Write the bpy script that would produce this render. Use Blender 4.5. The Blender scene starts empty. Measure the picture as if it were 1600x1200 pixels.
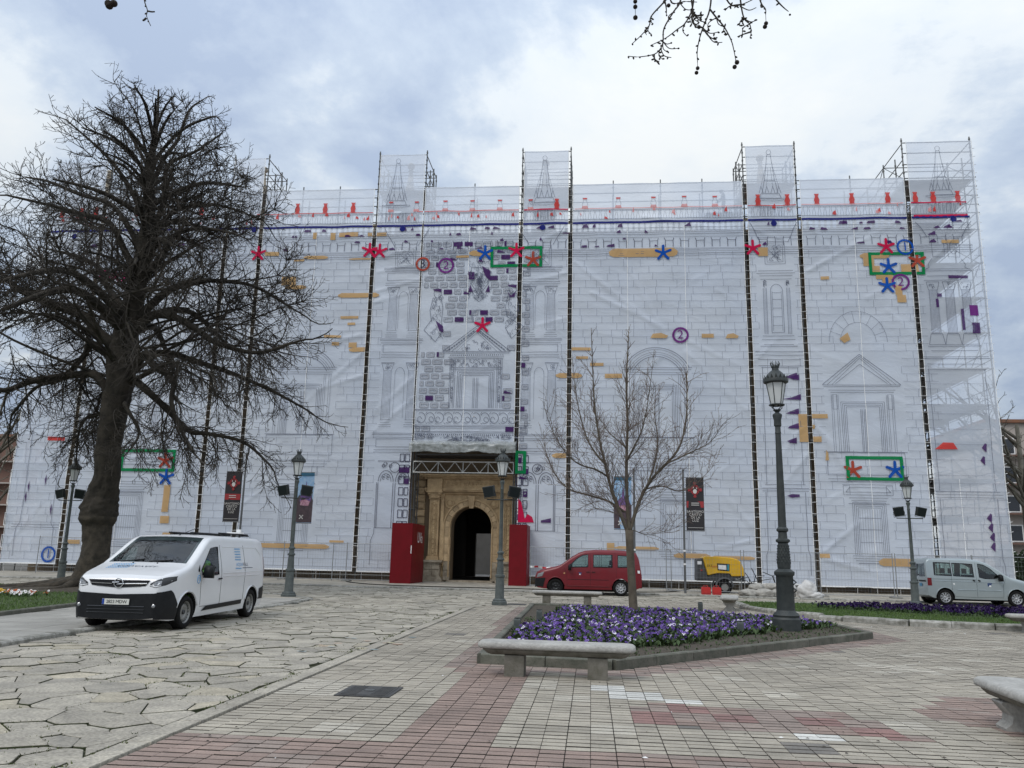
import bpy, bmesh, math, random
from mathutils import Vector, Matrix, noise
import numpy as np
R = math.radians
PI = math.pi
sc = bpy.context.scene
col = sc.collection
random.seed(7)

# ------------------------------------------------------------------ camera
# place frame: x runs along the wrapped facade (to the right), y towards it, z up, metres
cam_d = bpy.data.cameras.new('camera')
cam = bpy.data.objects.new('camera', cam_d)
col.objects.link(cam)
cam_d.sensor_width = 36.0
cam_d.lens = 28.77
cam_d.clip_start = 0.05
cam_d.clip_end = 3000
cam.matrix_world = (Matrix.Translation((0, 0, 1.52)) @ Matrix.Rotation(0.09896, 4, 'Z')
     @ Matrix.Rotation(PI / 2 + 0.20758, 4, 'X') @ Matrix.Rotation(0.02308, 4, 'Z'))
sc.camera = cam

# ------------------------------------------------------------------ sky and sun
SUN_EL, SUN_AZ = 52.0, 215.0       # azimuth counted clockwise from +y
world = bpy.data.worlds.new('World')
sc.world = world
world.use_nodes = True
wn = world.node_tree.nodes
wl = world.node_tree.links
wn.clear()
w_out = wn.new('ShaderNodeOutputWorld')
w_bg = wn.new('ShaderNodeBackground')
w_bg.inputs['Strength'].default_value = 0.10
sky = wn.new('ShaderNodeTexSky')
sky.sky_type = 'NISHITA'
sky.sun_disc = False
sky.sun_elevation = R(SUN_EL)
sky.sun_rotation = R(SUN_AZ)
sky.air_density = 1.0
sky.dust_density = 2.0
w_tc = wn.new('ShaderNodeTexCoord')
w_sep = wn.new('ShaderNodeSeparateXYZ')
wl.new(w_tc.outputs['Generated'], w_sep.inputs[0])
def wmath(op, a, b=None, c=None):
 n = wn.new('ShaderNodeMath'); n.operation = op
 for i, v in enumerate((a, b, c)):
  if v is None: continue
  if isinstance(v, (int, float)): n.inputs[i].default_value = v
  else: wl.new(v, n.inputs[i])
 return n.outputs[0]
zc = wmath('MAXIMUM', w_sep.outputs['Z'], 0.0)
zd = wmath('ADD', zc, 0.22)
cx = wmath('DIVIDE', w_sep.outputs['X'], zd)
cy = wmath('DIVIDE', w_sep.outputs['Y'], zd)
w_cmb = wn.new('ShaderNodeCombineXYZ')
wl.new(cx, w_cmb.inputs[0]); wl.new(cy, w_cmb.inputs[1])
def wnoise(scale, detail, rough, off, dist=0.0):
 m = wn.new('ShaderNodeMapping'); m.inputs['Location'].default_value = off
 wl.new(w_cmb.outputs[0], m.inputs[0])
 n = wn.new('ShaderNodeTexNoise')
 n.inputs['Scale'].default_value = scale; n.inputs['Detail'].default_value = detail
 n.inputs['Roughness'].default_value = rough; n.inputs['Distortion'].default_value = dist
 wl.new(m.outputs[0], n.inputs['Vector'])
 return n.outputs[0]
n1 = wnoise(1.05, 9, 0.58, (4.3, 1.4, 0), 0.3)
n2 = wnoise(2.9, 8, 0.6, (8.1, 3.2, 0), 0.2)
cl = wmath('ADD', wmath('MULTIPLY', n1, 0.68), wmath('MULTIPLY', n2, 0.32))
def ramp(fac, stops):
 r = wn.new('ShaderNodeValToRGB')
 e = r.color_ramp.elements
 while len(e) > 1: e.remove(e[-1])
 e[0].position = stops[0][0]; e[0].color = (*stops[0][1], 1)
 for p, c in stops[1:]:
  k = e.new(p); k.color = (*c, 1)
 wl.new(fac, r.inputs[0])
 return r.outputs[0]
cloud_col = ramp(cl, [(0.41, (0.38, 0.46, 0.60)), (0.47, (0.50, 0.58, 0.69)), (0.515, (0.68, 0.735, 0.785)), (0.60, (0.76, 0.79, 0.80))])
# an overcast sky grows brighter from the horizon to the zenith
grad = wmath('MULTIPLY_ADD', zc, 8.5, 6.0)
w_mul = wn.new('ShaderNodeVectorMath'); w_mul.operation = 'SCALE'
wl.new(cloud_col, w_mul.inputs[0]); wl.new(grad, w_mul.inputs['Scale'])
w_mix = wn.new('ShaderNodeMix'); w_mix.data_type = 'RGBA'
w_mix.inputs['Factor'].default_value = 0.93
wl.new(sky.outputs[0], w_mix.inputs['A']); wl.new(w_mul.outputs[0], w_mix.inputs['B'])
wl.new(w_mix.outputs['Result'], w_bg.inputs['Color'])
wl.new(w_bg.outputs[0], w_out.inputs['Surface'])

sun_d = bpy.data.lights.new('sun', 'SUN')
sun_d.energy = 0.9
sun_d.angle = R(25)
sun_d.color = (1.0, 0.96, 0.9)
sun = bpy.data.objects.new('sun', sun_d)
col.objects.link(sun)
_a, _e = R(SUN_AZ), R(SUN_EL)
sdir = Vector((math.sin(_a) * math.cos(_e), math.cos(_a) * math.cos(_e), math.sin(_e)))
sun.rotation_euler = sdir.to_track_quat('Z', 'Y').to_euler()

sc.view_settings.view_transform = 'Standard'
sc.view_settings.look = 'None'
sc.view_settings.exposure = 0.36
sc.view_settings.gamma = 1.0
sc.view_settings.use_curve_mapping = False
sc.cycles.transparent_max_bounces = 24
sc.cycles.max_bounces = 8

# ------------------------------------------------------------------ helpers
def tag(o, label=None, cat=None, group=None, kind=None):
 if label: o['label'] = label
 if cat: o['category'] = cat
 if group: o['group'] = group
 if kind: o['kind'] = kind
 return o

def empty(name, loc=(0, 0, 0), rz=0.0):
 o = bpy.data.objects.new(name, None)
 o.empty_display_size = 0.3
 col.objects.link(o)
 o.location = loc
 o.rotation_euler = (0, 0, rz)
 return o

def copy_tree(o, parent=None):
 c = o.copy(); col.objects.link(c)
 if parent is not None: c.parent = parent
 for ch in [k for k in col.objects if k.parent == o]: copy_tree(ch, c)
 return c

class MB:
 def __init__(s): s.v = []; s.f = []; s.m = []
 def add(s, vs, fs, mi=0):
  b = len(s.v); s.v.extend(vs)
  for f in fs: s.f.append(tuple(b + i for i in f)); s.m.append(mi)
 def box(s, c, d, mi=0, rz=0.0):
  x, y, z = c; a, b, e = d[0] / 2, d[1] / 2, d[2] / 2
  cs, sn = math.cos(rz), math.sin(rz)
  vs = []
  for k in (-1, 1):
   for i, j in ((-1, -1), (1, -1), (1, 1), (-1, 1)):
    px, py = i * a, j * b
    vs.append((x + px * cs - py * sn, y + px * sn + py * cs, z + k * e))
  s.add(vs, [(3, 2, 1, 0), (4, 5, 6, 7), (0, 1, 5, 4), (1, 2, 6, 5), (2, 3, 7, 6), (3, 0, 4, 7)], mi)
 def bb(s, lo, hi, mi=0):
  s.box([(lo[i] + hi[i]) / 2 for i in range(3)], [hi[i] - lo[i] for i in range(3)], mi)
 def tube(s, pts, rad, n=6, mi=0, cap=True):
  pts = [Vector(p) for p in pts]
  if isinstance(rad, (int, float)): rad = [rad] * len(pts)
  b = len(s.v); up = None
  for i, p in enumerate(pts):
   t = (pts[min(i + 1, len(pts) - 1)] - pts[max(i - 1, 0)])
   t = t.normalized() if t.length > 1e-9 else Vector((0, 0, 1))
   if up is None: up = Vector((0, 0, 1)) if abs(t.z) < 0.9 else Vector((1, 0, 0))
   a = t.cross(up)
   if a.length < 1e-6: a = t.orthogonal()
   a.normalize(); c = t.cross(a); up = -c if False else up
   for k in range(n):
    q = 2 * PI * k / n
    w = p + (a * math.cos(q) + c * math.sin(q)) * rad[i]
    s.v.append((w.x, w.y, w.z))
  for i in range(len(pts) - 1):
   for k in range(n):
    k2 = (k + 1) % n
    s.f.append((b + i * n + k, b + i * n + k2, b + (i + 1) * n + k2, b + (i + 1) * n + k)); s.m.append(mi)
  if cap and n > 2:
   s.f.append(tuple(b + k for k in reversed(range(n)))); s.m.append(mi)
   e = b + (len(pts) - 1) * n
   s.f.append(tuple(e + k for k in range(n))); s.m.append(mi)
 def lathe(s, prof, n=16, c=(0, 0, 0), mi=0, sq=None):
  b = len(s.v)
  for r, z in prof:
   for k in range(n):
    q = 2 * PI * k / n + (PI / n if n <= 8 else 0)
    s.v.append((c[0] + r * math.cos(q), c[1] + r * math.sin(q), c[2] + z))
  for i in range(len(prof) - 1):
   for k in range(n):
    k2 = (k + 1) % n
    s.f.append((b + i * n + k, b + i * n + k2, b + (i + 1) * n + k2, b + (i + 1) * n + k)); s.m.append(mi)
  s.f.append(tuple(b + k for k in reversed(range(n)))); s.m.append(mi)
  e = b + (len(prof) - 1) * n
  s.f.append(tuple(e + k for k in range(n))); s.m.append(mi)
 def prism(s, poly, z0, z1, mi=0, bev=0.0, smi=None):
  # vertical prism over a counter-clockwise polygon, top edge drawn in by bev
  n = len(poly)
  cx = sum(p[0] for p in poly) / n; cy = sum(p[1] for p in poly) / n
  vs = [(p[0], p[1], z0) for p in poly]
  if bev > 0:
   vs += [(p[0], p[1], z1 - bev) for p in poly]
   for p in poly:
    dx, dy = cx - p[0], cy - p[1]; l = math.hypot(dx, dy) or 1
    vs.append((p[0] + dx / l * bev * 1.4, p[1] + dy / l * bev * 1.4, z1))
   fs = [(i, (i + 1) % n, n + (i + 1) % n, n + i) for i in range(n)]
   fs += [(n + i, n + (i + 1) % n, 2 * n + (i + 1) % n, 2 * n + i) for i in range(n)]
   fs.append(tuple(range(2 * n, 3 * n)))
   if smi is not None: s.add(vs, fs, mi); k = len(s.m) - len(fs); s.m[k:k + n] = [smi] * n; return
  else:
   vs += [(p[0], p[1], z1) for p in poly]
   fs = [(i, (i + 1) % n, n + (i + 1) % n, n + i) for i in range(n)] + [tuple(range(n, 2 * n))]
  s.add(vs, fs, mi)
 def wallprism(s, poly, y0, y1, mi=0):
  # polygon in (x, z) extruded from y0 (front) to y1
  n = len(poly)
  vs = [(p[0], y0, p[1]) for p in poly] + [(p[0], y1, p[1]) for p in poly]
  fs = [tuple(range(n)), tuple(reversed(range(n, 2 * n)))] + [(i, n + i, n + (i + 1) % n, (i + 1) % n) for i in range(n)]
  s.add(vs, fs, mi)
 def ico(s, c, r, mi=0, sub=1, sz=(1, 1, 1)):
  t = _ico(sub)
  s.add([(c[0] + v[0] * r * sz[0], c[1] + v[1] * r * sz[1], c[2] + v[2] * r * sz[2]) for v in t[0]], t[1], mi)
 def build(s, name, mat, parent=None, smooth=False, ang=None, loc=None):
  me = bpy.data.meshes.new(name)
  me.from_pydata(s.v, [], s.f)
  mats = mat if isinstance(mat, (list, tuple)) else [mat]
  for m in mats: me.materials.append(m)
  if len(mats) > 1: me.polygons.foreach_set('material_index', s.m)
  if smooth or ang:
   me.polygons.foreach_set('use_smooth', [True] * len(me.polygons))
   if ang: me.set_sharp_from_angle(angle=R(ang))
  me.update()
  o = bpy.data.objects.new(name, me)
  col.objects.link(o)
  if parent is not None: o.parent = parent
  if loc is not None: o.location = loc
  return o

_icos = {}
def _ico(sub):
 if sub not in _icos:
  bm = bmesh.new(); bmesh.ops.create_icosphere(bm, subdivisions=sub, radius=1.0)
  _icos[sub] = ([tuple(v.co) for v in bm.verts], [tuple(v.index for v in f.verts) for f in bm.faces]); bm.free()
 return _icos[sub]

def link(name, me, parent=None, loc=None):
 o = bpy.data.objects.new(name, me); col.objects.link(o)
 if parent is not None: o.parent = parent
 if loc is not None: o.location = loc
 return o

# ------------------------------------------------------------------ materials
def mat(name, colr, rough=0.7, metal=0.0, var=None, vscale=3.0, bump=0.0, bscale=20.0, spec=0.5, island=0.0, coat=0.0, detail=6, fine=None, obj_rand=0.0, ground=False):
 """Principled surface; var = second colour mixed in by noise; island = brightness change from piece to piece"""
 m = bpy.data.materials.new(name); m.use_nodes = True
 nt = m.node_tree; N = nt.nodes; L = nt.links
 b = N['Principled BSDF']
 b.inputs['Roughness'].default_value = rough
 b.inputs['Metallic'].default_value = metal
 b.inputs['Specular IOR Level'].default_value = spec
 b.inputs['Coat Weight'].default_value = coat
 b.inputs['Base Color'].default_value = (*colr, 1)
 tc = N.new('ShaderNodeTexCoord'); src = tc.outputs['Object']
 if ground: tc = N.new('ShaderNodeNewGeometry'); src = tc.outputs['Position']
 out = None
 if var:
  t = N.new('ShaderNodeTexNoise'); t.inputs['Scale'].default_value = vscale; t.inputs['Detail'].default_value = detail
  t.inputs['Roughness'].default_value = 0.62
  L.new(src, t.inputs['Vector'])
  r = N.new('ShaderNodeValToRGB'); r.color_ramp.elements[0].position = 0.36; r.color_ramp.elements[1].position = 0.66
  r.color_ramp.elements[0].color = (*colr, 1); r.color_ramp.elements[1].color = (*var, 1)
  L.new(t.outputs[0], r.inputs[0]); out = r.outputs[0]
 if fine:
  t = N.new('ShaderNodeTexNoise'); t.inputs['Scale'].default_value = fine[0]; t.inputs['Detail'].default_value = 3
  L.new(src, t.inputs['Vector'])
  mr = N.new('ShaderNodeMapRange'); mr.inputs['From Min'].default_value = 0.3; mr.inputs['From Max'].default_value = 0.7
  mr.inputs['To Min'].default_value = 1 - fine[1]; mr.inputs['To Max'].default_value = 1 + fine[1]
  L.new(t.outputs[0], mr.inputs[0])
  hs = N.new('ShaderNodeHueSaturation'); L.new(mr.outputs[0], hs.inputs['Value'])
  if out: L.new(out, hs.inputs['Color'])
  else: hs.inputs['Color'].default_value = (*colr, 1)
  out = hs.outputs[0]
 if island or obj_rand:
  hs = N.new('ShaderNodeHueSaturation')
  mr = N.new('ShaderNodeMapRange'); k = island or obj_rand
  mr.inputs['To Min'].default_value = 1 - k; mr.inputs['To Max'].default_value = 1 + k
  if island:
   g = N.new('ShaderNodeNewGeometry'); L.new(g.outputs['Random Per Island'], mr.inputs[0])
  else:
   g = N.new('ShaderNodeObjectInfo'); L.new(g.outputs['Random'], mr.inputs[0])
  L.new(mr.outputs[0], hs.inputs['Value'])
  if out: L.new(out, hs.inputs['Color'])
  else: hs.inputs['Color'].default_value = (*colr, 1)
  out = hs.outputs[0]
 if ground:      # broad stains and small dark pits of worn outdoor paving
  for sc_, d_, lo, hi, t0, t1 in ((0.55, 7, 0.35, 0.68, 0.84, 1.12), (ground, 4, 0.60, 0.72, 1.0, 0.62)):
   t = N.new('ShaderNodeTexNoise'); t.inputs['Scale'].default_value = sc_; t.inputs['Detail'].default_value = d_; t.inputs['Roughness'].default_value = 0.65; L.new(src, t.inputs['Vector'])
   mr = N.new('ShaderNodeMapRange'); mr.inputs['From Min'].default_value = lo; mr.inputs['From Max'].default_value = hi; mr.inputs['To Min'].default_value = t0; mr.inputs['To Max'].default_value = t1
   L.new(t.outputs[0], mr.inputs[0]); hs = N.new('ShaderNodeHueSaturation'); L.new(mr.outputs[0], hs.inputs['Value'])
   if out: L.new(out, hs.inputs['Color'])
   else: hs.inputs['Color'].default_value = (*colr, 1)
   out = hs.outputs[0]
 if out: L.new(out, b.inputs['Base Color'])
 if bump:
  t = N.new('ShaderNodeTexNoise'); t.inputs['Scale'].default_value = bscale; t.inputs['Detail'].default_value = 5
  L.new(src, t.inputs['Vector'])
  bp = N.new('ShaderNodeBump'); bp.inputs['Strength'].default_value = min(1.0, bump); bp.inputs['Distance'].default_value = 0.02
  L.new(t.outputs[0], bp.inputs['Height']); L.new(bp.outputs[0], b.inputs['Normal'])
 return m

M = {}
M['steel'] = mat('galvanised_steel', (0.16, 0.165, 0.16), 0.5, 0.6, var=(0.10, 0.10, 0.10), vscale=4)
M['deck'] = mat('scaffold_deck', (0.22, 0.21, 0.20), 0.8, var=(0.30, 0.28, 0.26), vscale=2)
M['iron'] = mat('painted_cast_iron', (0.022, 0.028, 0.029), 0.55, 0.0, var=(0.04, 0.047, 0.046), vscale=9, bump=0.15, bscale=60)
M['iron_grey'] = mat('weathered_cast_iron', (0.06, 0.072, 0.072), 0.6, 0.0, var=(0.10, 0.115, 0.11), vscale=7, bump=0.2, bscale=50)
M['milk'] = mat('milky_lantern_glass', (0.62, 0.64, 0.64), 0.35)
M['white'] = mat('white_strap', (0.8, 0.8, 0.8), 0.6)
M['black'] = mat('black_plastic', (0.007, 0.008, 0.010), 0.5, var=(0.012, 0.013, 0.015), vscale=8, spec=0.25)
M['rubber'] = mat('tyre_rubber', (0.010, 0.010, 0.010), 0.85, spec=0.2, bump=0.2, bscale=80)
M['dark'] = mat('dark_void', (0.01, 0.01, 0.01), 0.9)


# ------------------------------------------------------------------ printed sheets on the scaffold
FD = 45.0                     # distance of the sheets
_fr = random.Random(11)
folds = []
def fold(x0, z0, x1, z1, a=0.05, w=0.16): folds.append((x0, z0, x1, z1, a, w))
for p in (((9.9, 13.0), (13.5, 19.5)),):
 pass
for (a, b) in (((-1.0, 18.3), (5.0, 13.2)), ((0.0, 16.4), (4.6, 14.0)), ((1.5, 19.0), (4.8, 12.5)), ((4.8, 13.8), (8.4, 12.0)), ((3.8, 12.6), (1.8, 10.5)),
               ((5.2, 12.9), (8.5, 9.6)), ((8.5, 3.4), (6.2, 6.0)), ((8.4, 2.6), (6.6, 2.2)), ((3.0, 21.0), (8.3, 20.0)),
               ((-12.6, 18.7), (-8.5, 19.7)), ((-12.6, 17.8), (-9.6, 18.4)), ((-12.6, 16.6), (-9.3, 17.5)), ((-12.7, 15.9), (-10.3, 16.6)), ((-12.6, 20.2), (-10.4, 20.0)),
               ((-10.2, 11.4), (-12.7, 9.0)), ((-10.1, 10.2), (-12.6, 8.0)), ((-13.2, 12.9), (-16.5, 9.9)), ((-13.2, 11.5), (-16.0, 10.6)), ((-13.4, 13.9), (-17, 13.2)),
               ((-1.4, 20.3), (-4.0, 19.2)), ((-1.5, 17.6), (-3.6, 17.1)), ((-1.5, 14.9), (-3.9, 14.3)),
               ((12.1, 17.6), (17.2, 20.5)), ((12.1, 20.6), (13.8, 18.2)), ((12.0, 9.0), (14.8, 4.2)), ((12.1, 8.6), (13.4, 7.4)), ((12.2, 2.2), (14.4, 4.0)), ((12.1, 1.8), (15.0, 1.0)), ((17.4, 2.0), (15.2, 1.1)),
               ((18.0, 17.4), (20.6, 19.9)), ((11.4, 8.9), (9.3, 5.8)), ((11.5, 7.2), (10.2, 5.6)), ((9.0, 12.4), (10.5, 13.9)), ((9.0, 20.2), (11.3, 19.2)),
               ((-30.0, 6.8), (-26.8, 3.9)), ((-33.4, 1.5), (-31.5, 4.2)), ((-29.9, 12.5), (-26.0, 10.4)), ((-22.4, 8.2), (-24.6, 6.2)), ((-19.6, 9.0), (-16.6, 10.2)), ((-19.7, 4.0), (-17.0, 6.0))):
 fold(a[0], a[1], b[0], b[1], _fr.uniform(0.035, 0.065), _fr.uniform(0.08, 0.15))
for _ in range(80):
 x = _fr.uniform(-33, 21); z = _fr.uniform(1.5, 20); an = _fr.choice((-1, 1)) * _fr.uniform(0.25, 1.0); l = _fr.uniform(1.0, 3.2)
 fold(x, z, x + math.cos(an) * l, z + math.sin(an) * l, _fr.uniform(0.012, 0.032), _fr.uniform(0.07, 0.13))
_F = np.array(folds)
def disp(x, z):
 """how far the sheets bulge towards the street, for arrays"""
 d = 0.035 * np.sin(x * 1.9 + 0.4 * np.sin(z * 0.9)) * np.cos(z * 0.63 + x * 0.2) + 0.02 * np.sin(x * 3.1 + z * 1.3) + 0.012 * np.sin(z * 4.1 + 1.3 * np.sin(x * 1.1))
 for x0, z0, x1, z1, a, w in folds:
  m = (x > min(x0, x1) - 3 * w) & (x < max(x0, x1) + 3 * w) & (z > min(z0, z1) - 3 * w) & (z < max(z0, z1) + 3 * w)
  if not m.any(): continue
  xm, zm = x[m], z[m]
  dx, dz = x1 - x0, z1 - z0; L2 = dx * dx + dz * dz
  t = np.clip(((xm - x0) * dx + (zm - z0) * dz) / L2, 0, 1)
  q = ((xm - x0 - t * dx) ** 2 + (zm - z0 - t * dz) ** 2) / (w * w)
  d[m] += a * np.exp(-q) * (0.35 + 0.65 * (1 - t)) * (q < 9)
 return d
_bins = {}
for _f in folds:
 x0, z0, x1, z1, a, w = _f
 for i in range(int((min(x0, x1) - 3 * w) // 1), int((max(x0, x1) + 3 * w) // 1) + 1):
  for j in range(int((min(z0, z1) - 3 * w) // 1), int((max(z0, z1) + 3 * w) // 1) + 1):
   _bins.setdefault((i, j), []).append(_f)
def disp1(x, z):
 sn = math.sin
 d = 0.035 * sn(x * 1.9 + 0.4 * sn(z * 0.9)) * math.cos(z * 0.63 + x * 0.2) + 0.02 * sn(x * 3.1 + z * 1.3) + 0.012 * sn(z * 4.1 + 1.3 * sn(x * 1.1))
 for x0, z0, x1, z1, a, w in _bins.get((int(x // 1), int(z // 1)), ()):
  dx, dz = x1 - x0, z1 - z0
  t = ((x - x0) * dx + (z - z0) * dz) / (dx * dx + dz * dz); t = 0 if t < 0 else 1 if t > 1 else t
  q = ((x - x0 - t * dx) ** 2 + (z - z0 - t * dz) ** 2) / (w * w)
  if q < 9: d += a * math.exp(-q) * (0.35 + 0.65 * (1 - t))
 return d

def net_material(name='printed_netting', seethrough=0.20):
 m = bpy.data.materials.new(name); m.use_nodes = True
 nt = m.node_tree; N = nt.nodes; L = nt.links
 N.clear()
 out = N.new('ShaderNodeOutputMaterial')
 dif = N.new('ShaderNodeBsdfDiffuse'); tra = N.new('ShaderNodeBsdfTranslucent'); tp = N.new('ShaderNodeBsdfTransparent'); gl = N.new('ShaderNodeBsdfGlossy')
 tc = N.new('ShaderNodeTexCoord')
 n = N.new('ShaderNodeTexNoise'); n.inputs['Scale'].default_value = 0.22; n.inputs['Detail'].default_value = 6
 L.new(tc.outputs['Object'], n.inputs['Vector'])
 r = N.new('ShaderNodeValToRGB'); r.color_ramp.elements[0].position = 0.3; r.color_ramp.elements[1].position = 0.7
 r.color_ramp.elements[0].color = (0.75, 0.825, 0.96, 1); r.color_ramp.elements[1].color = (0.83, 0.885, 0.98, 1)
 L.new(n.outputs[0], r.inputs[0]); L.new(r.outputs[0], dif.inputs['Color']); L.new(r.outputs[0], tra.inputs['Color'])
 # creases of a few centimetres in the cloth
 mp = N.new('ShaderNodeMapping'); mp.inputs['Scale'].default_value = (0.6, 1, 1.1); mp.inputs['Rotation'].default_value = (0, 0.7, 0)
 L.new(tc.outputs['Object'], mp.inputs[0])
 b1 = N.new('ShaderNodeTexNoise'); b1.inputs['Scale'].default_value = 1.1; b1.inputs['Detail'].default_value = 5; b1.inputs['Roughness'].default_value = 0.6; b1.inputs['Distortion'].default_value = 1.2
 L.new(mp.outputs[0], b1.inputs['Vector'])
 bp = N.new('ShaderNodeBump'); bp.inputs['Strength'].default_value = 0.33; bp.inputs['Distance'].default_value = 0.10
 L.new(b1.outputs[0], bp.inputs['Height'])
 for s in (dif, tra): L.new(bp.outputs[0], s.inputs['Normal'])
 L.new(bp.outputs[0], gl.inputs['Normal']); gl.inputs['Roughness'].default_value = 0.45
 a = N.new('ShaderNodeMixShader'); a.inputs[0].default_value = 0.16
 L.new(dif.outputs[0], a.inputs[1]); L.new(tra.outputs[0], a.inputs[2])
 g = N.new('ShaderNodeMixShader'); g.inputs[0].default_value = 0.04
 L.new(a.outputs[0], g.inputs[1]); L.new(gl.outputs[0], g.inputs[2])
 c = N.new('ShaderNodeMixShader'); c.inputs[0].default_value = seethrough
 L.new(g.outputs[0], c.inputs[1]); L.new(tp.outputs[0], c.inputs[2])
 L.new(c.outputs[0], out.inputs['Surface'])
 return m
M['net'] = net_material(); M['net_open'] = net_material('open_printed_netting', 0.36)

def print_mat(name, colr, tp=0.15, var=None):
 m = bpy.data.materials.new(name); m.use_nodes = True
 nt = m.node_tree; N = nt.nodes; L = nt.links
 N.clear()
 out = N.new('ShaderNodeOutputMaterial')
 dif = N.new('ShaderNodeBsdfDiffuse'); dif.inputs['Color'].default_value = (*colr, 1)
 tc = N.new('ShaderNodeTexCoord'); n = N.new('ShaderNodeTexNoise'); n.inputs['Scale'].default_value = 1.3; n.inputs['Detail'].default_value = 5
 L.new(tc.outputs['Object'], n.inputs['Vector'])
 mr = N.new('ShaderNodeMapRange'); mr.inputs['To Min'].default_value = 0.8; mr.inputs['To Max'].default_value = 1.2
 L.new(n.outputs[0], mr.inputs[0])
 hs = N.new('ShaderNodeHueSaturation'); hs.inputs['Color'].default_value = (*colr, 1)
 L.new(mr.outputs[0], hs.inputs['Value']); L.new(hs.outputs[0], dif.inputs['Color'])
 t = N.new('ShaderNodeBsdfTransparent'); c = N.new('ShaderNodeMixShader'); c.inputs[0].default_value = tp
 L.new(dif.outputs[0], c.inputs[1]); L.new(t.outputs[0], c.inputs[2]); L.new(c.outputs[0], out.inputs['Surface'])
 return m
M['ink'] = print_mat('printed_grey_line', (0.13, 0.145, 0.2), 0.2)
M['ink_light'] = print_mat('printed_fine_line', (0.31, 0.335, 0.41), 0.35)
M['ink_dark'] = print_mat('printed_dark_line', (0.05, 0.05, 0.09), 0.1)
M['p_orange'] = print_mat('printed_ochre', (0.56, 0.36, 0.17))
M['p_purple'] = print_mat('printed_purple', (0.07, 0.025, 0.12))
M['p_red'] = print_mat('printed_red', (0.62, 0.06, 0.05))
M['p_crimson'] = print_mat('printed_crimson', (0.55, 0.015, 0.07), 0.05)
M['p_rust'] = print_mat('printed_rust_red', (0.40, 0.07, 0.045), 0.05)
M['p_blue'] = print_mat('printed_blue', (0.012, 0.085, 0.40), 0.05)
M['p_navy'] = print_mat('printed_navy', (0.02, 0.025, 0.17), 0.05)
M['p_green'] = print_mat('printed_green', (0.01, 0.22, 0.075), 0.05)
M['p_violet'] = print_mat('printed_violet', (0.16, 0.03, 0.20), 0.05)
M['p_hatch'] = print_mat('printed_hatching', (0.45, 0.47, 0.52), 0.2)
M['p_white'] = mat('clean_white_band', (0.86, 0.87, 0.88), 0.7)
M['p_magenta'] = print_mat('printed_magenta', (0.5, 0.02, 0.16), 0.05)
M['p_pink'] = print_mat('printed_pale_red', (0.80, 0.33, 0.32), 0.3)

def on(x, z, off=0.02):
 return (x, FD - disp1(x, z) - off - 0.02, z)

SHEETS = []      # x0, x1, z0, z1, object
def sheet(name, x0, x1, z0, z1, label, holes=()):
 st = 0.10
 nx = max(2, int((x1 - x0) / st)); nz = max(2, int((z1 - z0) / st))
 X, Z = np.meshgrid(np.linspace(x0, x1, nx + 1), np.linspace(z0, z1, nz + 1))
 D = disp(X, Z)
 # the hems pull in a little between their ties
 edge = 0.035 * np.sin(Z * 2 * PI / 1.0)
 hx = np.where(np.isclose(X, x0), np.abs(edge), 0) - np.where(np.isclose(X, x1), np.abs(edge), 0)
 mb = MB()
 mb.v = list(zip((X + hx).ravel().tolist(), (FD - D).ravel().tolist(), Z.ravel().tolist()))
 w = nx + 1
 mb.f = [(j * w + i, j * w + i + 1, (j + 1) * w + i + 1, (j + 1) * w + i) for j in range(nz) for i in range(nx)]
 mb.m = [0] * len(mb.f)
 e = empty(name, ((x0 + x1) / 2, FD, z0))
 e.location = (0, 0, 0)
 tag(e, label, 'printed sheet', 'printed mesh sheets laced over the scaffold')
 mb.build('netting', M['net_open'] if x0 > 17.5 else M['net'], e, smooth=True)
 SHEETS.append((x0, x1, z0, z1, e))
 return e

def layer_poly(mb, pts, off=0.02, mi=0):
 """a flat printed polygon in (x, z), cut into strips so that it lies on the cloth"""
 n = len(pts)
 area = sum(pts[i][0] * pts[(i + 1) % n][1] - pts[(i + 1) % n][0] * pts[i][1] for i in range(n))
 if area < 0: pts = list(reversed(pts))
 mb.add([on(p[0], p[1], off) for p in pts], [tuple(range(n))], mi)

def patch_rect(mb, x0, z0, x1, z1, off=0.02, mi=0, st=0.3):
 if x1 < x0: x0, x1 = x1, x0
 if z1 < z0: z0, z1 = z1, z0
 nx = max(1, int((x1 - x0) / st)); nz = max(1, int((z1 - z0) / st))
 b = len(mb.v)
 for j in range(nz + 1):
  for i in range(nx + 1):
   mb.v.append(on(x0 + (x1 - x0) * i / nx, z0 + (z1 - z0) * j / nz, off))
 w = nx + 1
 for j in range(nz):
  for i in range(nx):
   mb.f.append((b + j * w + i, b + j * w + i + 1, b + (j + 1) * w + i + 1, b + (j + 1) * w + i)); mb.m.append(mi)

def stroke(mb, pts, w=0.02, closed=False, off=0.02, mi=0, st=0.35):
 """printed line through (x, z) points"""
 if closed: pts = list(pts) + [pts[0]]
 for a, b in zip(pts, pts[1:]):
  dx, dz = b[0] - a[0], b[1] - a[1]; l = math.hypot(dx, dz)
  if l < 1e-5: continue
  nx_, nz_ = -dz / l * w / 2, dx / l * w / 2
  k = max(1, int(l / st)); base = len(mb.v)
  for i in range(k + 1):
   x, z = a[0] + dx * i / k, a[1] + dz * i / k
   mb.v.append(on(x + nx_, z + nz_, off)); mb.v.append(on(x - nx_, z - nz_, off))
  for i in range(k):
   mb.f.append((base + 2 * i, base + 2 * i + 1, base + 2 * i + 3, base + 2 * i + 2)); mb.m.append(mi)

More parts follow.
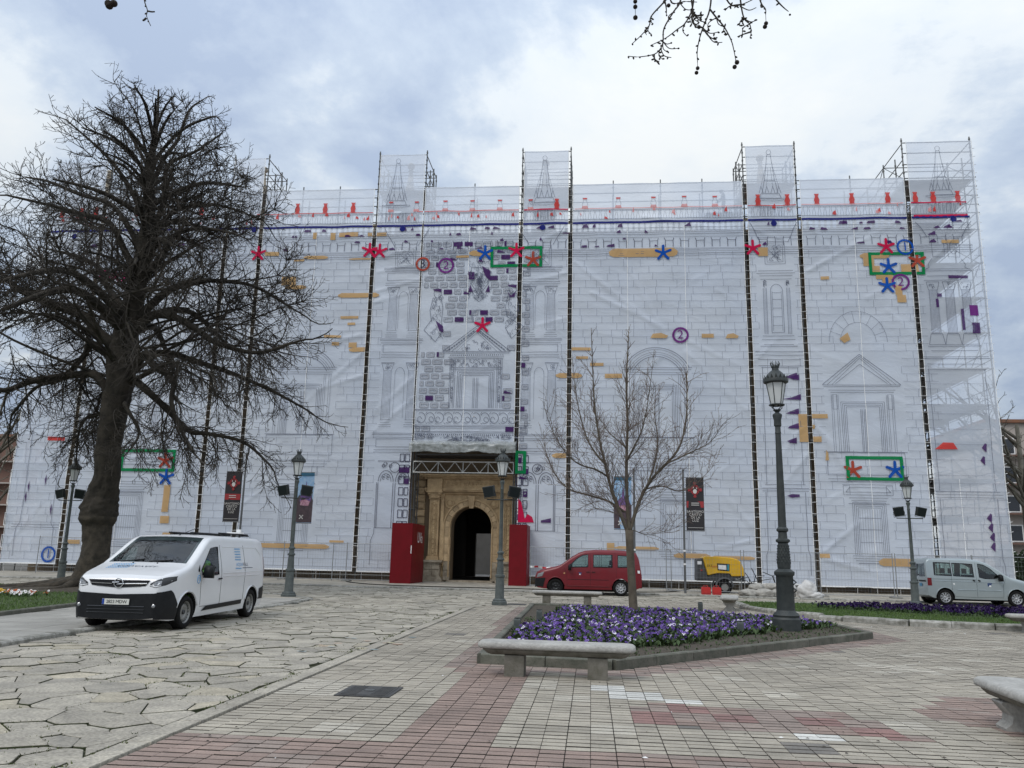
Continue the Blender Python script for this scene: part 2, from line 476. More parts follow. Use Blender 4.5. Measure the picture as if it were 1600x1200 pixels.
def rectline(mb, x0, z0, x1, z1, w=0.02, mi=0): stroke(mb, [(x0, z0), (x1, z0), (x1, z1), (x0, z1)], w, True, mi=mi)
def arc(cx, cz, rx, rz, a0, a1, n=16):
 return [(cx + rx * math.cos(R(a0 + (a1 - a0) * i / n)), cz + rz * math.sin(R(a0 + (a1 - a0) * i / n))) for i in range(n + 1)]

GAP = 0.12
sheet('printed_sheet', -33.75, -30.2 - GAP, 0.5, 25.3, 'tall mesh sheet at the far left end, blue ringed 1 near its foot')
sheet('printed_sheet', -30.2 + GAP, -22.15 - GAP, 0.5, 23.1, 'wide printed mesh sheet behind the big chestnut, green frame above a blue star')
sheet('printed_sheet', -22.15 + GAP, -19.95 - GAP, 0.52, 25.3, 'narrow tall mesh sheet between two dark gaps, right of the chestnut crown')
sheet('printed_sheet', -19.95 + GAP, -12.93 - GAP, 0.52, 23.1, 'printed mesh sheet with arched window drawing between the chestnut and the portal')
sheet('printed_sheet', -12.93 + GAP, -10.0 - 0.04, 0.5, 25.3, 'tall mesh sheet with paired columns drawn on it, left of the stone portal')
sheet('printed_sheet', -10.0 + 0.04, -4.15 - GAP, 7.65, 23.1, 'mesh sheet above the stone doorway with coat of arms and brick pattern')
sheet('printed_sheet', -4.15 + GAP, -1.25 - GAP, 0.5, 25.3, 'tall mesh sheet right of the portal, rust star in a green frame')
sheet('printed_sheet', -1.25 + GAP, 8.76 - GAP, 0.45, 23.1, 'wide mesh sheet behind the young bare tree, arched window and ringed 2')
sheet('printed_sheet', 8.76 + GAP, 11.74 - GAP, 0.4, 25.3, 'tall mesh sheet behind the near lamp, crimson star above a niche drawing')
sheet('printed_sheet', 11.74 + GAP, 17.76 - GAP, 0.35, 23.1, 'mesh sheet with triangular window gable above a green frame of two stars')
sheet('printed_sheet', 17.76 + GAP, 21.5, 0.3, 25.3, 'see-through mesh sheet at the right end, scaffold showing through it')
def sheet_at(x):
 for s in SHEETS:
  if s[0] - 0.13 <= x <= s[1] + 0.13: return s
 return None

# print, collected for each sheet and each ink
INK = {}
def ink(x, kind):
 s = sheet_at(x)
 if s is None: s = min(SHEETS, key=lambda q: min(abs(q[0] - x), abs(q[1] - x)))
 k = (id(s[4]), kind)
 if k not in INK: INK[k] = (MB(), s[4])
 return INK[k][0]
def clipx(x0, x1):
 """pieces of [x0, x1] that lie on sheets"""
 for s in SHEETS:
  a, b = max(x0, s[0] + 0.01), min(x1, s[1] - 0.01)
  if b - a > 0.03: yield a, b, s
def hline(x0, x1, z, w=0.02, kind='ink', zmax=None):
 for a, b, s in clipx(x0, x1):
  if s[2] < z < s[3]: stroke(ink((a + b) / 2, kind), [(a, z), (b, z)], w)
def hpatch(x0, z0, x1, z1, kind, off=0.026):
 if x1 < x0: x0, x1 = x1, x0
 for a, b, s in clipx(x0, x1): patch_rect(ink((a + b) / 2, kind), a, z0, b, z1, off)
def poly(pts, kind, off=0.026):
 layer_poly(ink(sum(p[0] for p in pts) / len(pts), kind), pts, off)
def line(pts, w=0.022, kind='ink', closed=False):
 stroke(ink(sum(p[0] for p in pts) / len(pts), kind), pts, w, closed)

# --- ashlar courses, left out where a drawing stands
BLANK = []   # x0, z0, x1, z1
def blank(x0, z0, x1, z1): BLANK.append((min(x0, x1), min(z0, z1), max(x0, x1), max(z0, z1)))
def blanked(x, z):
 for b in BLANK:
  if b[0] < x < b[2] and b[1] < z < b[3]: return True
 return False

WINS = []
def arched_window(cx):
 blank(cx - 2.0, 8.0, cx + 2.0, 13.3)
 for k, r in enumerate((1.0, 0.94, 0.86, 0.80, 0.74)):
  line(arc(cx, 11.75 - 0.6, 1.98 * r, 2.0 * r, 25, 155, 20), 0.03 if k in (0, 4) else 0.018)
 for z, w in ((12.0, 1.95), (11.88, 1.9), (11.72, 1.7), (11.6, 1.65)):
  hline(cx - w, cx + w, z, 0.022)
 for s in (-1, 1):
  for dx in (1.62, 1.5, 1.30, 1.2): line([(cx + s * dx, 8.1), (cx + s * dx, 11.6)], 0.016)
 for k in range(4):
  q = 1.1 - 0.09 * k; line([(cx - q, 8.1), (cx - q, 11.0 - 0.09 * k), (cx + q, 11.0 - 0.09 * k), (cx + q, 8.1)], 0.02)
 for dx in (-0.12, -0.06, 0.06, 0.12): line([(cx + dx, 8.1), (cx + dx, 10.6)], 0.02)
 rectline(ink(cx, 'ink'), cx - 1.95, 6.9, cx + 1.95, 8.05, 0.022)
 hline(cx - 2.05, cx + 2.05, 8.08, 0.03)
 for z, w in ((6.55, 1.95), (6.4, 1.75), (6.25, 1.6)): hline(cx - w, cx + w, z, 0.02)
 for s in (-1.05, 1.05): rectline(ink(cx, 'ink'), cx + s - 0.16, 5.75, cx + s + 0.16, 6.25, 0.018)
 m = ink(cx, 'ink_light')
 for i in range(9):
  a = random.uniform(cx - 1.7, cx + 1.5); z = 6.97 + 0.11 * i
  stroke(m, [(a, z), (a + 0.35, z + 0.01)], 0.012)
arched_window(3.6)
arched_window(-16.6)
arched_window(-26.4)

def gable_window(cx):
 blank(cx - 2.1, 7.3, cx + 2.1, 12.9)
 for k in range(3):
  o = 0.11 * k; line([(cx - 2.05 + o * 2.3, 11.05), (cx, 12.75 - o), (cx + 2.05 - o * 2.3, 11.05)], 0.03 if k in (0,) else 0.02)
 line([(cx - 1.35, 11.1), (cx, 12.2), (cx + 1.35, 11.1)], 0.022)
 for z, w in ((11.03, 2.05), (10.95, 2.0), (10.75, 1.75), (10.62, 1.65)): hline(cx - w, cx + w, z, 0.022)
 for s in (-1, 1):
  for dx in (1.62, 1.52, 1.34, 1.25): line([(cx + s * dx, 7.4), (cx + s * dx, 10.5)], 0.016)
  rectline(ink(cx, 'ink'), cx + s * 1.44 - 0.13, 9.7, cx + s * 1.44 + 0.13, 10.5, 0.014)
 for k in range(4):
  q = 1.12 - 0.09 * k; line([(cx - q, 7.4), (cx - q, 10.1 - 0.09 * k), (cx + q, 10.1 - 0.09 * k), (cx + q, 7.4)], 0.02)
 for dx in (-0.12, -0.05, 0.05, 0.12): line([(cx + dx, 7.4), (cx + dx, 9.7)], 0.02)
 rectline(ink(cx, 'ink'), cx - 2.0, 6.15, cx + 2.0, 7.35, 0.022); hline(cx - 2.15, cx + 2.15, 7.38, 0.03)
 for z, w in ((5.95, 2.0), (5.8, 1.9), (5.65, 1.3)): hline(cx - w, cx + w, z, 0.02)
 for s in (-1.1, 1.1): rectline(ink(cx, 'ink'), cx + s - 0.16, 5.1, cx + s + 0.16, 5.6, 0.018)
 # relieving arch of wedge stones above
 line(arc(cx, 13.45, 1.55, 1.75, 0, 180, 24), 0.018); line(arc(cx, 13.45, 0.95, 1.1, 0, 180, 20), 0.018)
 for a in range(20, 175, 20):
  line([(cx + 0.95 * math.cos(R(a)), 13.45 + 1.1 * math.sin(R(a))), (cx + 1.55 * math.cos(R(a)), 13.45 + 1.75 * math.sin(R(a)))], 0.015)
 blank(cx - 1.3, 13.5, cx + 1.3, 15.0)
gable_window(14.55)

def low_window(cx, z0=1.9):
 blank(cx - 1.2, z0 - 0.3, cx + 1.2, z0 + 3.7)
 hline(cx - 1.05, cx + 1.05, z0 + 2.75, 0.024)
 line([(cx - 1.15, z0 + 3.35), (cx - 0.95, z0 + 3.6), (cx + 0.95, z0 + 3.6), (cx + 1.15, z0 + 3.35)], 0.022)
 for z, w in ((3.35, 1.15), (3.2, 1.15), (3.05, 1.0), (2.9, 0.9)): hline(cx - w, cx + w, z0 + z, 0.022)
 for k in range(4):
  q = 0.85 - 0.09 * k; line([(cx - q, z0 + 0.1), (cx - q, z0 + 2.8 - 0.09 * k), (cx + q, z0 + 2.8 - 0.09 * k), (cx + q, z0 + 0.1)], 0.018)
 for k in range(9): line([(cx - 0.5 + 0.125 * k, z0 + 0.1), (cx - 0.5 + 0.125 * k, z0 + 2.45)], 0.014, 'ink_light')
 for z in (0.75, 1.4, 2.0): hline(cx - 0.55, cx + 0.55, z0 + z, 0.022)
 for z, w in ((0.05, 0.98), (-0.08, 0.95), (-0.2, 0.85), (-0.33, 0.72)): hline(cx - w, cx + w, z0 + z, 0.022)
for c in (14.55, 4.55, -16.6, -26.4): low_window(c)

def column_pair(cx, z0, z1, h=0.62, flute=True, only=None):
 for s in (-1, 1):
  c = cx + s * h; m = ink(c, 'ink')
  for z, w in ((0, 0.36), (0.12, 0.36), (0.25, 0.28), (0.4, 0.3)): stroke(m, [(c - w, z0 + z), (c + w, z0 + z)], 0.018)
  stroke(m, [(c - 0.25, z0 + 0.4), (c - 0.21, z1 - 0.55)], 0.02); stroke(m, [(c + 0.25, z0 + 0.4), (c + 0.21, z1 - 0.55)], 0.02)
  ml = ink(c, 'ink_light')
  for k in range(5): stroke(ml, [(c - 0.16 + 0.08 * k, z0 + 0.5), (c - 0.14 + 0.07 * k, z1 - 0.6)], 0.018)
  stroke(m, [(c - 0.22, z1 - 0.55), (c + 0.22, z1 - 0.55), (c + 0.36, z1 - 0.1), (c - 0.36, z1 - 0.1)], 0.02, True)
  for k in range(7):
   a = random.uniform(-0.2, 0.2); b = z1 - random.uniform(0.2, 0.45)
   stroke(m, arc(c + a, b, 0.06, 0.07, 0, 250, 6), 0.018)
  stroke(m, [(c - 0.4, z1 - 0.08), (c + 0.4, z1 - 0.08)], 0.022)
 line(arc(cx, z1 - 0.75, 0.28, 0.4, 0, 180, 12), 0.02)
 line([(cx - 0.28, z0 + 0.5), (cx - 0.28, z1 - 0.75)], 0.014); line([(cx + 0.28, z0 + 0.5), (cx + 0.28, z1 - 0.75)], 0.014)
def entabl(cx, z, w, rows=((0, 1.0), (0.14, 0.98), (0.3, 0.9), (0.75, 0.9), (0.85, 1.05), (1.0, 1.1), (1.08, 1.1))):
 for dz, k in rows: hline(cx - w * k, cx + w * k, z + dz, 0.024)
 line([(cx - w * 0.9, z + 0.3), (cx - w * 0.9, z + 0.75)], 0.02); line([(cx + w * 0.9, z + 0.3), (cx + w * 0.9, z + 0.75)], 0.02)
def panel(cx, z0, z1, w):
 m = ink(cx, 'ink')
 rectline(m, cx - w, z0, cx + w, z1, 0.02); rectline(m, cx - w + 0.12, z0 + 0.12, cx + w - 0.12, z1 - 0.12, 0.018)
 for k in range(16):
  x = random.uniform(cx - w + 0.25, cx + w - 0.25); z = random.uniform(z0 + 0.25, z1 - 0.25); a = random.uniform(0, 360)
  stroke(m, arc(x, z, 0.12, 0.12, a, a + 200, 6), 0.02)
 stroke(m, [(cx - w + 0.2, z0 + 0.2), (cx + w - 0.2, z1 - 0.4)], 0.018); stroke(m, [(cx + w - 0.2, z0 + 0.2), (cx - w + 0.2, z1 - 0.4)], 0.018)

for cx in (-10.95, -2.95):        # the two column bays beside the portal
 blank(cx - 1.1, 1.6, cx + 1.1, 19.4)
 column_pair(cx, 12.9 + 0.9, 16.9)
 entabl(cx, 12.6, 1.15); entabl(cx, 16.95, 1.15)
 column_pair(cx, 8.55, 12.35, 0.72)
 entabl(cx, 7.1, 1.3)
 panel(cx, 18.1 - 0.1, 19.3, 0.6)
 hline(cx - 0.8, cx + 0.8, 17.85, 0.02)
 for s in (-1, 1): line([(cx + s * 0.7, 19.35), (cx + s * 0.95, 19.8), (cx + s * 1.1, 20.0), (cx + s * 1.35, 20.5)], 0.03, 'ink')
 # tall blind tracery at the foot
 m = ink(cx, 'ink_dark')
 z1 = 6.6
 for dx in (-0.98, -0.9, -0.06, 0.06, 0.9, 0.98): stroke(m, [(cx + dx, 2.9), (cx + dx, z1 - 1.2)], 0.026)
 for s in (-1, 1):
  c = cx + s * 0.48
  stroke(m, arc(c, z1 - 1.15, 0.42, 0.62, 0, 180, 12), 0.03); stroke(m, arc(c, z1 - 1.15, 0.30, 0.45, 0, 180, 12), 0.022)
  for k in range(4): stroke(m, arc(c + 0.12 * (k % 2 * 2 - 1), z1 - 0.95 + 0.12 * (k // 2), 0.08, 0.08, 0, 300, 6), 0.024)
 stroke(m, arc(cx, z1 - 0.35, 0.28, 0.28, 0, 360, 16), 0.03)
 stroke(m, [(cx - 0.98, z1), (cx + 0.98, z1)], 0.03)
 for k in range(6): stroke(m, arc(cx + random.uniform(-0.8, 0.8), z1 - random.uniform(0.15, 0.5), 0.1, 0.1, random.uniform(0, 360), random.uniform(400, 620), 6), 0.024)
 stroke(m, [(cx - 1.15, 0.9), (cx - 1.15, 2.2), (cx - 1.0, 2.6), (cx - 1.0, 2.9), (cx + 1.0, 2.9)], 0.022)

# brick pattern of the printed portal
def rusticated(x0, x1, z0, z1, skip=()):
 row = 0; z = z1
 while z > z0 + 0.2:
  x = x0 + (0.0 if row % 2 else -0.35) + random.uniform(-0.05, 0.05)
  while x < x1:
   w = random.uniform(0.40, 0.56)
   a, b = max(x, x0), min(x + w, x1)
   cx_, cz_ = (a + b) / 2, z - 0.16
   s = sheet_at(cx_)
   if b - a > 0.16 and not any(q[0] < cx_ < q[2] and q[1] < cz_ < q[3] for q in skip) and s and a > s[0] and b < s[1] and cz_ - 0.15 > s[2]:
    m = ink(cx_, 'ink'); m2 = ink(cx_, 'p_hatch')
    stroke(m, [(a, z), (b, z), (b, z - 0.29), (a, z - 0.29)], 0.02, True)
    stroke(m2, [(a + 0.045, z - 0.045), (b - 0.045, z - 0.045), (b - 0.045, z - 0.245), (a + 0.045, z - 0.245)], 0.07, True, off=0.012)
    if b - a > 0.3: stroke(m, [(a + 0.1, z - 0.1), (b - 0.1, z - 0.1), (b - 0.1, z - 0.19), (a + 0.1, z - 0.19)], 0.016, True)
    if random.random() < 0.15:
     t = random.random(); k = 'p_purple'
     if t < 0.3: hpatch(a, z - 0.28, b, z - 0.02, k)
     elif t < 0.65: poly([(a, z - 0.29), (b, z - 0.29), (b - 0.15, z - 0.2), (a + 0.05, z - 0.12)], k)
     else: hpatch(a, z - 0.28, a + 0.12, z, k)
   x += w + 0.13
  z -= 0.42; row += 1
blank(-9.95, 1.0, -1.85, 20.0); blank(-12.8, 16.0, -9.5, 20.0)
sk = [(-8.1, 9.0, -4.95, 14.5), (-7.2, 15.6, -5.7, 18.9), (-9.7, 13.1, -8.4, 16.8), (-4.75, 13.6, -3.9, 17.2), (-9.0, 13.5, -8.5, 15)]
rusticated(-9.75, -3.95, 9.55, 19.6, sk)
rusticated(-10.3 + 0.35, -9.75, 0.9, 7.5, [])
rusticated(-3.95, -3.55, 0.9, 19.0, [])
rusticated(-10.05, -9.95, 8, 8.1, [])
rusticated(-9.85, -8.9, 7.7, 8.6); rusticated(-5.0, -4.3, 7.7, 8.6)
for z in np.arange(1.0, 7.0, 0.62):       # bigger blocks running down both sides of the doorway
 for x in (-10.55, -10.25, -3.95, -3.6):
  m = ink(x, 'ink_dark'); w = random.uniform(0.2, 0.3); stroke(m, [(x - w / 2, z), (x + w / 2, z), (x + w / 2, z + 0.42), (x - w / 2, z + 0.42)], 0.04, True)
  if random.random() < 0.25: hpatch(x - w / 2, z, x + w / 2, z + 0.3, 'p_purple')

# gabled window of the printed portal
def portal_window():
 cx = -6.55
 for k in range(4):
  o = 0.13 * k; line([(cx - 1.95 + o * 2, 12.95), (cx, 14.45 - o), (cx + 1.95 - o * 2, 12.95)], 0.035 if k % 2 == 0 else 0.02)
 for i in range(11):
  t = i / 11
  for s in (-1, 1):
   x = cx + s * (1.62 - 1.5 * t); z = 13.02 + 1.16 * t; line([(x, z), (x - s * 0.1, z + 0.075)], 0.07, 'ink')
 for z, w in ((12.93, 1.95), (12.84, 1.9), (12.6, 1.6), (12.5, 1.55), (12.0, 1.5), (11.9, 1.5)): hline(cx - w, cx + w, z, 0.03)
 for i in range(26): line([(cx - 1.5 + i * 0.12, 12.72), (cx - 1.44 + i * 0.12, 12.72)], 0.06)
 for i in range(70):
  x = random.uniform(cx - 1.4, cx + 1.4); z = random.uniform(12.08, 12.42); a = random.uniform(0, 360); line(arc(x, z, 0.06, 0.06, a, a + 200, 4), 0.02)
 for i in range(26):
  x = random.uniform(cx - 0.8, cx + 0.8); z = random.uniform(13.05, 13.05 + 0.75 * (1 - abs(x - cx) / 0.9)); a = random.uniform(0, 360); line(arc(x, z, 0.08, 0.08, a, a + 220, 5), 0.022)
 for k in range(4):
  q = 1.05 - 0.09 * k; line([(cx - q, 9.65), (cx - q, 11.8 - 0.09 * k), (cx + q, 11.8 - 0.09 * k), (cx + q, 9.65)], 0.026)
 for s in (-1, 1):
  for dx in (1.5, 1.42, 1.28, 1.2): line([(cx + s * dx, 9.65), (cx + s * dx, 12.5)], 0.022)
  for i in range(22):
   z = random.uniform(9.8, 12.4); a = random.uniform(0, 360); line(arc(cx + s * 1.35, z, 0.05, 0.07, a, a + 230, 4), 0.018)
 for dx in (-0.14, -0.06, 0.06, 0.14): line([(cx + dx, 9.65), (cx + dx, 11.4)], 0.022)
portal_window()
def crest():
 cx = -6.5
 for i in range(150):
  a = random.uniform(0, 360); r = abs(random.gauss(0, 1)) * 0.5
  x = cx + max(-0.62, min(0.62, math.cos(R(a)) * r)); z = 17.2 + max(-1.0, min(1.1, math.sin(R(a)) * r * 1.7)); b = random.uniform(0, 360)
  line(arc(x, z, 0.07, 0.09, b, b + 230, 5), 0.022)
 line([(cx - 0.5, 18.0), (cx + 0.5, 18.0), (cx + 0.5, 17.0), (cx, 16.3), (cx - 0.5, 17.0)], 0.03, closed=True)
 line(arc(cx, 18.45, 0.2, 0.22, 0, 360, 12), 0.03); line([(cx - 0.35, 16.2), (cx, 15.9), (cx + 0.35, 16.2)], 0.03)
 for k in range(7): line([(cx - 0.24 + 0.08 * k, 16.0), (cx - 0.09 + 0.03 * k, 16.7)], 0.02)
 poly([(cx - 0.68, 17.7), (cx - 0.3, 17.7), (cx - 0.3, 17.25), (cx - 0.62, 17.25)], 'p_purple')
 poly([(cx + 0.1, 18.1), (cx + 0.62, 17.8), (cx + 0.6, 17.2), (cx + 0.3, 17.5)], 'p_purple')
 poly([(cx - 0.15, 18.35), (cx + 0.18, 18.35), (cx + 0.02, 18.6)], 'p_purple')
 for s in (-1, 1): poly([(cx + s * 0.62, 16.5), (cx + s * 0.35, 16.5), (cx + s * 0.55, 16.95)], 'p_purple')
 line(arc(cx, 15.0, 0.38, 0.42, 0, 360, 20), 0.09, 'ink_light')
crest()
def figures():
 for cx, zt in ((-8.95, 16.8), (-4.55, 17.0)):
  s = 1 if cx < -6 else -1
  line(arc(cx, zt - 0.35, 0.22, 0.28, 0, 360, 12), 0.028)
  line([(cx - 0.25, zt - 0.6), (cx - 0.4, zt - 1.4), (cx - 0.3, zt - 2.0), (cx - 0.7 * s, zt - 2.6), (cx, zt - 3.3), (cx + 0.6 * s * 0.6, zt - 2.7), (cx + 0.3, zt - 2.0), (cx + 0.35, zt - 1.3), (cx + 0.22, zt - 0.6)], 0.03)
  for i in range(46):
   z = zt - random.uniform(0.5, 3.1); x = cx + random.uniform(-0.32, 0.32); a = random.uniform(0, 360); line(arc(x, z, 0.08, 0.13, a, a + 180, 5), 0.02)
  poly([(cx - 0.05, zt - 2.0), (cx + 0.4, zt - 2.35), (cx + 0.45, zt - 2.75), (cx + 0.2, zt - 2.65)], 'p_purple') if s > 0 else poly([(cx - 0.3, zt - 0.5), (cx - 0.1, zt - 0.75), (cx + 0.2, zt - 0.5), (cx + 0.1, zt - 0.85), (cx - 0.15, zt - 0.85)], 'p_purple')
  poly([(cx - 0.3, zt - 0.1), (cx + 0.25, zt - 0.1), (cx + 0.2, zt - 0.3), (cx - 0.2, zt - 0.2)], 'p_purple')
figures()
# scroll frieze and cornice over the doorway
def scroll_band():
 x0, x1, z0, z1 = -9.9, -3.9, 8.62, 9.5
 for z, w in ((9.55, 0.035), (9.5, 0.02), (8.66, 0.02), (8.58, 0.035), (8.48, 0.02), (8.3, 0.03), (8.22, 0.02)): hline(x0 - 0.1, x1 + 0.3, z, w)
 x = x0 + 0.3; k = 0
 while x < x1:
  s = 1 if k % 2 else -1
  line(arc(x, 9.08, 0.26, 0.3, -120 * s, 150 * s, 12), 0.032, 'ink'); line(arc(x + 0.07 * s, 9.0, 0.12, 0.14, 0, 300, 9), 0.028, 'ink')
  line([(x + 0.26, 9.3), (x + 0.36, 9.42)], 0.025); line([(x + 0.28, 8.8), (x + 0.38, 8.74)], 0.025)
  x += 0.52; k += 1
 for i in range(52): hline(x0 + 0.115 * i, x0 + 0.06 + 0.115 * i, 8.12, 0.07)
 for i in range(90):
  x = random.uniform(x0, x1); a = random.uniform(0, 360); line(arc(x, random.uniform(7.95, 8.04), 0.05, 0.04, a, a + 220, 4), 0.02)
 cx = -6.85
 for k, r in enumerate((2.15, 2.05, 1.85, 1.35, 1.27, 1.15)):
  line([p for p in arc(cx, 6.35, r, r * 0.78, 0, 180, 30) if p[1] > 7.68], 0.03 if k in (0, 3) else 0.02) if r * 0.78 + 6.35 > 7.7 else None
 for i in range(60):
  x = random.uniform(cx - 1.2, cx + 1.2); a = random.uniform(0, 360); line(arc(x, random.uniform(7.72, 7.9), 0.07, 0.06, a, a + 240, 5), 0.026)
scroll_band()

# niche column of the pier behind the near lamp
def pier(cx, cut=True):
 blank(cx - 1.0, 12.5, cx + 1.0, 20.0)
 for s in (-1, 1):
  line([(cx + s * 0.75, 19.3), (cx + s * 0.95, 19.7), (cx + s * 1.05, 20.0), (cx + s * 1.3, 20.5)], 0.03)
  for dx in (0.55, 0.72): line([(cx + s * dx, 13.9), (cx + s * dx, 16.6)], 0.02)
  for k in range(3): line([(cx + s * (0.59 + 0.04 * k), 13.9), (cx + s * (0.59 + 0.04 * k), 16.6)], 0.012, 'ink_light')
  for k in range(8): line(arc(cx + s * 0.62, random.uniform(16.7, 17.0), 0.08, 0.08, 0, 260, 5), 0.02)
  line([(cx + s * 0.95, 12.0), (cx + s * 0.95, 5.6)], 0.024); line([(cx + s * 1.02, 5.2), (cx + s * 1.02, 2.2), (cx + s * 1.12, 1.9), (cx + s * 1.12, 0.9)], 0.026)
 for z, w in ((20.0, 1.1), (19.6, 0.95), (19.35, 0.8), (17.6, 0.95), (17.45, 1.05), (17.3, 0.9), (17.1, 0.85), (13.8, 0.85), (13.6, 0.9), (13.3, 0.8), (13.2, 1.0), (12.9, 1.3), (12.7, 1.3), (12.45, 1.15), (12.1, 1.15), (12.0, 1.0), (5.6, 1.05), (5.4, 1.2), (5.25, 1.2)):
  hline(cx - w, cx + w, z, 0.024)
 panel(cx, 18.0, 19.25, 0.55)
 line(arc(cx, 16.4, 0.33, 0.4, 0, 180, 12), 0.024); line([(cx - 0.33, 16.4), (cx - 0.33, 14.0), (cx + 0.33, 14.0), (cx + 0.33, 16.4)], 0.024)
 for z in (14.4, 14.9, 15.4, 15.9, 16.3): hline(cx - 0.25, cx + 0.25, z, 0.02)
 line([(cx - 0.25, 14.1), (cx - 0.25, 16.4)], 0.016); line([(cx + 0.25, 14.1), (cx + 0.25, 16.4)], 0.016)
pier(10.3)
# columns of the right end
def right_pier():
 cx = 19.55
 blank(18.1, 12.6, 21.0, 20.0); blank(18.5, 5.8, 21.6, 12.5)
 for dx in (-0.85, 0.0, 0.85):
  m = ink(19.6, 'ink'); c = cx + dx
  for a in (-0.24, 0.24): stroke(m, [(c + a, 13.9), (c + a * 0.9, 16.4)], 0.022)
  ml = ink(19.6, 'ink_light')
  for k in range(6): stroke(ml, [(c - 0.17 + 0.068 * k, 13.9), (c - 0.17 + 0.068 * k, 16.4)], 0.03)
  stroke(m, [(c - 0.24, 16.4), (c + 0.24, 16.4), (c + 0.34, 16.85), (c - 0.34, 16.85)], 0.024, True)
  for k in range(5): stroke(m, arc(c + random.uniform(-0.2, 0.2), random.uniform(16.5, 16.8), 0.06, 0.06, 0, 260, 5), 0.024)
  stroke(m, [(c - 0.3, 13.9), (c + 0.3, 13.9), (c + 0.42, 13.3), (c - 0.42, 13.3)], 0.022, True)
 for z, w in ((20.2, 1.5), (19.9, 1.35), (19.5, 1.1), (17.6, 1.2), (17.5, 1.3), (17.2, 1.1), (16.95, 1.3), (13.2, 1.35), (12.95, 1.2), (12.6, 1.7), (12.5, 1.75), (12.2, 1.5), (11.9, 1.5), (5.35, 1.6), (5.2, 1.75), (5.05, 1.75)):
  hline(cx - w, cx + w, z, 0.024)
 for s in (-1, 1):
  rectline(ink(19.6, 'ink'), cx + s * 0.42 - 0.32, 18.3, cx + s * 0.42 + 0.32, 19.4, 0.022)
  line([(cx + s * 1.45, 11.9), (cx + s * 1.4, 5.4)], 0.022); line([(cx + s * 1.42, 5.0), (cx + s * 1.4, 2.0), (cx + s * 1.5, 1.6), (cx + s * 1.5, 0.8)], 0.024)
  line([(cx + s * 0.8, 18.2), (cx + s * 1.0, 17.9), (cx + s * 0.95, 17.7), (cx + s * 1.25, 17.55)], 0.024)
  line([(cx + s * 0.95, 19.5), (cx + s * 1.2, 20.0), (cx + s * 1.5, 20.4)], 0.03)
 stroke(ink(19.6, 'ink'), arc(cx + 0.42, 18.85, 0.2, 0.38, 0, 360, 16), 0.024)
 for z in np.arange(6.2, 11.8, 0.82): hline(cx - 1.42, cx + 1.42, z, 0.018, 'ink_light')
 for a in ((18.9, 16.0, 19.15, 16.2), (18.8, 15.4, 18.95, 15.9), (20.55, 13.9, 20.95, 14.5), (19.55, 17.05, 20.6, 17.22), (20.05, 14.1, 20.2, 15.3)): hpatch(a[0], a[1], a[2], a[3], 'p_purple')
 hpatch(20.5, 14.9, 20.95, 15.5, 'p_violet')
right_pier()
# the far left end, mostly behind the chestnut
line([(-33.0, 0.9), (-33.0, 2.5), (-32.8, 2.8), (-32.8, 8.2)], 0.026); line([(-30.7, 0.9), (-30.7, 2.5), (-30.9, 2.8), (-30.9, 8.2)], 0.026)
for z in (2.55, 2.7, 8.3, 8.5): hline(-33.3, -30.4, z, 0.026)
for x, z in ((-32.6, 5.2), (-31.6, 5.6), (-31.0, 3.9), (-32.7, 4.6)): poly([(x, z), (x + 0.05, z - 0.3), (x + 0.02, z - 0.7), (x - 0.06, z - 0.3)], 'p_purple')

# stone courses over the rest
def courses():
 z = 0.75; row = 0
 rng = random.Random(5)
 while z < 18.45:
  for x0, x1, z0s, z1s, e in SHEETS:
   if not (z0s < z < z1s): continue
   # horizontal joint, left out under drawings
   xs = np.arange(x0, x1, 0.35).tolist() + [x1]
   run = None
   for a, b in zip(xs, xs[1:]):
    ok = not blanked((a + b) / 2, z)
    if ok and run is None: run = a
    if (not ok or b == xs[-1]) and run is not None:
     end = b if ok else a
     if end - run > 0.1: stroke(ink((run + end) / 2, 'ink_light'), [(run, z), (end, z)], 0.02)
     run = None
   x = x0 + rng.uniform(0, 0.9)
   while x < x1:
    if not blanked(x, z + 0.2) and x > x0 + 0.05: stroke(ink(x, 'ink_light'), [(x, z), (x, z + 0.42)], 0.02)
    x += rng.choice((0.62, 0.8, 0.95, 1.15, 1.3))
  z += 0.42; row += 1
courses()

# cornice, modillions, balustrade, urns
for z, w in ((20.3, 0.025), (20.12, 0.02), (20.02, 0.02), (19.9, 0.025), (19.72, 0.02), (18.95, 0.02), (18.85, 0.02), (18.72, 0.03), (18.6, 0.02), (19.02, 0.02)):
 hline(-33.5, 21.0, z, w)
x = -33.2; k = 0
while x < 20.8:
 s = sheet_at(x)
 if s and s[0] + 0.05 < x < s[1] - 0.05:
  m = ink(x, 'ink_dark' if random.random() < 0.5 else 'ink')
  stroke(m, [(x - (0.05 if k % 2 else -0.05), 19.66), (x, 19.5), (x, 19.1)], 0.03)
  if k % 2: stroke(m, [(x, 19.5), (x + 0.44, 19.5)], 0.025)
 x += 0.44; k += 1
hpatch(-33.6, 20.60, 21.0, 20.73, 'p_navy')
hpatch(18.0, 20.70, 20.9, 20.82, 'p_crimson')
for c in ((-11.24, 20.47), (-2.87, 20.41), (10.33, 20.44), (20.11, 20.52), (-20.38, 20.54), (-31.9, 20.3)):
 poly(arc(c[0], c[1], 0.17, 0.17, 0, 360, 18)[:-1], 'p_navy', 0.03)
x = -33.3
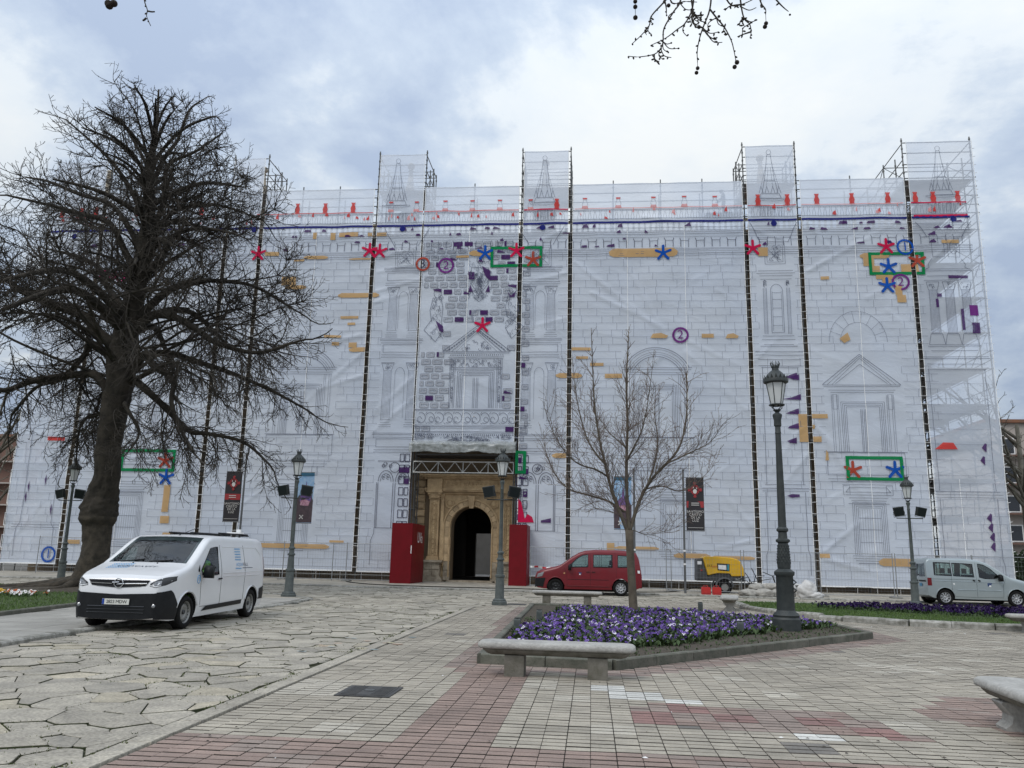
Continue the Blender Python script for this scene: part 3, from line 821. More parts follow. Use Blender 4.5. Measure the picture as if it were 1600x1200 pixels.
while x < 20.9:      # printed balusters
 s = sheet_at(x)
 if s and s[0] + 0.08 < x < s[1] - 0.08:
  m = ink(x, 'ink_light')
  stroke(m, [(x - 0.05, 20.85), (x - 0.09, 21.0), (x - 0.03, 21.3), (x - 0.06, 21.42)], 0.018)
  stroke(m, [(x + 0.05, 20.85), (x + 0.09, 21.0), (x + 0.03, 21.3), (x + 0.06, 21.42)], 0.018)
 x += 0.31
hline(-33.3, 20.9, 20.86, 0.03); hline(-33.3, 20.9, 21.46, 0.03)
for a, b, kd in ((-33.0, -29.9, 'p_red'), (-20.3, -13.1, 'p_red'), (-10.4, -4.3, 'p_red'), (-4.0, -1.4, 'p_crimson'), (-1.0, 8.6, 'p_pink'), (8.9, 11.6, 'p_red'), (11.9, 17.5, 'p_pink'), (17.9, 20.9, 'p_crimson')):
 hline(a, b, 21.55, 0.05 if kd != 'p_crimson' else 0.08, kd)
URN = ((-17.79, 21.65), (-16.07, 21.70), (-14.33, 21.67), (-12.01, 21.75), (-10.45, 21.76), (-8.70, 21.69), (-7.08, 21.70), (-5.43, 21.70), (-3.61, 21.75), (-2.06, 21.76), (-0.41, 21.65), (1.53, 21.65), (3.56, 21.61), (5.32, 21.69), (7.07, 21.62), (9.49, 21.69),
       (11.14, 21.70), (12.77, 21.70), (14.71, 21.70), (16.68, 21.70), (18.17, 21.75), (19.14, 21.73), (20.45, 21.74), (-32.93, 21.73), (-31.66, 21.70), (-30.73, 21.69), (-28.00, 21.68), (-23.87, 21.68), (-22.03, 21.69), (-20.20, 21.66))
for i, (ux, uz) in enumerate(URN):
 z = 21.58
 s = sheet_at(ux)
 if not s or not (s[0] + 0.15 < ux < s[1] - 0.15): continue
 body = [(-0.15, 0), (0.15, 0), (0.12, 0.08), (0.16, 0.24), (0.08, 0.48), (0.14, 0.63), (-0.14, 0.63), (-0.08, 0.48), (-0.16, 0.24), (-0.12, 0.08)]
 full = i in (0, 1, 2, 9, 15, 16, 17, 18, 19, 20, 21, 22) or i > 22
 kd = 'p_red' if full else 'p_pink'
 if full: poly([(ux + a, z + b) for a, b in body], kd)
 else:
  line([(ux + a, z + b) for a, b in body], 0.02, 'ink_light', True)
  poly([(ux - 0.19, z - 0.03), (ux + 0.19, z - 0.03), (ux + 0.15, z + 0.14), (ux - 0.15, z + 0.14)], 'p_pink'); poly([(ux - 0.11, z + 0.54), (ux + 0.11, z + 0.54), (ux + 0.13, z + 0.64), (ux - 0.13, z + 0.64)], 'p_red')
# obelisks drawn on the tower sheets
def drawn_obelisk(cx, k=1.0):
 for w0, z0, w1, z1 in ((0.62, 22.0, 0.5, 22.3), (0.45, 22.3, 0.30, 23.1), (0.28, 23.1, 0.1, 24.7)):
  line([(cx - w0 * k, z0), (cx - w1 * k, z1), (cx + w1 * k, z1), (cx + w0 * k, z0)], 0.022, 'ink', True)
 for d in (-0.5, -0.17, 0.17, 0.5): line([(cx + d - 0.12, 22.3), (cx + d, 22.75), (cx + d + 0.12, 22.3)], 0.02, 'ink'); line([(cx + d, 22.75), (cx + d * 0.4, 23.9)], 0.014, 'ink')
 line(arc(cx, 24.85, 0.13, 0.15, 0, 360, 12), 0.018, 'ink'); line(arc(cx, 21.95, 0.85, 0.12, 180, 360, 10), 0.02, 'ink'); hline(cx - 0.85, cx + 0.85, 21.98, 0.02)
 for d in np.arange(-0.6, 0.7, 0.2): line([(cx + d, 20.9), (cx + d, 21.5)], 0.024, 'ink'); line([(cx + d + 0.08, 20.9), (cx + d + 0.08, 21.5)], 0.014, 'ink')
for c in (-11.7, -2.8, 10.2, 19.6): drawn_obelisk(c)
# dabs of red and purple scattered along the cornice
rr = random.Random(3)
for i in range(170):
 x = rr.uniform(-33, 20.6); s = sheet_at(x)
 if not s or not (s[0] + 0.3 < x < s[1] - 0.3): continue
 if rr.random() < 0.42:
  z = rr.uniform(20.9, 21.4); w = rr.uniform(0.06, 0.22); poly([(x, z), (x + w, z - 0.03), (x + w * 0.8, z + rr.uniform(0.08, 0.35)), (x + 0.02, z + 0.15)], rr.choice(('p_pink', 'p_red')))
 else:
  z = rr.choice((19.15, 19.6, 20.0, 20.35)); w = rr.uniform(0.12, 0.5); poly([(x, z), (x + w, z), (x + w * rr.uniform(0.6, 1), z + rr.uniform(0.08, 0.25)), (x + w * 0.2, z + rr.uniform(0.05, 0.2))], 'p_purple')
for x, z in ((11.2, 12.3 - 0.9), (11.3, 11.3), (11.35, 10.2), (11.2, 9.4), (11.15, 8.6), (11.0, 7.8)):    # purple shards on the pier
 poly([(x, z), (x - 1.1 * rr.uniform(0.25, 1), z + 0.03), (x - 0.5, z + 0.14), (x - 0.1, z + 0.3), (x, z + 0.32)], 'p_purple')
for a in ((10.71, 5.00), ):
 poly([(a[0] - 0.35, a[1]), (a[0] - 0.1, a[1] - 0.1), (a[0] + 0.3, a[1] - 0.05), (a[0] + 0.3, a[1] + 0.08), (a[0] - 0.1, a[1] + 0.1)], 'p_purple')
for z in ((20.58, 4.00), (20.59, 3.51), (20.64, 3.03), (20.63, 2.54), (20.69, 7.67), (20.54, 6.99)):
 x, z = z; poly([(x, z - 0.25), (x + 0.05, z + 0.2), (x - 0.03, z + 0.25), (x - 0.22, z)], 'p_purple')
a = (18.08, 7.67); b = (19.23, 7.82)
poly([(a[0], a[1] - 0.1), (b[0], a[1] - 0.1), (b[0] - 0.2, b[1] + 0.1), (b[0] - 0.7, b[1] + 0.12)], 'p_red')
a = (-31.83, 7.66); b = (-30.76, 7.78)
poly([(a[0], a[1] - 0.08), (b[0], a[1] - 0.1), (b[0], b[1]), (a[0], b[1] + 0.02)], 'p_red')
a = (-4.12, 3.35); b = (-3.26, 4.43)
poly([(-3.97, a[1]), (-3.1, a[1]), (-3.2, a[1] + 0.3), (-3.45, a[1] + 0.45), (-3.6, a[1] + 0.2), (-3.8, b[1]), (-3.97, b[1] + 0.2)], 'p_crimson')
poly([((-2.72, 3.37)[0], a[1]), ((-2.17, 3.38)[0], a[1]), ((-2.17, 3.38)[0], a[1] + 0.25), ((-2.72, 3.37)[0], a[1] + 0.12)], 'p_purple')

# ochre patches
for p0, p1 in (((-17.17, 18.85), (-15.66, 18.63)), ((-17.75, 18.62), (-17.10, 18.49)), ((-14.41, 18.65), (-12.73, 18.55)), ((-14.92, 16.50), (-12.40, 16.21)), ((-14.67, 15.09), (-13.59, 14.93)), ((-14.22, 14.69), (-13.75, 14.54)), ((-15.56, 13.92), (-14.55, 13.77)), ((-15.06, 13.50), (-14.63, 13.30)),
               ((-14.07, 13.49), (-13.59, 13.19)), ((-14.05, 13.19), (-12.70, 12.92)), ((-18.41, 17.54), (-17.54, 17.01)), ((-18.17, 17.01), (-16.85, 16.76)), ((-19.58, 19.13), (-18.72, 18.87)), ((-16.69, 20.31), (-16.46, 19.90)), ((-15.62, 20.30), (-15.31, 19.84)), ((-15.10, 20.29), (-13.91, 20.02)), ((-13.33, 20.26), (-12.19, 20.04)),
               ((0.97, 19.04), (4.90, 18.52)), ((-7.93, 18.73), (-7.17, 18.60)), ((-7.18, 19.04), (-5.85, 18.70)), ((9.39, 19.00), (9.93, 18.49)), ((14.91, 18.58), (16.54, 18.26)), ((15.09, 18.27), (15.68, 17.81)), ((15.41, 17.82), (15.96, 17.36)), ((17.10, 17.91), (18.02, 17.45)),
               ((15.72, 17.29), (16.63, 17.05)), ((16.05, 17.06), (16.51, 16.83)), ((16.70, 16.68), (17.07, 16.12)), ((16.76, 16.12), (17.24, 15.68)), ((12.75, 17.24), (13.19, 17.05)), ((11.15, 9.42), (11.61, 7.89)), ((11.69, 9.42), (12.68, 9.18)), ((11.66, 8.83), (11.99, 8.62)),
               ((11.63, 8.20), (12.31, 7.89)), ((0.84, 2.35), (1.24, 1.96)), ((1.24, 2.19), (3.61, 2.01)), ((4.35, 1.89), (6.28, 1.64)), ((6.28, 1.80), (8.59, 1.62)), ((11.87, 2.03), (12.38, 1.81)), ((14.82, 1.86), (16.73, 1.46)), ((-18.63, 1.94), (-14.39, 1.69)), ((-14.42, 2.17), (-13.61, 2.05)),
               ((-24.34, 5.07), (-23.94, 3.55)), ((-24.37, 3.33), (-23.83, 2.91)), ((-2.18, 7.15), (-0.98, 6.88)), ((-1.17, 13.16), (-0.05, 12.98)), ((-0.87, 12.64), (-0.19, 12.49)), ((-0.08, 12.27), (0.67, 12.09)), ((-2.02, 11.68), (-0.51, 11.39)), ((0.74, 11.64), (1.70, 11.39)),
               ((6.12, 13.93), (6.78, 13.70)), ((19.36, 19.31), (20.29, 19.11)), ((-24.11, 2.40), (-23.06, 2.17)), ((-29.80, 1.89), (-29.00, 1.66)), ((-6.60, 9.20), (-6.56, 9.16))):
 xm = (p0[0] + p1[0]) / 2; h = (p0[1] - p1[1])
 x0, x1 = p0[0], p1[0]; z1, z0 = p0[1], p1[1]
 e = min(0.25, (x1 - x0) * 0.2)
 if x1 - x0 > 1.2: hpatch(x0 + e, z0, x1 - e, z1, 'p_orange'); ends = [(x0 + e, -1), (x1 - e, 1)]
 else:
  hpatch(x0, z0, x1, z1, 'p_orange'); ends = []
 for ex, s in ends:
  sh = sheet_at(ex + s * e)
  if sh and sh[0] < ex < sh[1]: poly([(ex, z0), (ex + s * e * 0.8, z0 + h * 0.2), (ex + s * e, z0 + h * 0.6), (ex, z1)], 'p_orange')
for c, w, h in (((3.78, 13.84), 0.5, 0.14), ((7.79, 13.81), 0.36, 0.13)):
 poly([(c[0] - w, c[1] - h), (c[0] + w * 0.8, c[1] - h), (c[0] + w, c[1]), (c[0] + w * 0.2, c[1] + h * 1.2), (c[0] - w * 0.7, c[1] + h * 0.8)], 'p_orange')
c = (13.85, 13.68); poly([(c[0] - 0.3, c[1] - 0.05), (c[0] - 0.05, c[1] - 0.3), (c[0] + 0.3, c[1] - 0.1), (c[0] + 0.15, c[1] + 0.3)], 'p_orange')
c = (12.54, 7.17); poly([(c[0] - 0.08, c[1] - 0.25), (c[0] + 0.1, c[1] - 0.25), (c[0] + 0.08, c[1] + 0.2), (c[0] - 0.02, c[1] + 0.3)], 'p_orange')

# pale welds running down the cloth
for x, z1 in (((-16.46, 20.47)[0], 20.4), ((2.04, 14.77)[0], 20.4), ((5.29, 14.75)[0], 20.4), ((14.71, 17.68)[0], 20.4), ((-7.18, 12.53)[0], 20.3), (-27.0, 20.0), (18.9 + 0.3, 6)):
 s = sheet_at(x)
 stroke(ink(x, 'p_white'), [(x, s[2] + 0.05), (x, z1)], 0.035)
 
for (k, kind), (mb, e) in list(INK.items()):
 nm = {'ink': 'printed_drawing', 'ink_light': 'printed_ashlar_lines', 'ink_dark': 'printed_dark_drawing', 'p_orange': 'ochre_patches', 'p_purple': 'purple_patches', 'p_navy': 'navy_band', 'p_white': 'weld_seam'}.get(kind, 'printed_colour')
 o = mb.build(nm, M[kind], e)
 o['kind'] = 'stuff'

# stars, ringed numbers and green frames: each a print of its own on its sheet
def asterisk(c, kind, r=0.46, w=0.15, rot=0):
 s = sheet_at(c[0]) or min(SHEETS, key=lambda q: min(abs(q[0] - c[0]), abs(q[1] - c[0])))
 mb = MB()
 for k, a in enumerate((90, 22, 158, -50, -130)):
  a += rot
  dx, dz = math.cos(R(a)), math.sin(R(a)); o = 0.034 + 0.002 * k
  p = [(c[0] + dx * r * t - dz * w / 2 * sg, c[1] + dz * r * t + dx * w / 2 * sg) for t, sg in ((0, 1), (0, -1), (1, -1), (1, 1))]
  layer_poly(mb, [p[0], p[1], (p[2][0] + p[1][0]) / 2 and p[2], (c[0] + dx * (r + w * 0.4), c[1] + dz * (r + w * 0.4)), p[3]], o)
 return mb.build('asterisk', M[kind], s[4])
for c, kd in (((-13.15, 19.12), 'p_crimson'), ((-12.56, 19.07), 'p_crimson'), ((-6.23, 18.87), 'p_blue'), ((-4.39, 19.00), 'p_crimson'), ((-3.40, 18.43), 'p_rust'), ((4.07, 18.73), 'p_blue'), ((9.10, 18.97), 'p_crimson'), ((16.38, 18.94), 'p_crimson'),
              ((16.44, 17.77), 'p_blue'), ((16.29, 16.65), 'p_blue'), ((18.00, 18.12), 'p_rust'), ((-6.25, 14.47), 'p_crimson'), ((13.82, 6.40), 'p_rust'), ((15.98, 6.43), 'p_blue'), ((-24.43, 6.46), 'p_rust'), ((-24.28, 5.51), 'p_blue'),
              ((-28.91, 17.69), 'p_magenta'), ((-28.14, 17.76), 'p_magenta'), ((-20.01, 19.01), 'p_crimson')):
 asterisk(c, kd)

FONT = None
def text_mesh(txt, size, extrude=0.0, spacing=1.0, align='CENTER'):
 cu = bpy.data.curves.new('lettering', 'FONT')
 cu.body = txt; cu.size = size; cu.align_x = align; cu.align_y = 'CENTER'; cu.space_character = spacing; cu.resolution_u = 3
 o = bpy.data.objects.new('lettering', cu); col.objects.link(o)
 dg = bpy.context.evaluated_depsgraph_get(); dg.update()
 me = bpy.data.meshes.new_from_object(o.evaluated_get(dg))
 bpy.data.objects.remove(o)
 v = [tuple(p.co) for p in me.vertices]; f = [tuple(p.vertices) for p in me.polygons]
 bpy.data.meshes.remove(me)
 return v, f

def ring_number(c, num, kind, r=0.40, w=0.12):
 s = sheet_at(c[0]); mb = MB()
 if kind == 'p_rust':
  stroke(mb, arc(c[0], c[1], r, r, 0, 360, 30), w, off=0.036)
 else: stroke(mb, arc(c[0], c[1], r, r, 0, 360, 30), w, off=0.036)
 o = mb.build('ring', M[kind], s[4])
 v, f = text_mesh(num, 0.72)
 t = MB(); t.add([on(c[0] + p[0], c[1] + p[1], 0.045) for p in v], f)
 t.build('numeral', M[kind if kind != 'p_rust' else 'ink_dark'], o)
ring_number((-9.90, 18.24), '3', 'p_rust', 0.37)
ring_number((-8.52, 18.14), '2', 'p_violet', 0.42)
ring_number((17.41, 18.92), '1', 'p_blue', 0.42)
ring_number((17.02, 16.86), '2', 'p_violet', 0.42)
ring_number((4.95, 13.86), '2', 'p_violet', 0.40)
ring_number((-30.81, 1.04), '1', 'p_blue', 0.40)
ring_number((-29.57, 17.69), '2', 'p_magenta', 0.34)

def frame(p0, p1, w=0.17):
 x0, x1, z1, z0 = p0[0], p1[0], p0[1], p1[1]
 for a, b, s in clipx(x0 - 0.05, x1 + 0.05):
  mb = MB()
  for z in (z0, z1): patch_rect(mb, max(a, x0 - w / 2), z - w / 2, min(b, x1 + w / 2), z + w / 2, 0.03)
  for x in (x0, x1):
   if a - 0.1 <= x <= b + 0.1: patch_rect(mb, x - w / 2, z0 - w / 2, x + w / 2, z1 + w / 2, 0.032)
  mb.build('green_frame', M['p_green'], s[4])
frame((-5.82, 19.18), (-2.95, 18.08)); frame((15.46, 18.53), (18.28, 17.37)); frame((13.56, 7.08), (16.33, 5.96)); frame((-27.06, 7.03), (-23.94, 5.92))
frame((-4.1, (-3.67, 7.17)[1]), ((-3.67, 7.17)[0], (-3.65, 6.07)[1]))

# white hems and the lacing across the dark gaps
for i, s in enumerate(SHEETS):
 x0, x1, z0, z1, e = s
 mb = MB()
 stroke(mb, [(x0 + 0.02, z0), (x0 + 0.02, z1)], 0.035, off=0.012); stroke(mb, [(x1 - 0.02, z0), (x1 - 0.02, z1)], 0.035, off=0.012)
 stroke(mb, [(x0, z0 + 0.03), (x1, z0 + 0.03)], 0.07, off=0.014)
 mb.build('hem', M['p_white'], e)
 lc = MB(); z = z0 + 0.3
 if i < len(SHEETS) - 1:
  nx = SHEETS[i + 1][0]
  while z < min(z1, SHEETS[i + 1][3]):
   zz = z + random.uniform(-0.08, 0.08)
   if zz > SHEETS[i + 1][2]: lc.tube([(x1 - 0.03, FD - 0.03, zz), (nx + 0.03, FD - 0.03, zz + random.uniform(-0.03, 0.03))], 0.014, 3, cap=False)
   z += random.choice((0.4, 0.5, 0.55))
 z = x0 + 0.3
 while z < x1 and z0 < 1:       # ties from the lower hem to the base rail
  lc.tube([(z, FD - 0.02, z0 + 0.05), (z + random.uniform(-0.03, 0.03), FD + 0.02, 0.02)], 0.012, 3, cap=False)
  z += random.uniform(0.9, 1.7)
 if i == len(SHEETS) - 1:
  z = 0.8
  while z < 25:
   lc.tube([(x1 - 0.02, FD, z), (x1 + 0.15, FD + 0.05, z + 0.05)], 0.014, 3, cap=False); z += 0.5
 if lc.f: tag(lc.build('lacing', M['white'], e), kind='stuff')


# ------------------------------------------------------------------ ground
M['earth'] = mat('far_ground', (0.17, 0.16, 0.145), 0.95, var=(0.12, 0.12, 0.11), vscale=0.3)
M['joint'] = mat('mossy_joint', (0.11, 0.10, 0.07), 0.95, var=(0.04, 0.055, 0.02), vscale=1.6, bump=0.5, bscale=40)
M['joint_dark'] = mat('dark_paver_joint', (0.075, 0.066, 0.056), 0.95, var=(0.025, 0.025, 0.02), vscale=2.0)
M['flag'] = mat('worn_limestone', (0.41, 0.375, 0.31), 0.85, var=(0.30, 0.275, 0.23), vscale=1.6, bump=0.5, bscale=26, island=0.16, fine=(36, 0.16), detail=9, ground=28.0)
M['flag_o'] = mat('worn_limestone_slab', (0.41, 0.375, 0.31), 0.85, var=(0.29, 0.265, 0.225), vscale=3.4, bump=0.6, bscale=30, obj_rand=0.12, fine=(34, 0.3), detail=9, ground=28.0)
M['flag_warm'] = mat('warm_limestone_slab', (0.47, 0.42, 0.325), 0.85, var=(0.33, 0.295, 0.23), vscale=4, bump=0.6, bscale=30, obj_rand=0.1, fine=(34, 0.24), detail=9, ground=28.0)
M['flag_dark'] = mat('grey_limestone_slab', (0.35, 0.32, 0.27), 0.85, var=(0.24, 0.222, 0.19), vscale=4, bump=0.6, bscale=30, obj_rand=0.1, fine=(34, 0.2), detail=9, ground=28.0)
PV = {}
for k, a, b in (('grey', (0.42, 0.378, 0.31), (0.325, 0.293, 0.242)), ('pale', (0.51, 0.47, 0.395), (0.43, 0.395, 0.335)), ('white', (0.64, 0.63, 0.59), (0.54, 0.53, 0.50)), ('pink', (0.315, 0.23, 0.195), (0.245, 0.183, 0.157)),
    ('rose', (0.285, 0.165, 0.148), (0.225, 0.138, 0.125)), ('dust', (0.32, 0.255, 0.22), (0.25, 0.20, 0.175)), ('dim', (0.215, 0.195, 0.175), (0.16, 0.15, 0.135))):
 PV[k] = mat('paver_' + k, a, 0.85, var=b, vscale=2.4, bump=0.35, bscale=60, island=0.09, fine=(50, 0.1), detail=8, ground=45.0)
 PV[k + '_o'] = mat('paver_piece_' + k, a, 0.85, var=b, vscale=5, bump=0.35, bscale=60, obj_rand=0.09, fine=(50, 0.12), detail=8, ground=45.0)
M['soil'] = mat('dark_soil', (0.05, 0.04, 0.03), 0.95, var=(0.085, 0.07, 0.05), vscale=9, bump=1.0, bscale=30)
M['kerb_dark'] = mat('mossy_dark_kerb', (0.15, 0.145, 0.12), 0.9, var=(0.085, 0.09, 0.07), vscale=5, bump=0.5, bscale=30, obj_rand=0.15, ground=20.0)
M['kerb_light'] = mat('pale_lichen_kerb', (0.40, 0.39, 0.36), 0.9, var=(0.16, 0.155, 0.13), vscale=6, bump=0.6, bscale=25, obj_rand=0.15, ground=20.0, detail=8)
M['grass_base'] = mat('lawn_soil', (0.035, 0.06, 0.014), 0.95, var=(0.055, 0.085, 0.02), vscale=3)
M['moss'] = mat('moss_tuft', (0.06, 0.085, 0.02), 0.9, var=(0.10, 0.11, 0.035), vscale=5)

mb = MB(); mb.add([(-400, -60, -0.03), (400, -60, -0.03), (400, 900, -0.03), (-400, 900, -0.03)], [(0, 1, 2, 3)])
tag(mb.build('ground', M['earth']), kind='structure')

def inpoly(x, y, P):
 c = False; n = len(P); j = n - 1
 for i in range(n):
  if (P[i][1] > y) != (P[j][1] > y) and x < (P[j][0] - P[i][0]) * (y - P[i][1]) / (P[j][1] - P[i][1]) + P[i][0]: c = not c
  j = i
 return c

# outlines, in metres
LEFT_EDGE = [(-8.4, -4), (-8.55, 8), (-8.95, 12.3), (-9.15, 15.3), (-9.0, 18.5), (-8.75, 21.0), (-8.75, 24.5), (-8.95, 26.3), (-10.2, 27.9), (-13.0, 29.6), (-18, 31.2), (-40, 34.5)]
PAV_EDGE = [(-3.42, -4), (-3.42, 24.9), (-2.7, 28.2), (-1.2, 30.4), (0.5, 31.4), (5.0, 31.9), (26, 32.3)]
FACADE_KERB = 36.6
flag_poly = LEFT_EDGE + [(-40, FACADE_KERB), (26, FACADE_KERB)] + list(reversed(PAV_EDGE))
LAWN = [(5.15, 31.4), (4.95, 29.8), (5.0, 28.0), (5.35, 26.3), (5.9, 24.6), (6.7, 23.3), (8.0, 22.3), (9.8, 21.8), (13, 21.7), (18, 21.9), (24, 22.4), (24, 31.5), (15, 31.6), (7.5, 31.6)]
BED = [(-1.55, 12.1), (0.30, 11.88), (5.75, 18.25), (5.55, 20.6), (1.6, 24.9), (-1.75, 25.3)]
LLAWN = [(-30, 14.0), (-16, 15.3), (-12.35, 16.6), (-12.6, 18.6), (-12.9, 20.6), (-13.1, 24.0), (-13.4, 27.5), (-15.5, 29.3), (-20.5, 29.6), (-34, 30.2)]
BENCH_SPOTS = [(-0.43, 11.0), (-0.8, 27.7), (4.25, 27.3), (5.0, 9.0), (10.6, 21.2)]

bed_b = MB(); bed_b.add([(p[0], p[1], 0.0) for p in flag_poly], [tuple(range(len(flag_poly)))])
fl = empty('flagstone_paving', (-6, 6, 0)); fl.location = (0, 0, 0); tag(fl, kind='structure')
bed_b.build('mortar_bed', M['joint'], fl)

def clip_cell(c, nb):
 P = [(c[0] - 1.1, c[1] - 1.1), (c[0] + 1.1, c[1] - 1.1), (c[0] + 1.1, c[1] + 1.1), (c[0] - 1.1, c[1] + 1.1)]
 for q in nb:
  mx, my = (c[0] + q[0]) / 2, (c[1] + q[1]) / 2; nx, ny = q[0] - c[0], q[1] - c[1]
  out = []; n = len(P)
  for i in range(n):
   a, b = P[i], P[(i + 1) % n]
   da = (a[0] - mx) * nx + (a[1] - my) * ny; db = (b[0] - mx) * nx + (b[1] - my) * ny
   if da <= 0: out.append(a)
   if (da < 0 < db) or (db < 0 < da):
    t = da / (da - db); out.append((a[0] + (b[0] - a[0]) * t, a[1] + (b[1] - a[1]) * t))
  P = out
  if len(P) < 3: return P
 return P
def inset(P, d):
 n = len(P); out = []
 L = []
 for i in range(n):
  a, b = P[i], P[(i + 1) % n]; dx, dy = b[0] - a[0], b[1] - a[1]; l = math.hypot(dx, dy)
  if l < 1e-6: continue
  nx, ny = -dy / l, dx / l; L.append((a[0] + nx * d, a[1] + ny * d, dx / l, dy / l))
 m = len(L)
 for i in range(m):
  x1, y1, a1, b1 = L[i - 1]; x2, y2, a2, b2 = L[i]; det = a1 * b2 - b1 * a2
  if abs(det) < 1e-4: out.append((x2, y2)); continue
  t = ((x2 - x1) * b2 - (y2 - y1) * a2) / det; out.append((x1 + a1 * t, y1 + b1 * t))
 return out
fr_ = random.Random(21)
GX, GY = 0.37, 0.30
seeds = {}
for j in range(-2, int((FACADE_KERB - 4.0) / GY) + 3):
 for i in range(-106, 75):
  seeds[(i, j)] = (i * GX + (0.18 if j % 2 else 0) + fr_.uniform(-0.19, 0.19), 4.0 + j * GY + fr_.uniform(-0.15, 0.15))
for k in list(seeds):          # some stones are left out so that their neighbours grow large
 if fr_.random() < 0.24: del seeds[k]
edge_stones = MB(); n_near = 0
cells = []
for (i, j), c in seeds.items():
 if not inpoly(c[0], c[1], flag_poly): continue
 if c[1] < 5.0 or abs(c[0]) > c[1] * 0.72 + 3.5: continue
 nb = [seeds[(i + a, j + b)] for a in range(-3, 4) for b in range(-3, 4) if (a or b) and (i + a, j + b) in seeds]
 P = clip_cell(c, nb)
 # trim at the paving edge and the left edge
 if len(P) < 3: continue
 P = [(max(p[0], -40), min(p[1], FACADE_KERB - 0.02)) for p in P]
 if c[1] < 25: P = [(min(p[0], -3.66), p[1]) for p in P]
 P = inset(P, fr_.uniform(0.003, 0.011))
 # cut corners a little
 Q = []
 n = len(P)
 for t in range(n):
  a, b, d = P[t - 1], P[t], P[(t + 1) % n]
  l1 = math.hypot(a[0] - b[0], a[1] - b[1]); l2 = math.hypot(d[0] - b[0], d[1] - b[1]); k = min(0.02, l1 * 0.2, l2 * 0.2)
  if l1 < 0.03 or l2 < 0.03: Q.append(b); continue
  Q.append((b[0] + (a[0] - b[0]) / l1 * k, b[1] + (a[1] - b[1]) / l1 * k)); Q.append((b[0] + (d[0] - b[0]) / l2 * k, b[1] + (d[1] - b[1]) / l2 * k))
 ar = sum(Q[t][0] * Q[(t + 1) % len(Q)][1] - Q[(t + 1) % len(Q)][0] * Q[t][1] for t in range(len(Q)))
 if ar < 0.03: continue
 cells.append((c[1], Q))
cells.sort(key=lambda t: t[0])
rest = MB()
for n, (yy, Q) in enumerate(cells):
 z = fr_.uniform(0.016, 0.036)
 if n < 300:
  s = MB(); cxx = sum(p[0] for p in Q) / len(Q); cyy = sum(p[1] for p in Q) / len(Q)
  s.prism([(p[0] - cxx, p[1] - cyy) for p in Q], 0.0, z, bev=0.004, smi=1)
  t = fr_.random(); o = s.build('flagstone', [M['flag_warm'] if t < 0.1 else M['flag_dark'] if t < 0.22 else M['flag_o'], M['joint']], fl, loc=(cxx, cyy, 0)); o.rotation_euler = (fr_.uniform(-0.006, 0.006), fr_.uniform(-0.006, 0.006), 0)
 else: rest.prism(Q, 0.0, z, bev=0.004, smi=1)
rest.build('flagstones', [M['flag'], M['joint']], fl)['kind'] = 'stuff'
# straight border slabs between flagstones and pavers
y = 4.0
while y < 24.9:
 l = fr_.uniform(0.7, 1.1); s = MB(); s.prism([(-0.10, 0.012), (0.10, 0.012), (0.10, l - 0.012), (-0.10, l - 0.012)], 0, 0.034, bev=0.006)
 s.build('border_slab', M['flag_o'], fl, loc=(-3.535, y, 0)); y += l

# tufts of moss and grass in the joints
tf = MB(); rt = random.Random(4)
def tuft(mb, x, y, z, s, n=5):
 for _ in range(n):
  a = rt.uniform(0, 2 * PI); h = s * rt.uniform(0.5, 1.2); w = s * 0.35
  dx, dy = math.cos(a), math.sin(a); ox, oy = rt.uniform(-s, s), rt.uniform(-s, s)
  mb.add([(x + ox - dy * w, y + oy + dx * w, z), (x + ox + dy * w, y + oy - dx * w, z), (x + ox + dx * h * 0.8, y + oy + dy * h * 0.8, z + h)], [(0, 1, 2)])
for yy, Q in cells:
 if yy > 24: break
 for t in range(len(Q)):
  a, b = Q[t], Q[(t + 1) % len(Q)]
  nz = noise.noise(Vector((a[0] * 0.5, a[1] * 0.5, 2.0)))
  if nz > -0.05 and rt.random() < 0.75:
   k = int(math.hypot(b[0] - a[0], b[1] - a[1]) / 0.05)
   for u in range(k):
    f = u / k; tuft(tf, a[0] + (b[0] - a[0]) * f, a[1] + (b[1] - a[1]) * f, 0.012, 0.016 + 0.012 * rt.random(), 2)
def weed_line(pts, dens=14, s=0.03, z=0.03):
 for a, b in zip(pts, pts[1:]):
  l = math.hypot(b[0] - a[0], b[1] - a[1]); n = int(l * dens)
  for u in range(n):
   f = rt.random(); x, y = a[0] + (b[0] - a[0]) * f, a[1] + (b[1] - a[1]) * f
   if noise.noise(Vector((x * 1.3, y * 1.3, 7))) > -0.08: tuft(tf, x + rt.gauss(0, 0.03), y + rt.gauss(0, 0.03), z, s * rt.uniform(0.6, 1.5), 4)
weed_line(LEFT_EDGE[1:9], 22, 0.035); weed_line([(-3.64, 5.5), (-3.64, 24)], 16, 0.018); weed_line([(-30, FACADE_KERB), (22, FACADE_KERB)], 10, 0.04)
tag(tf.build('moss_and_weeds', M['moss']), 'moss and small weeds growing in the paving joints', 'moss', kind='stuff')

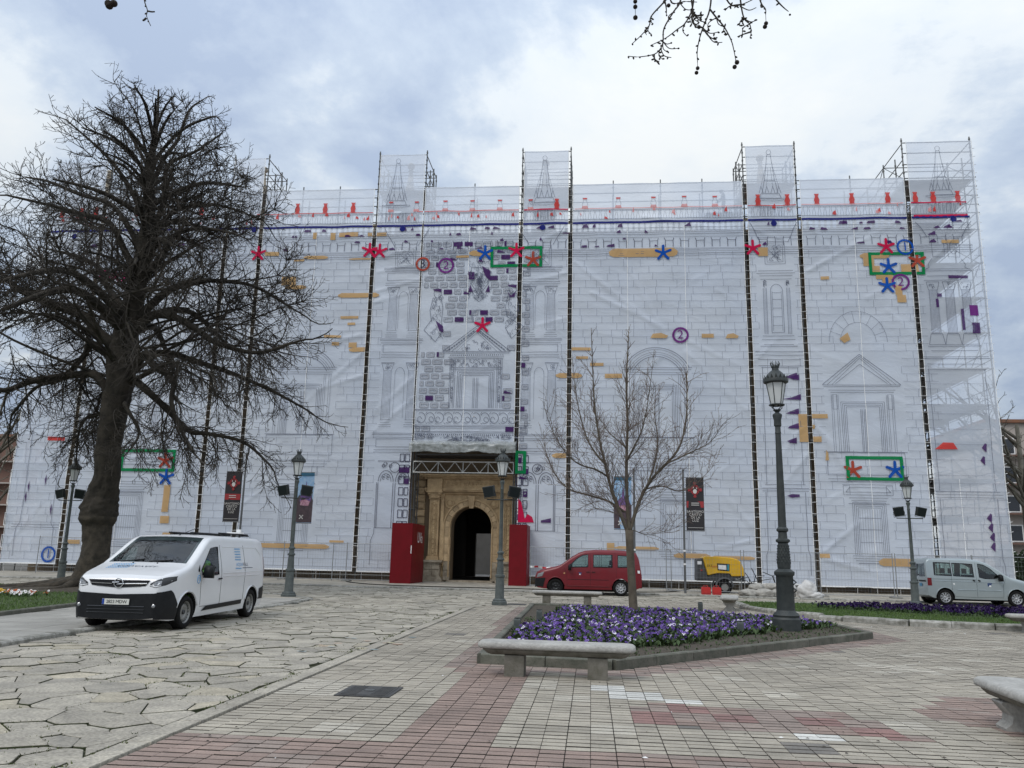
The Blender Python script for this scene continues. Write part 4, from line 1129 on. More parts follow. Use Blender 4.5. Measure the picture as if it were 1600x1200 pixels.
# striped paver field: each paver 0.2 m by 0.134 m
pv = empty('striped_pavement', (0, 6, 0)); pv.location = (0, 0, 0); tag(pv, kind='structure')
pav_poly = PAV_EDGE + [(26, -4)]
bb_ = MB(); bb_.add([(p[0], p[1], 0.0) for p in reversed(pav_poly)], [tuple(range(len(pav_poly)))])
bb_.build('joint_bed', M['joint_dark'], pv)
PW, PD = 0.20, 0.134
near_bed = [(-2.0, 11.5), (0.6, 11.25), (6.4, 18.0), (6.3, 21.2), (1.9, 25.5), (-2.2, 25.8)]
rp = random.Random(17)
tone = {}
def colour_of(x, y, i, j):
 if y < 6.95: return 'pink' if (i // 2 + j // 3) % 9 else 'dust'
 if inpoly(x, y, [(-1.52, 6.9), (-0.72, 6.9), (-0.82, 11.6), (-1.72, 11.6)]): return 'pink'
 if inpoly(x, y, [(0.35, 8.15), (0.55, 9.35), (2.6, 9.2), (2.95, 7.95)]):
  b_ = (i // 2 * 7 + j // 3 * 13) % 11
  return 'rose' if b_ in (0, 3, 5, 8) else 'dust' if b_ < 9 else 'pink'
 if inpoly(x, y, [(3.3, 9.4), (4.15, 10.6), (6.5, 10.6), (6.5, 7.4), (4.4, 7.4)]): return 'pink' if (i + j) % 7 else 'dust'
 if inpoly(x, y, near_bed) and not inpoly(x, y, BED): return 'dust' if rp.random() < 0.75 else 'pink'
 if -0.1 < x < 0.45 and 10.05 < y < 10.4: return 'white'
 if 0.3 < x < 0.75 and 9.55 < y < 10.05: return 'white'
 if 0.75 < x < 1.15 and 9.4 < y < 9.7: return 'white'
 if 1.75 < x < 2.15 and 7.75 < y < 8.1: return 'white'
 if -3.4 < x < -2.25 and 9.0 < y < 9.65: return 'pale'
 if -3.4 < x < -2.8 and 9.65 < y < 10.1: return 'pale'
 if 4.0 < x < 5.0 and 12.6 < y < 13.8: return 'pale' if (i // 2 + j // 3) % 3 else 'grey'
 k = (i // 2, j // 3)
 if k not in tone: tone[k] = rp.random()
 t = tone[k]
 return 'pale' if t < 0.035 else 'dim' if t > 0.985 else 'grey'
pieces = []
i0 = int(-3.4 / PW) - 1
for j in range(int(5.2 / PD), int(32.3 / PD)):
 for i in range(i0, int(24 / PW)):
  x, y = (i + 0.5) * PW + 0.0, (j + 0.5) * PD
  if x > y * 0.66 + 2.2 or x < -3.32: continue
  if not inpoly(x, y, pav_poly) or inpoly(x, y, BED) or (inpoly(x, y, LAWN)): continue
  if y > 15 and j % 3: 
   pass
  pieces.append((x, y, i, j))
pieces.sort(key=lambda t: t[1] + 0.12 * abs(t[0]))
fine_m = {}
n = 0
far = {k: MB() for k in ('grey', 'pale', 'white', 'pink', 'rose', 'dust', 'dim')}
box_me = None
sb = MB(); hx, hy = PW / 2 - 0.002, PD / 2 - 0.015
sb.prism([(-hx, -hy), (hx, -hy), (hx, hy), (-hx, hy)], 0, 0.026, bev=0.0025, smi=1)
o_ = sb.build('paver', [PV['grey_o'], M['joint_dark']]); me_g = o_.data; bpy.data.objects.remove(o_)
mesh_for = {}
for x, y, i, j in pieces:
 k = colour_of(x, y, i, j)
 dz = rp.uniform(-0.0025, 0.0025) + 0.004 * noise.noise(Vector((x * 0.7, y * 0.7, 0)))
 joint = 0.003 if i % 2 else 0.0
 if n < 300:
  if k not in mesh_for:
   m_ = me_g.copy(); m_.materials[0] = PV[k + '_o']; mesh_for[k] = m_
  o = link('paver', mesh_for[k], pv, (x + (joint if i % 2 else 0), y, dz)); o.rotation_euler = (rp.gauss(0, 0.004), rp.gauss(0, 0.004), rp.gauss(0, 0.006)); n += 1
 else:
  ax, ay = PW / 2 - 0.002 - joint / 2, PD / 2 - 0.015
  if y > 24: ay = PD / 2 - 0.010
  xa, xb = x - ax + (joint / 2 if i % 2 else 0), x + ax + (joint / 2 if i % 2 else 0)
  mbx = far[k]; z = 0.026 + dz
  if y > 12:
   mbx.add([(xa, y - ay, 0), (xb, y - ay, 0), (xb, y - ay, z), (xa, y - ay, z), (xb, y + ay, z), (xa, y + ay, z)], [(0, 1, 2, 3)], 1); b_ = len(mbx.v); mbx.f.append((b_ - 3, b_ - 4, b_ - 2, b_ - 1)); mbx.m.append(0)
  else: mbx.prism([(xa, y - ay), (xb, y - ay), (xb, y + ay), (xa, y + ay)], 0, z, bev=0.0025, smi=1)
for k, m_ in far.items():
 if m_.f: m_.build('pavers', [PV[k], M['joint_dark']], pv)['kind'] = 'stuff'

# left footpath: long pale slabs
lp = empty('footpath', (-11, 15, 0)); lp.location = (0, 0, 0); tag(lp, kind='structure')
path_poly = [(-40, -4)] + LEFT_EDGE
q = MB(); q.add([(p[0], p[1], 0.002) for p in path_poly], [tuple(reversed(range(len(path_poly))))]); q.build('mortar_bed', M['joint'], lp)
M['slab'] = mat('path_slab', (0.37, 0.355, 0.325), 0.85, var=(0.29, 0.28, 0.255), vscale=2.2, bump=0.3, bscale=40, obj_rand=0.1, detail=8, ground=28.0)
sl = {}; rest2 = MB(); ns = 0
y = 6.0; row = 0
while y < 34.6:
 h = 0.42; x = -9.0 - (0.3 if row % 2 else 0)
 xr = None
 for a, b in zip(LEFT_EDGE, LEFT_EDGE[1:]):
  if a[1] <= y + h / 2 <= b[1]: xr = a[0] + (b[0] - a[0]) * (y + h / 2 - a[1]) / (b[1] - a[1])
 if xr is None: break
 x = xr - 0.24
 while x > -(y * 0.72 + 4):
  w_ = 0.62
  if not inpoly(x - w_ / 2, y + h / 2, LLAWN):
   if ns < 260 and y < 26: 
    s = MB(); s.prism([(-w_ / 2 + 0.008, -h / 2 + 0.008), (w_ / 2 - 0.008, -h / 2 + 0.008), (w_ / 2 - 0.008, h / 2 - 0.008), (-w_ / 2 + 0.008, h / 2 - 0.008)], 0, 0.03, bev=0.004) if not sl else None
    if not sl: o = s.build('paving_slab', M['slab'], lp, loc=(x - w_ / 2, y + h / 2, 0.03)); sl['m'] = o.data
    else: link('paving_slab', sl['m'], lp, (x - w_ / 2, y + h / 2, 0.03 + rp.uniform(-0.003, 0.003)))
    ns += 1
   else: rest2.prism([(x - w_ + 0.008, y + 0.008), (x - 0.008, y + 0.008), (x - 0.008, y + h - 0.008), (x - w_ + 0.008, y + h - 0.008)], 0.03, 0.06, bev=0.004)
  x -= w_
 y += h; row += 1
if rest2.f: rest2.build('paving_slabs', M['flag'], lp)['kind'] = 'stuff'
# its edge: rough stones half sunk
def kerb_run(name, pts, w, z, m, lmin, lmax, parent=None, rnd=0.0, lip=0.02, side=1):
 """stones laid end to end along a line; returns the parts"""
 segs = []
 for a, b in zip(pts, pts[1:]):
  L_ = math.hypot(b[0] - a[0], b[1] - a[1]); n = max(1, round(L_ / rp.uniform(lmin, lmax)))
  for k in range(n):
   t0, t1 = k / n, (k + 1) / n
   segs.append(((a[0] + (b[0] - a[0]) * t0, a[1] + (b[1] - a[1]) * t0), (a[0] + (b[0] - a[0]) * t1, a[1] + (b[1] - a[1]) * t1)))
 for a, b in segs:
  dx, dy = b[0] - a[0], b[1] - a[1]; l = math.hypot(dx, dy); an = math.atan2(dy, dx)
  s = MB(); g = 0.006; hw = w / 2; hl = l / 2 - g
  zz = z + rp.uniform(-rnd, rnd); N_ = 6
  prof = [(-hw, 0), (-hw, zz - lip), (-hw + lip * 0.8, zz - lip * 0.2), (-hw * 0.3, zz), (hw * 0.3, zz), (hw - lip * 0.8, zz - lip * 0.2), (hw, zz - lip), (hw, 0)]
  vs = []
  for xx, sc_ in ((-hl, 0.94), (-hl + 0.02, 1.0), (0, 1.0), (hl - 0.02, 1.0), (hl, 0.94)):
   for yy, z_ in prof:
    jz = rnd * 0.5 * noise.noise(Vector((a[0] + xx * 3, a[1] + yy * 9, z_ * 9)))
    vs.append((xx, yy * sc_ + jz, z_ * (0.97 if sc_ < 1 else 1) + (jz if z_ > 0 else 0)))
  P_ = len(prof)
  fs = [(r_ * P_ + k, (r_ + 1) * P_ + k, (r_ + 1) * P_ + k + 1, r_ * P_ + k + 1) for r_ in range(4) for k in range(P_ - 1)]
  fs += [tuple(range(P_)), tuple(reversed(range(4 * P_, 5 * P_)))]
  s.add(vs, fs)
  o = s.build(name, m, parent, smooth=False, loc=((a[0] + b[0]) / 2, (a[1] + b[1]) / 2, 0)); o.rotation_euler = (0, 0, an)
kerb_run('kerb_stone', LEFT_EDGE[1:10], 0.24, 0.085, M['kerb_light'], 0.6, 1.1, lp, 0.015, 0.03)

# strip of pavement along the facade with its kerb
fs_ = empty('facade_footway', (0, 40, 0)); fs_.location = (0, 0, 0); tag(fs_, kind='structure')
q = MB(); q.add([(-45, FACADE_KERB, 0.004), (30, FACADE_KERB, 0.004), (30, 47.0, 0.004), (-45, 47.0, 0.004)], [(0, 1, 2, 3)]); q.build('mortar_bed', M['joint'], fs_)
rs = MB(); y = FACADE_KERB + 0.2
while y < 46.4:
 h = rp.uniform(0.5, 0.75); x = -40
 while x < 27:
  w_ = rp.uniform(0.7, 1.3); z = 0.055 + rp.uniform(-0.006, 0.006)
  rs.prism([(x + 0.012, y + 0.012), (x + w_ - 0.012, y + 0.012), (x + w_ - 0.012, y + h - 0.012), (x + 0.012, y + h - 0.012)], 0, z, bev=0.006); x += w_
 y += h
rs.build('footway_slabs', M['flag'], fs_)['kind'] = 'stuff'
kerb_run('kerb_stone', [(-38, FACADE_KERB), (-10, FACADE_KERB), (24, FACADE_KERB)], 0.28, 0.10, M['kerb_light'], 0.9, 1.5, fs_, 0.02, 0.03)

# manhole cover
mc = empty('manhole_cover', (-2.42, 9.32, 0.026), 0); tag(mc, 'square dark iron manhole cover set in the striped paving', 'manhole cover')
M['cover'] = mat('worn_iron_cover', (0.085, 0.083, 0.08), 0.6, 0.3, var=(0.055, 0.055, 0.055), vscale=12, bump=0.4, bscale=60)
q = MB(); q.bb((-0.3, -0.34, 0), (0.3, 0.34, 0.012)); q.build('frame', M['cover'], mc)
q = MB(); q.bb((-0.26, -0.3, 0.012), (0.26, 0.3, 0.016))
for a in range(9):
 q.bb((-0.24, -0.29 + a * 0.066, 0.0161), (-0.08, -0.26 + a * 0.066, 0.02)); q.bb((0.08, -0.29 + a * 0.066, 0.0161), (0.24, -0.26 + a * 0.066, 0.02))
q.build('lid', M['cover'], mc)
q = MB(); q.bb((-0.05, -0.05, 0.0165), (0.05, 0.05, 0.022)); q.build('handle', M['steel'], mc)
q = MB(); q.bb((-0.3, -0.3, 0), (0.3, 0.3, 0.013)); o = q.build('manhole_cover', M['cover'], loc=(-2.35, 26.8, 0.026)); tag(o, 'small iron cover lying in the paving between the doorway lamp and the low bench', 'manhole cover')

# ------------------------------------------------------------------ centre flower bed
fb = empty('flower_bed', (1.5, 17, 0)); fb.location = (0, 0, 0); tag(fb, kind='structure')
q = MB(); nn = 46
def bed_h(x, y):
 return 0.10 + 0.10 * min(1, max(0, min(abs(x - p) for p in (9,)) * 0)) + 0.05 * noise.noise(Vector((x * 1.2, y * 1.2, 3)))
ctr = (1.2, 18.0)
rings = []
for t in np.linspace(0, 1, 12):
 ring = []
 for a, b in zip(BED, BED[1:] + BED[:1]):
  for u in range(10):
   x = a[0] + (b[0] - a[0]) * u / 10; y = a[1] + (b[1] - a[1]) * u / 10
   x = x + (ctr[0] - x) * t; y = y + (ctr[1] - y) * t
   z = 0.11 + 0.04 * (1 - (1 - t) ** 3) + 0.03 * noise.noise(Vector((x * 2, y * 2, 3))) * (1 if t > 0 else 0)
   ring.append((x, y, z))
 rings.append(ring)
nr = len(rings[0])
for ring in rings: q.v.extend(ring)
for a in range(len(rings) - 1):
 for k in range(nr): q.f.append((a * nr + k, a * nr + (k + 1) % nr, (a + 1) * nr + (k + 1) % nr, (a + 1) * nr + k)); q.m.append(0)
q.build('bed_soil', M['soil'], fb, smooth=True)
kerb_run('kerb_stone', BED + [BED[0]], 0.13, 0.17, M['kerb_dark'], 0.85, 1.05, fb, 0.006, 0.02)

# pansies
M['petal_deep'] = mat('petal_deep_violet', (0.045, 0.012, 0.15), 0.6, var=(0.085, 0.025, 0.24), vscale=6)
M['petal_mid'] = mat('petal_lilac', (0.13, 0.06, 0.33), 0.6, var=(0.22, 0.13, 0.44), vscale=6)
M['petal_white'] = mat('petal_white', (0.62, 0.56, 0.72), 0.6, var=(0.74, 0.72, 0.78), vscale=6)
M['petal_eye'] = mat('petal_eye', (0.03, 0.006, 0.08), 0.6)
M['leaf'] = mat('pansy_leaf', (0.035, 0.065, 0.018), 0.7, var=(0.06, 0.10, 0.03), vscale=9)
M['petal_dark'] = mat('petal_dark_purple', (0.007, 0.003, 0.020), 0.8, spec=0.05, var=(0.014, 0.005, 0.038), vscale=6)
def pansy(mb, x, y, z, s, mi, rg):
 a = rg.uniform(0, 2 * PI) if rg.random() < 0.35 else -PI / 2 + rg.gauss(0, 0.7)   # most heads look to the light over the path
 el = rg.uniform(0.3, 1.2)
 n = Vector((math.cos(a) * math.cos(el), math.sin(a) * math.cos(el), math.sin(el)))
 t = n.cross(Vector((0, 0, 1))).normalized(); u = t.cross(n)
 if u.z < 0: u = -u
 c = Vector((x, y, z))
 for ang, l, w in ((90 - 32, 1.0, 0.75), (90 + 32, 1.0, 0.75), (5, 0.9, 0.65), (175, 0.9, 0.65), (270, 1.05, 0.9)):
  q_ = R(ang); d = t * math.cos(q_) + u * math.sin(q_); e_ = t * -math.sin(q_) + u * math.cos(q_)
  o = n * (0.004 if ang in (270,) else 0.0) + n * rg.uniform(0, 0.004)
  P_ = [c + o, c + o + d * l * s * 0.55 + e_ * w * s * 0.5 - n * 0.002, c + o + d * l * s + e_ * w * s * 0.28 - n * s * 0.1, c + o + d * l * s - e_ * w * s * 0.28 - n * s * 0.1, c + o + d * l * s * 0.55 - e_ * w * s * 0.5 - n * 0.002]
  m_ = mi if not (mi == 0 and ang == 270 and rg.random() < 0.3) else 1
  if mi == 2 and ang in (58, 122) and rg.random() < 0.5: m_ = 1
  mb.add([tuple(p) for p in P_], [(0, 1, 2, 3, 4)], m_)
 P_ = [c + n * 0.008 + (t * math.cos(k * PI / 2.5) + u * math.sin(k * PI / 2.5)) * s * 0.28 for k in range(5)]
 mb.add([tuple(p) for p in P_], [(0, 1, 2, 3, 4)], 3)
def leaves(mb, x, y, z, s, n, rg, mi=4):
 for _ in range(n):
  a = rg.uniform(0, 2 * PI); d = rg.uniform(0.2, 1.0) * s; h = rg.uniform(0.2, 1.0) * s; w = s * 0.22
  px, py = x + rg.gauss(0, s * 0.4), y + rg.gauss(0, s * 0.4)
  mb.add([(px, py, z), (px + math.cos(a) * d * 0.5 - math.sin(a) * w, py + math.sin(a) * d * 0.5 + math.cos(a) * w, z + h * 0.7), (px + math.cos(a) * d, py + math.sin(a) * d, z + h), (px + math.cos(a) * d * 0.5 + math.sin(a) * w, py + math.sin(a) * d * 0.5 - math.cos(a) * w, z + h * 0.7)], [(0, 1, 2, 3)], mi)
rg = random.Random(33)
def bed_z(x, y):
 # distance to the edge decides the height of the mound
 d = 9
 for a, b in zip(BED, BED[1:] + BED[:1]):
  dx, dy = b[0] - a[0], b[1] - a[1]; l = dx * dx + dy * dy; t = max(0, min(1, ((x - a[0]) * dx + (y - a[1]) * dy) / l))
  d = min(d, math.hypot(x - a[0] - dx * t, y - a[1] - dy * t))
 return d
pm = MB(); placed = 0
while placed < 2700:
 x, y = rg.uniform(-1.8, 5.8), rg.uniform(11.8, 25.5)
 if not inpoly(x, y, BED): continue
 d = bed_z(x, y)
 front = (y - 11.9) < (x - 0.3) * 1.17 + 1.7 and x > -0.2        # bare soil along the front right edge
 lim = 0.3 if not front else (1.0 if x < 2 else 1.25) + 0.35 * noise.noise(Vector((x * 1.1, y * 1.1, 5)))
 if y < 14 and x < 0: lim = 0.25
 if d < lim: continue
 if x < -1.75 + (y - 15) * 0.05 + 0.55 * min(1, max(0, (y - 14) / 3)): continue
 if y > 23.4 - 0.35 * max(0, x - 1): continue
 if math.hypot(x - 4.09, y - 18.36) < 0.52 or (abs(x - 4.09) < 0.35 and y < 18.4): continue
 if y > 19 and rg.random() < 0.35: continue
 g = noise.noise(Vector((x * 1.4, y * 1.4, 9))) + rg.gauss(0, 0.34)
 if front and d < 1.3 and rg.random() < 0.35: g += 0.4
 mi = 0 if g < 0.14 else 1 if g < 0.46 else 2
 z = 0.13
 h = rg.uniform(0.06, 0.16)
 pansy(pm, x, y, z + h, rg.uniform(0.028, 0.040), mi, rg)
 leaves(pm, x, y, z, 0.15, 8, rg)
 placed += 1
for _ in range(2600):
 x, y = rg.uniform(-1.5, 5.6), rg.uniform(12.1, 20)
 if inpoly(x, y, BED) and 0.15 < bed_z(x, y) < 1.0: leaves(pm, x, y, 0.13, 0.05, 3, rg)
o = pm.build('pansies', [M['petal_deep'], M['petal_mid'], M['petal_white'], M['petal_eye'], M['leaf']])
tag(o, 'dense violet, lilac and white pansies filling the kerbed bed', 'flowers', kind='stuff')
for (x, y), lab in (((-1.12, 18.49), 'short square stub post at the back left of the pansies'), ((-1.37, 15.83), 'short square stub post at the left corner of the pansy bed, behind the near bench'), ((2.87, 16.76), 'short square stub post in the bare soil left of the near lamp'), ((3.02, 23.86), 'short dark stub post at the back of the pansies right of the thin tree')):
 e = empty('garden_spotlight', (x, y, 0.1)); tag(e, lab, 'garden light', 'stub lights in the pansy bed')
 q = MB(); q.lathe([(0.085, 0), (0.085, 0.26), (0.07, 0.29)], 4); q.build('housing', M['iron_grey'], e)
 q = MB(); q.lathe([(0.06, 0.291), (0.06, 0.30)], 12); q.build('lens', M['black'], e)

# ------------------------------------------------------------------ lawns
def blades(mb, poly_, n, rg_, s=0.05, holes=(), zf=lambda x, y: 0.1, w=0.006, ok=lambda x, y: True):
 xs = [p[0] for p in poly_]; ys = [p[1] for p in poly_]; c = 0
 while c < n:
  x, y = rg_.uniform(min(xs), max(xs)), rg_.uniform(min(ys), max(ys))
  if not inpoly(x, y, poly_) or not ok(x, y): c += 0.3; continue
  a = rg_.uniform(0, 2 * PI); h = s * rg_.uniform(0.5, 1.3) * (1 + 0.6 * noise.noise(Vector((x * 0.9, y * 0.9, 1)))); z = zf(x, y)
  dx, dy = math.cos(a) * w, math.sin(a) * w; lx, ly = rg_.gauss(0, s * 0.35), rg_.gauss(0, s * 0.35)
  mb.add([(x - dx, y - dy, z), (x + dx, y + dy, z), (x + lx, y + ly, z + h)], [(0, 1, 2)]); c += 1
M['grass'] = mat('grass_blades', (0.055, 0.115, 0.02), 0.75, var=(0.10, 0.155, 0.035), vscale=0.9, island=0.3)
def lawn(name, P, base_z, edge=0.07):
 e = empty(name, (P[0][0], P[0][1], 0)); e.location = (0, 0, 0); tag(e, kind='structure')
 q = MB(); q.prism(P, 0, base_z); q.build('turf', M['grass_base'], e); return e
lw = lawn('lawn', LAWN, 0.10)
PURP = [(8.9, 26.2), (9.2, 27.6), (11.5, 28.6), (16, 29.3), (24, 29.8), (24, 26.3), (15.5, 25.6), (13.4, 25.2), (11.2, 24.9), (9.6, 25.3)]
PURP = [(7.1, 28.5), (9, 29.5), (13, 29.7), (24, 30.3), (24, 28.8), (16.5, 28.2), (14.6, 26.9), (13.0, 25.4), (11.6, 25.2), (9.6, 26.4), (8.0, 27.6)]
q = MB(); blades(q, LAWN, 46000, random.Random(5), 0.055, w=0.010, ok=lambda x, y: not inpoly(x, y, PURP) or (x * 7 + y * 3) % 1 < 0.08)
tag(q.build('lawn_grass', M['grass']), 'short bright green grass of the right lawn', 'grass', kind='stuff')
kerb_run('kerb_stone', LAWN[:11], 0.26, 0.17, M['kerb_light'], 0.95, 1.4, lw, 0.022, 0.05)
kerb_run('kerb_stone', LAWN[11:] + [LAWN[0]], 0.2, 0.12, M['kerb_light'], 0.95, 1.4, lw, 0.02, 0.03)
q = MB(); n = 0
while n < 2400:
 x, y = rg.uniform(7, 24), rg.uniform(25, 30.3)
 if not inpoly(x, y, PURP): continue
 pansy(q, x, y, 0.13 + rg.uniform(0.07, 0.17), rg.uniform(0.04, 0.055), 0 if rg.random() < 0.97 else 1, rg); leaves(q, x, y, 0.1, 0.11, 3, rg, 4); n += 1
tag(q.build('purple_pansies', [M['petal_dark'], M['petal_eye'], M['petal_deep'], M['petal_eye'], M['leaf']]), 'dark purple pansies in a curved bed on the right lawn', 'flowers', kind='stuff')
ll = lawn('lawn', LLAWN, 0.08)
q = MB(); blades(q, LLAWN, 26000, random.Random(6), 0.06, zf=lambda x, y: 0.08, w=0.010, ok=lambda x, y: x > -22 and math.hypot((x + 17.0) / 1.5, y - 27.6) > 2.0 - 0.5 * math.sin(x * 3) and not (y > 25.5 and x > -21))
tag(q.build('lawn_grass', M['grass']), 'green grass of the left lawn behind the white van', 'grass', kind='stuff')
kerb_run('kerb_stone', LLAWN[:7], 0.16, 0.15, M['kerb_dark'], 0.95, 1.2, ll, 0.008, 0.02)
M['petal_yellow'] = mat('petal_yellow', (0.72, 0.50, 0.03), 0.6, var=(0.75, 0.38, 0.02), vscale=5)
M['petal_w2'] = mat('petal_plain_white', (0.78, 0.76, 0.74), 0.6); M['petal_or'] = mat('petal_orange', (0.6, 0.14, 0.03), 0.6)
q = MB()
for _ in range(300):
 x = rg.uniform(-20, -15.8); y = 22.9 + rg.gauss(0, 0.28) + (x + 15) * -0.02
 mi = 0 if x < -16.9 else (2 if rg.random() < 0.3 else 1)
 if x > -16.8 and rg.random() < 0.35: continue
 pansy(q, x, y, 0.10 + rg.uniform(0.06, 0.14), rg.uniform(0.04, 0.055), mi, rg); leaves(q, x, y, 0.08, 0.1, 3, rg, 4)
tag(q.build('yellow_pansies', [M['petal_yellow'], M['petal_w2'], M['petal_or'], M['petal_eye'], M['leaf']]), 'row of yellow, white and orange pansies on the left lawn', 'flowers', kind='stuff')
# bare earth round the big tree
q = MB(); n_ = 30
pts = [(-17.2 + 3.4 * math.cos(2 * PI * k / n_) * (1 + 0.12 * math.sin(k * 2.3)), 27.4 + 2.0 * math.sin(2 * PI * k / n_) * (1 + 0.1 * math.sin(k * 1.7))) for k in range(n_)]
q.v = [(-17.0, 27.5, 0.22)] + [(-17.0 + (p[0] + 17.0) * 0.5, 27.5 + (p[1] - 27.5) * 0.5, 0.17) for p in pts] + [(p[0], p[1], 0.082) for p in pts]
for k in range(n_):
 q.f.append((0, 1 + k, 1 + (k + 1) % n_)); q.f.append((1 + k, 1 + n_ + k, 1 + n_ + (k + 1) % n_, 1 + (k + 1) % n_)); q.m += [0, 0]
q.build('bare_earth', M['soil'], ll, smooth=True)


# ------------------------------------------------------------------ the palace behind the sheets
M['stone_dark'] = mat('sandstone_wall', (0.25, 0.19, 0.125), 0.85, var=(0.17, 0.125, 0.08), vscale=0.8, bump=0.4, bscale=9)
M['stone'] = mat('carved_sandstone', (0.58, 0.43, 0.25), 0.85, var=(0.38, 0.27, 0.155), vscale=2.2, bump=0.5, bscale=16, fine=(30, 0.12), detail=8)
M['stone_block'] = mat('sandstone_block', (0.54, 0.40, 0.24), 0.85, var=(0.36, 0.26, 0.155), vscale=3.0, bump=0.5, bscale=14, obj_rand=0.22)
M['stone_grey'] = mat('grey_worn_sandstone', (0.46, 0.40, 0.31), 0.85, var=(0.24, 0.20, 0.15), vscale=3.2, bump=0.5, bscale=14, obj_rand=0.15)
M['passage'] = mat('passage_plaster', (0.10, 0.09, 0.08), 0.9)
M['court'] = mat('courtyard_wall', (0.50, 0.48, 0.45), 0.9, var=(0.42, 0.4, 0.37), vscale=1.5)
WY = 47.0
pal = empty('palace_building', (0, WY, 0)); pal.location = (0, 0, 0)
tag(pal, 'long sandstone palace hidden behind the printed sheets, carved arched doorway showing', 'building')
AX = -6.8            # axis of the doorway
AR = 1.16            # half width of the opening
AZ = 3.08            # springing
def arch_pts(r, z0, n=20, cx=AX, zs=AZ, rz=None):
 rz = rz or r
 return [(cx + r, z0)] + [(cx + r * math.cos(PI * i / n), zs + rz * math.sin(PI * i / n)) for i in range(n + 1)] + [(cx - r, z0)]
w = MB()
w.bb((-33.4, WY, 0), (AX - AR, WY + 1.0, 20.6)); w.bb((AX + AR, WY, 0), (18.3, WY + 1.0, 20.6))
w.bb((AX - AR, WY, AZ + AR + 0.001), (AX + AR, WY + 1.0, 20.6))
ap = arch_pts(AR, AZ)[1:-1]
for (a, b) in zip(ap, ap[1:]):      # wall over the arch
 w.add([(a[0], WY, a[1]), (b[0], WY, b[1]), (b[0], WY, AZ + AR + 0.001), (a[0], WY, AZ + AR + 0.001)], [(0, 1, 2, 3)])
 w.add([(a[0], WY, a[1]), (b[0], WY, b[1]), (b[0], WY + 1, b[1]), (a[0], WY + 1, a[1])], [(0, 3, 2, 1)])
w.bb((17.5, WY + 1.0, 0), (18.3, 75, 20.6)); w.bb((-33.4, WY + 1, 0), (-32.6, 75, 20.6)); w.bb((-33.4, 75, 0), (18.3, 76, 19))
w.build('wall', M['stone_dark'], pal)
r = MB()
r.add([(-33.4, WY + 1.2, 20.6), (18.3, WY + 1.2, 20.6), (18.3, 54, 22.0), (-33.4, 54, 22.0), (-33.4, 60.4, 20.6), (18.3, 60.4, 20.6)], [(0, 1, 2, 3), (3, 2, 5, 4)])
M['tiles'] = mat('clay_roof', (0.25, 0.11, 0.06), 0.85, var=(0.18, 0.1, 0.07), vscale=1)
r.build('roof', M['tiles'], pal)
c = MB()
for z, d, h in ((18.9, 0.25, 0.25), (19.6, 0.4, 0.3), (20.1, 0.65, 0.5)): c.bb((-33.6, WY - d, z), (18.5, WY - 0.003, z + h))
c.build('cornice', M['stone_dark'], pal)
b = MB()
b.bb((-33.4, WY - 0.35, 20.6), (18.4, WY - 0.05, 20.8)); b.bb((-33.4, WY - 0.32, 21.42), (18.4, WY - 0.08, 21.55))
x = -33.2
while x < 18.3:
 b.tube([(x, WY - 0.2, 20.8), (x, WY - 0.2, 21.0), (x, WY - 0.2, 21.42)], [0.05, 0.085, 0.045], 6); x += 0.34
tag(b.build('balustrade', M['stone_grey'], pal), kind='stuff')
pin = MB()
pin.lathe([(0.75, 0), (0.75, 0.9), (0.62, 1.0), (0.62, 1.6), (0.78, 1.7), (0.5, 1.9), (0.42, 2.1), (0.26, 3.6), (0.13, 4.6), (0.1, 4.75), (0.17, 4.8), (0.09, 4.9)], 8)
pin.ico((0, 0, 5.12), 0.24, sub=2)
p0 = pin.build('pinnacle', M['stone_grey'], pal); p0.location = (-11.51, WY + 0.5, 20.65)
for x in (-2.89, 10.25, -21.24, -31.9):
 q = link('pinnacle', p0.data, pal, (x, WY + 0.5, 20.65))

# portal carving
def part(name, f, m=None, parent=pal, **k):
 mb = MB(); f(mb); return mb.build(name, m or M['stone'], parent, **k)
PY = WY - 0.02
part('archway_backing', lambda m: m.bb((AX - 1.95, WY - 0.12, 0), (AX - AR - 0.32, WY - 0.002, 4.95)))
part('archway_backing', lambda m: m.bb((AX + AR + 0.32, WY - 0.12, 0), (AX + 1.95, WY - 0.002, 4.95)))
def spandrel(m):
 pts = arch_pts(AR + 0.32, AZ, 20)[1:-1]
 for a, b in zip(pts, pts[1:]):
  m.add([(a[0], WY - 0.12, a[1]), (b[0], WY - 0.12, b[1]), (b[0], WY - 0.12, 4.95), (a[0], WY - 0.12, 4.95)], [(0, 1, 2, 3)])
part('spandrel', spandrel)
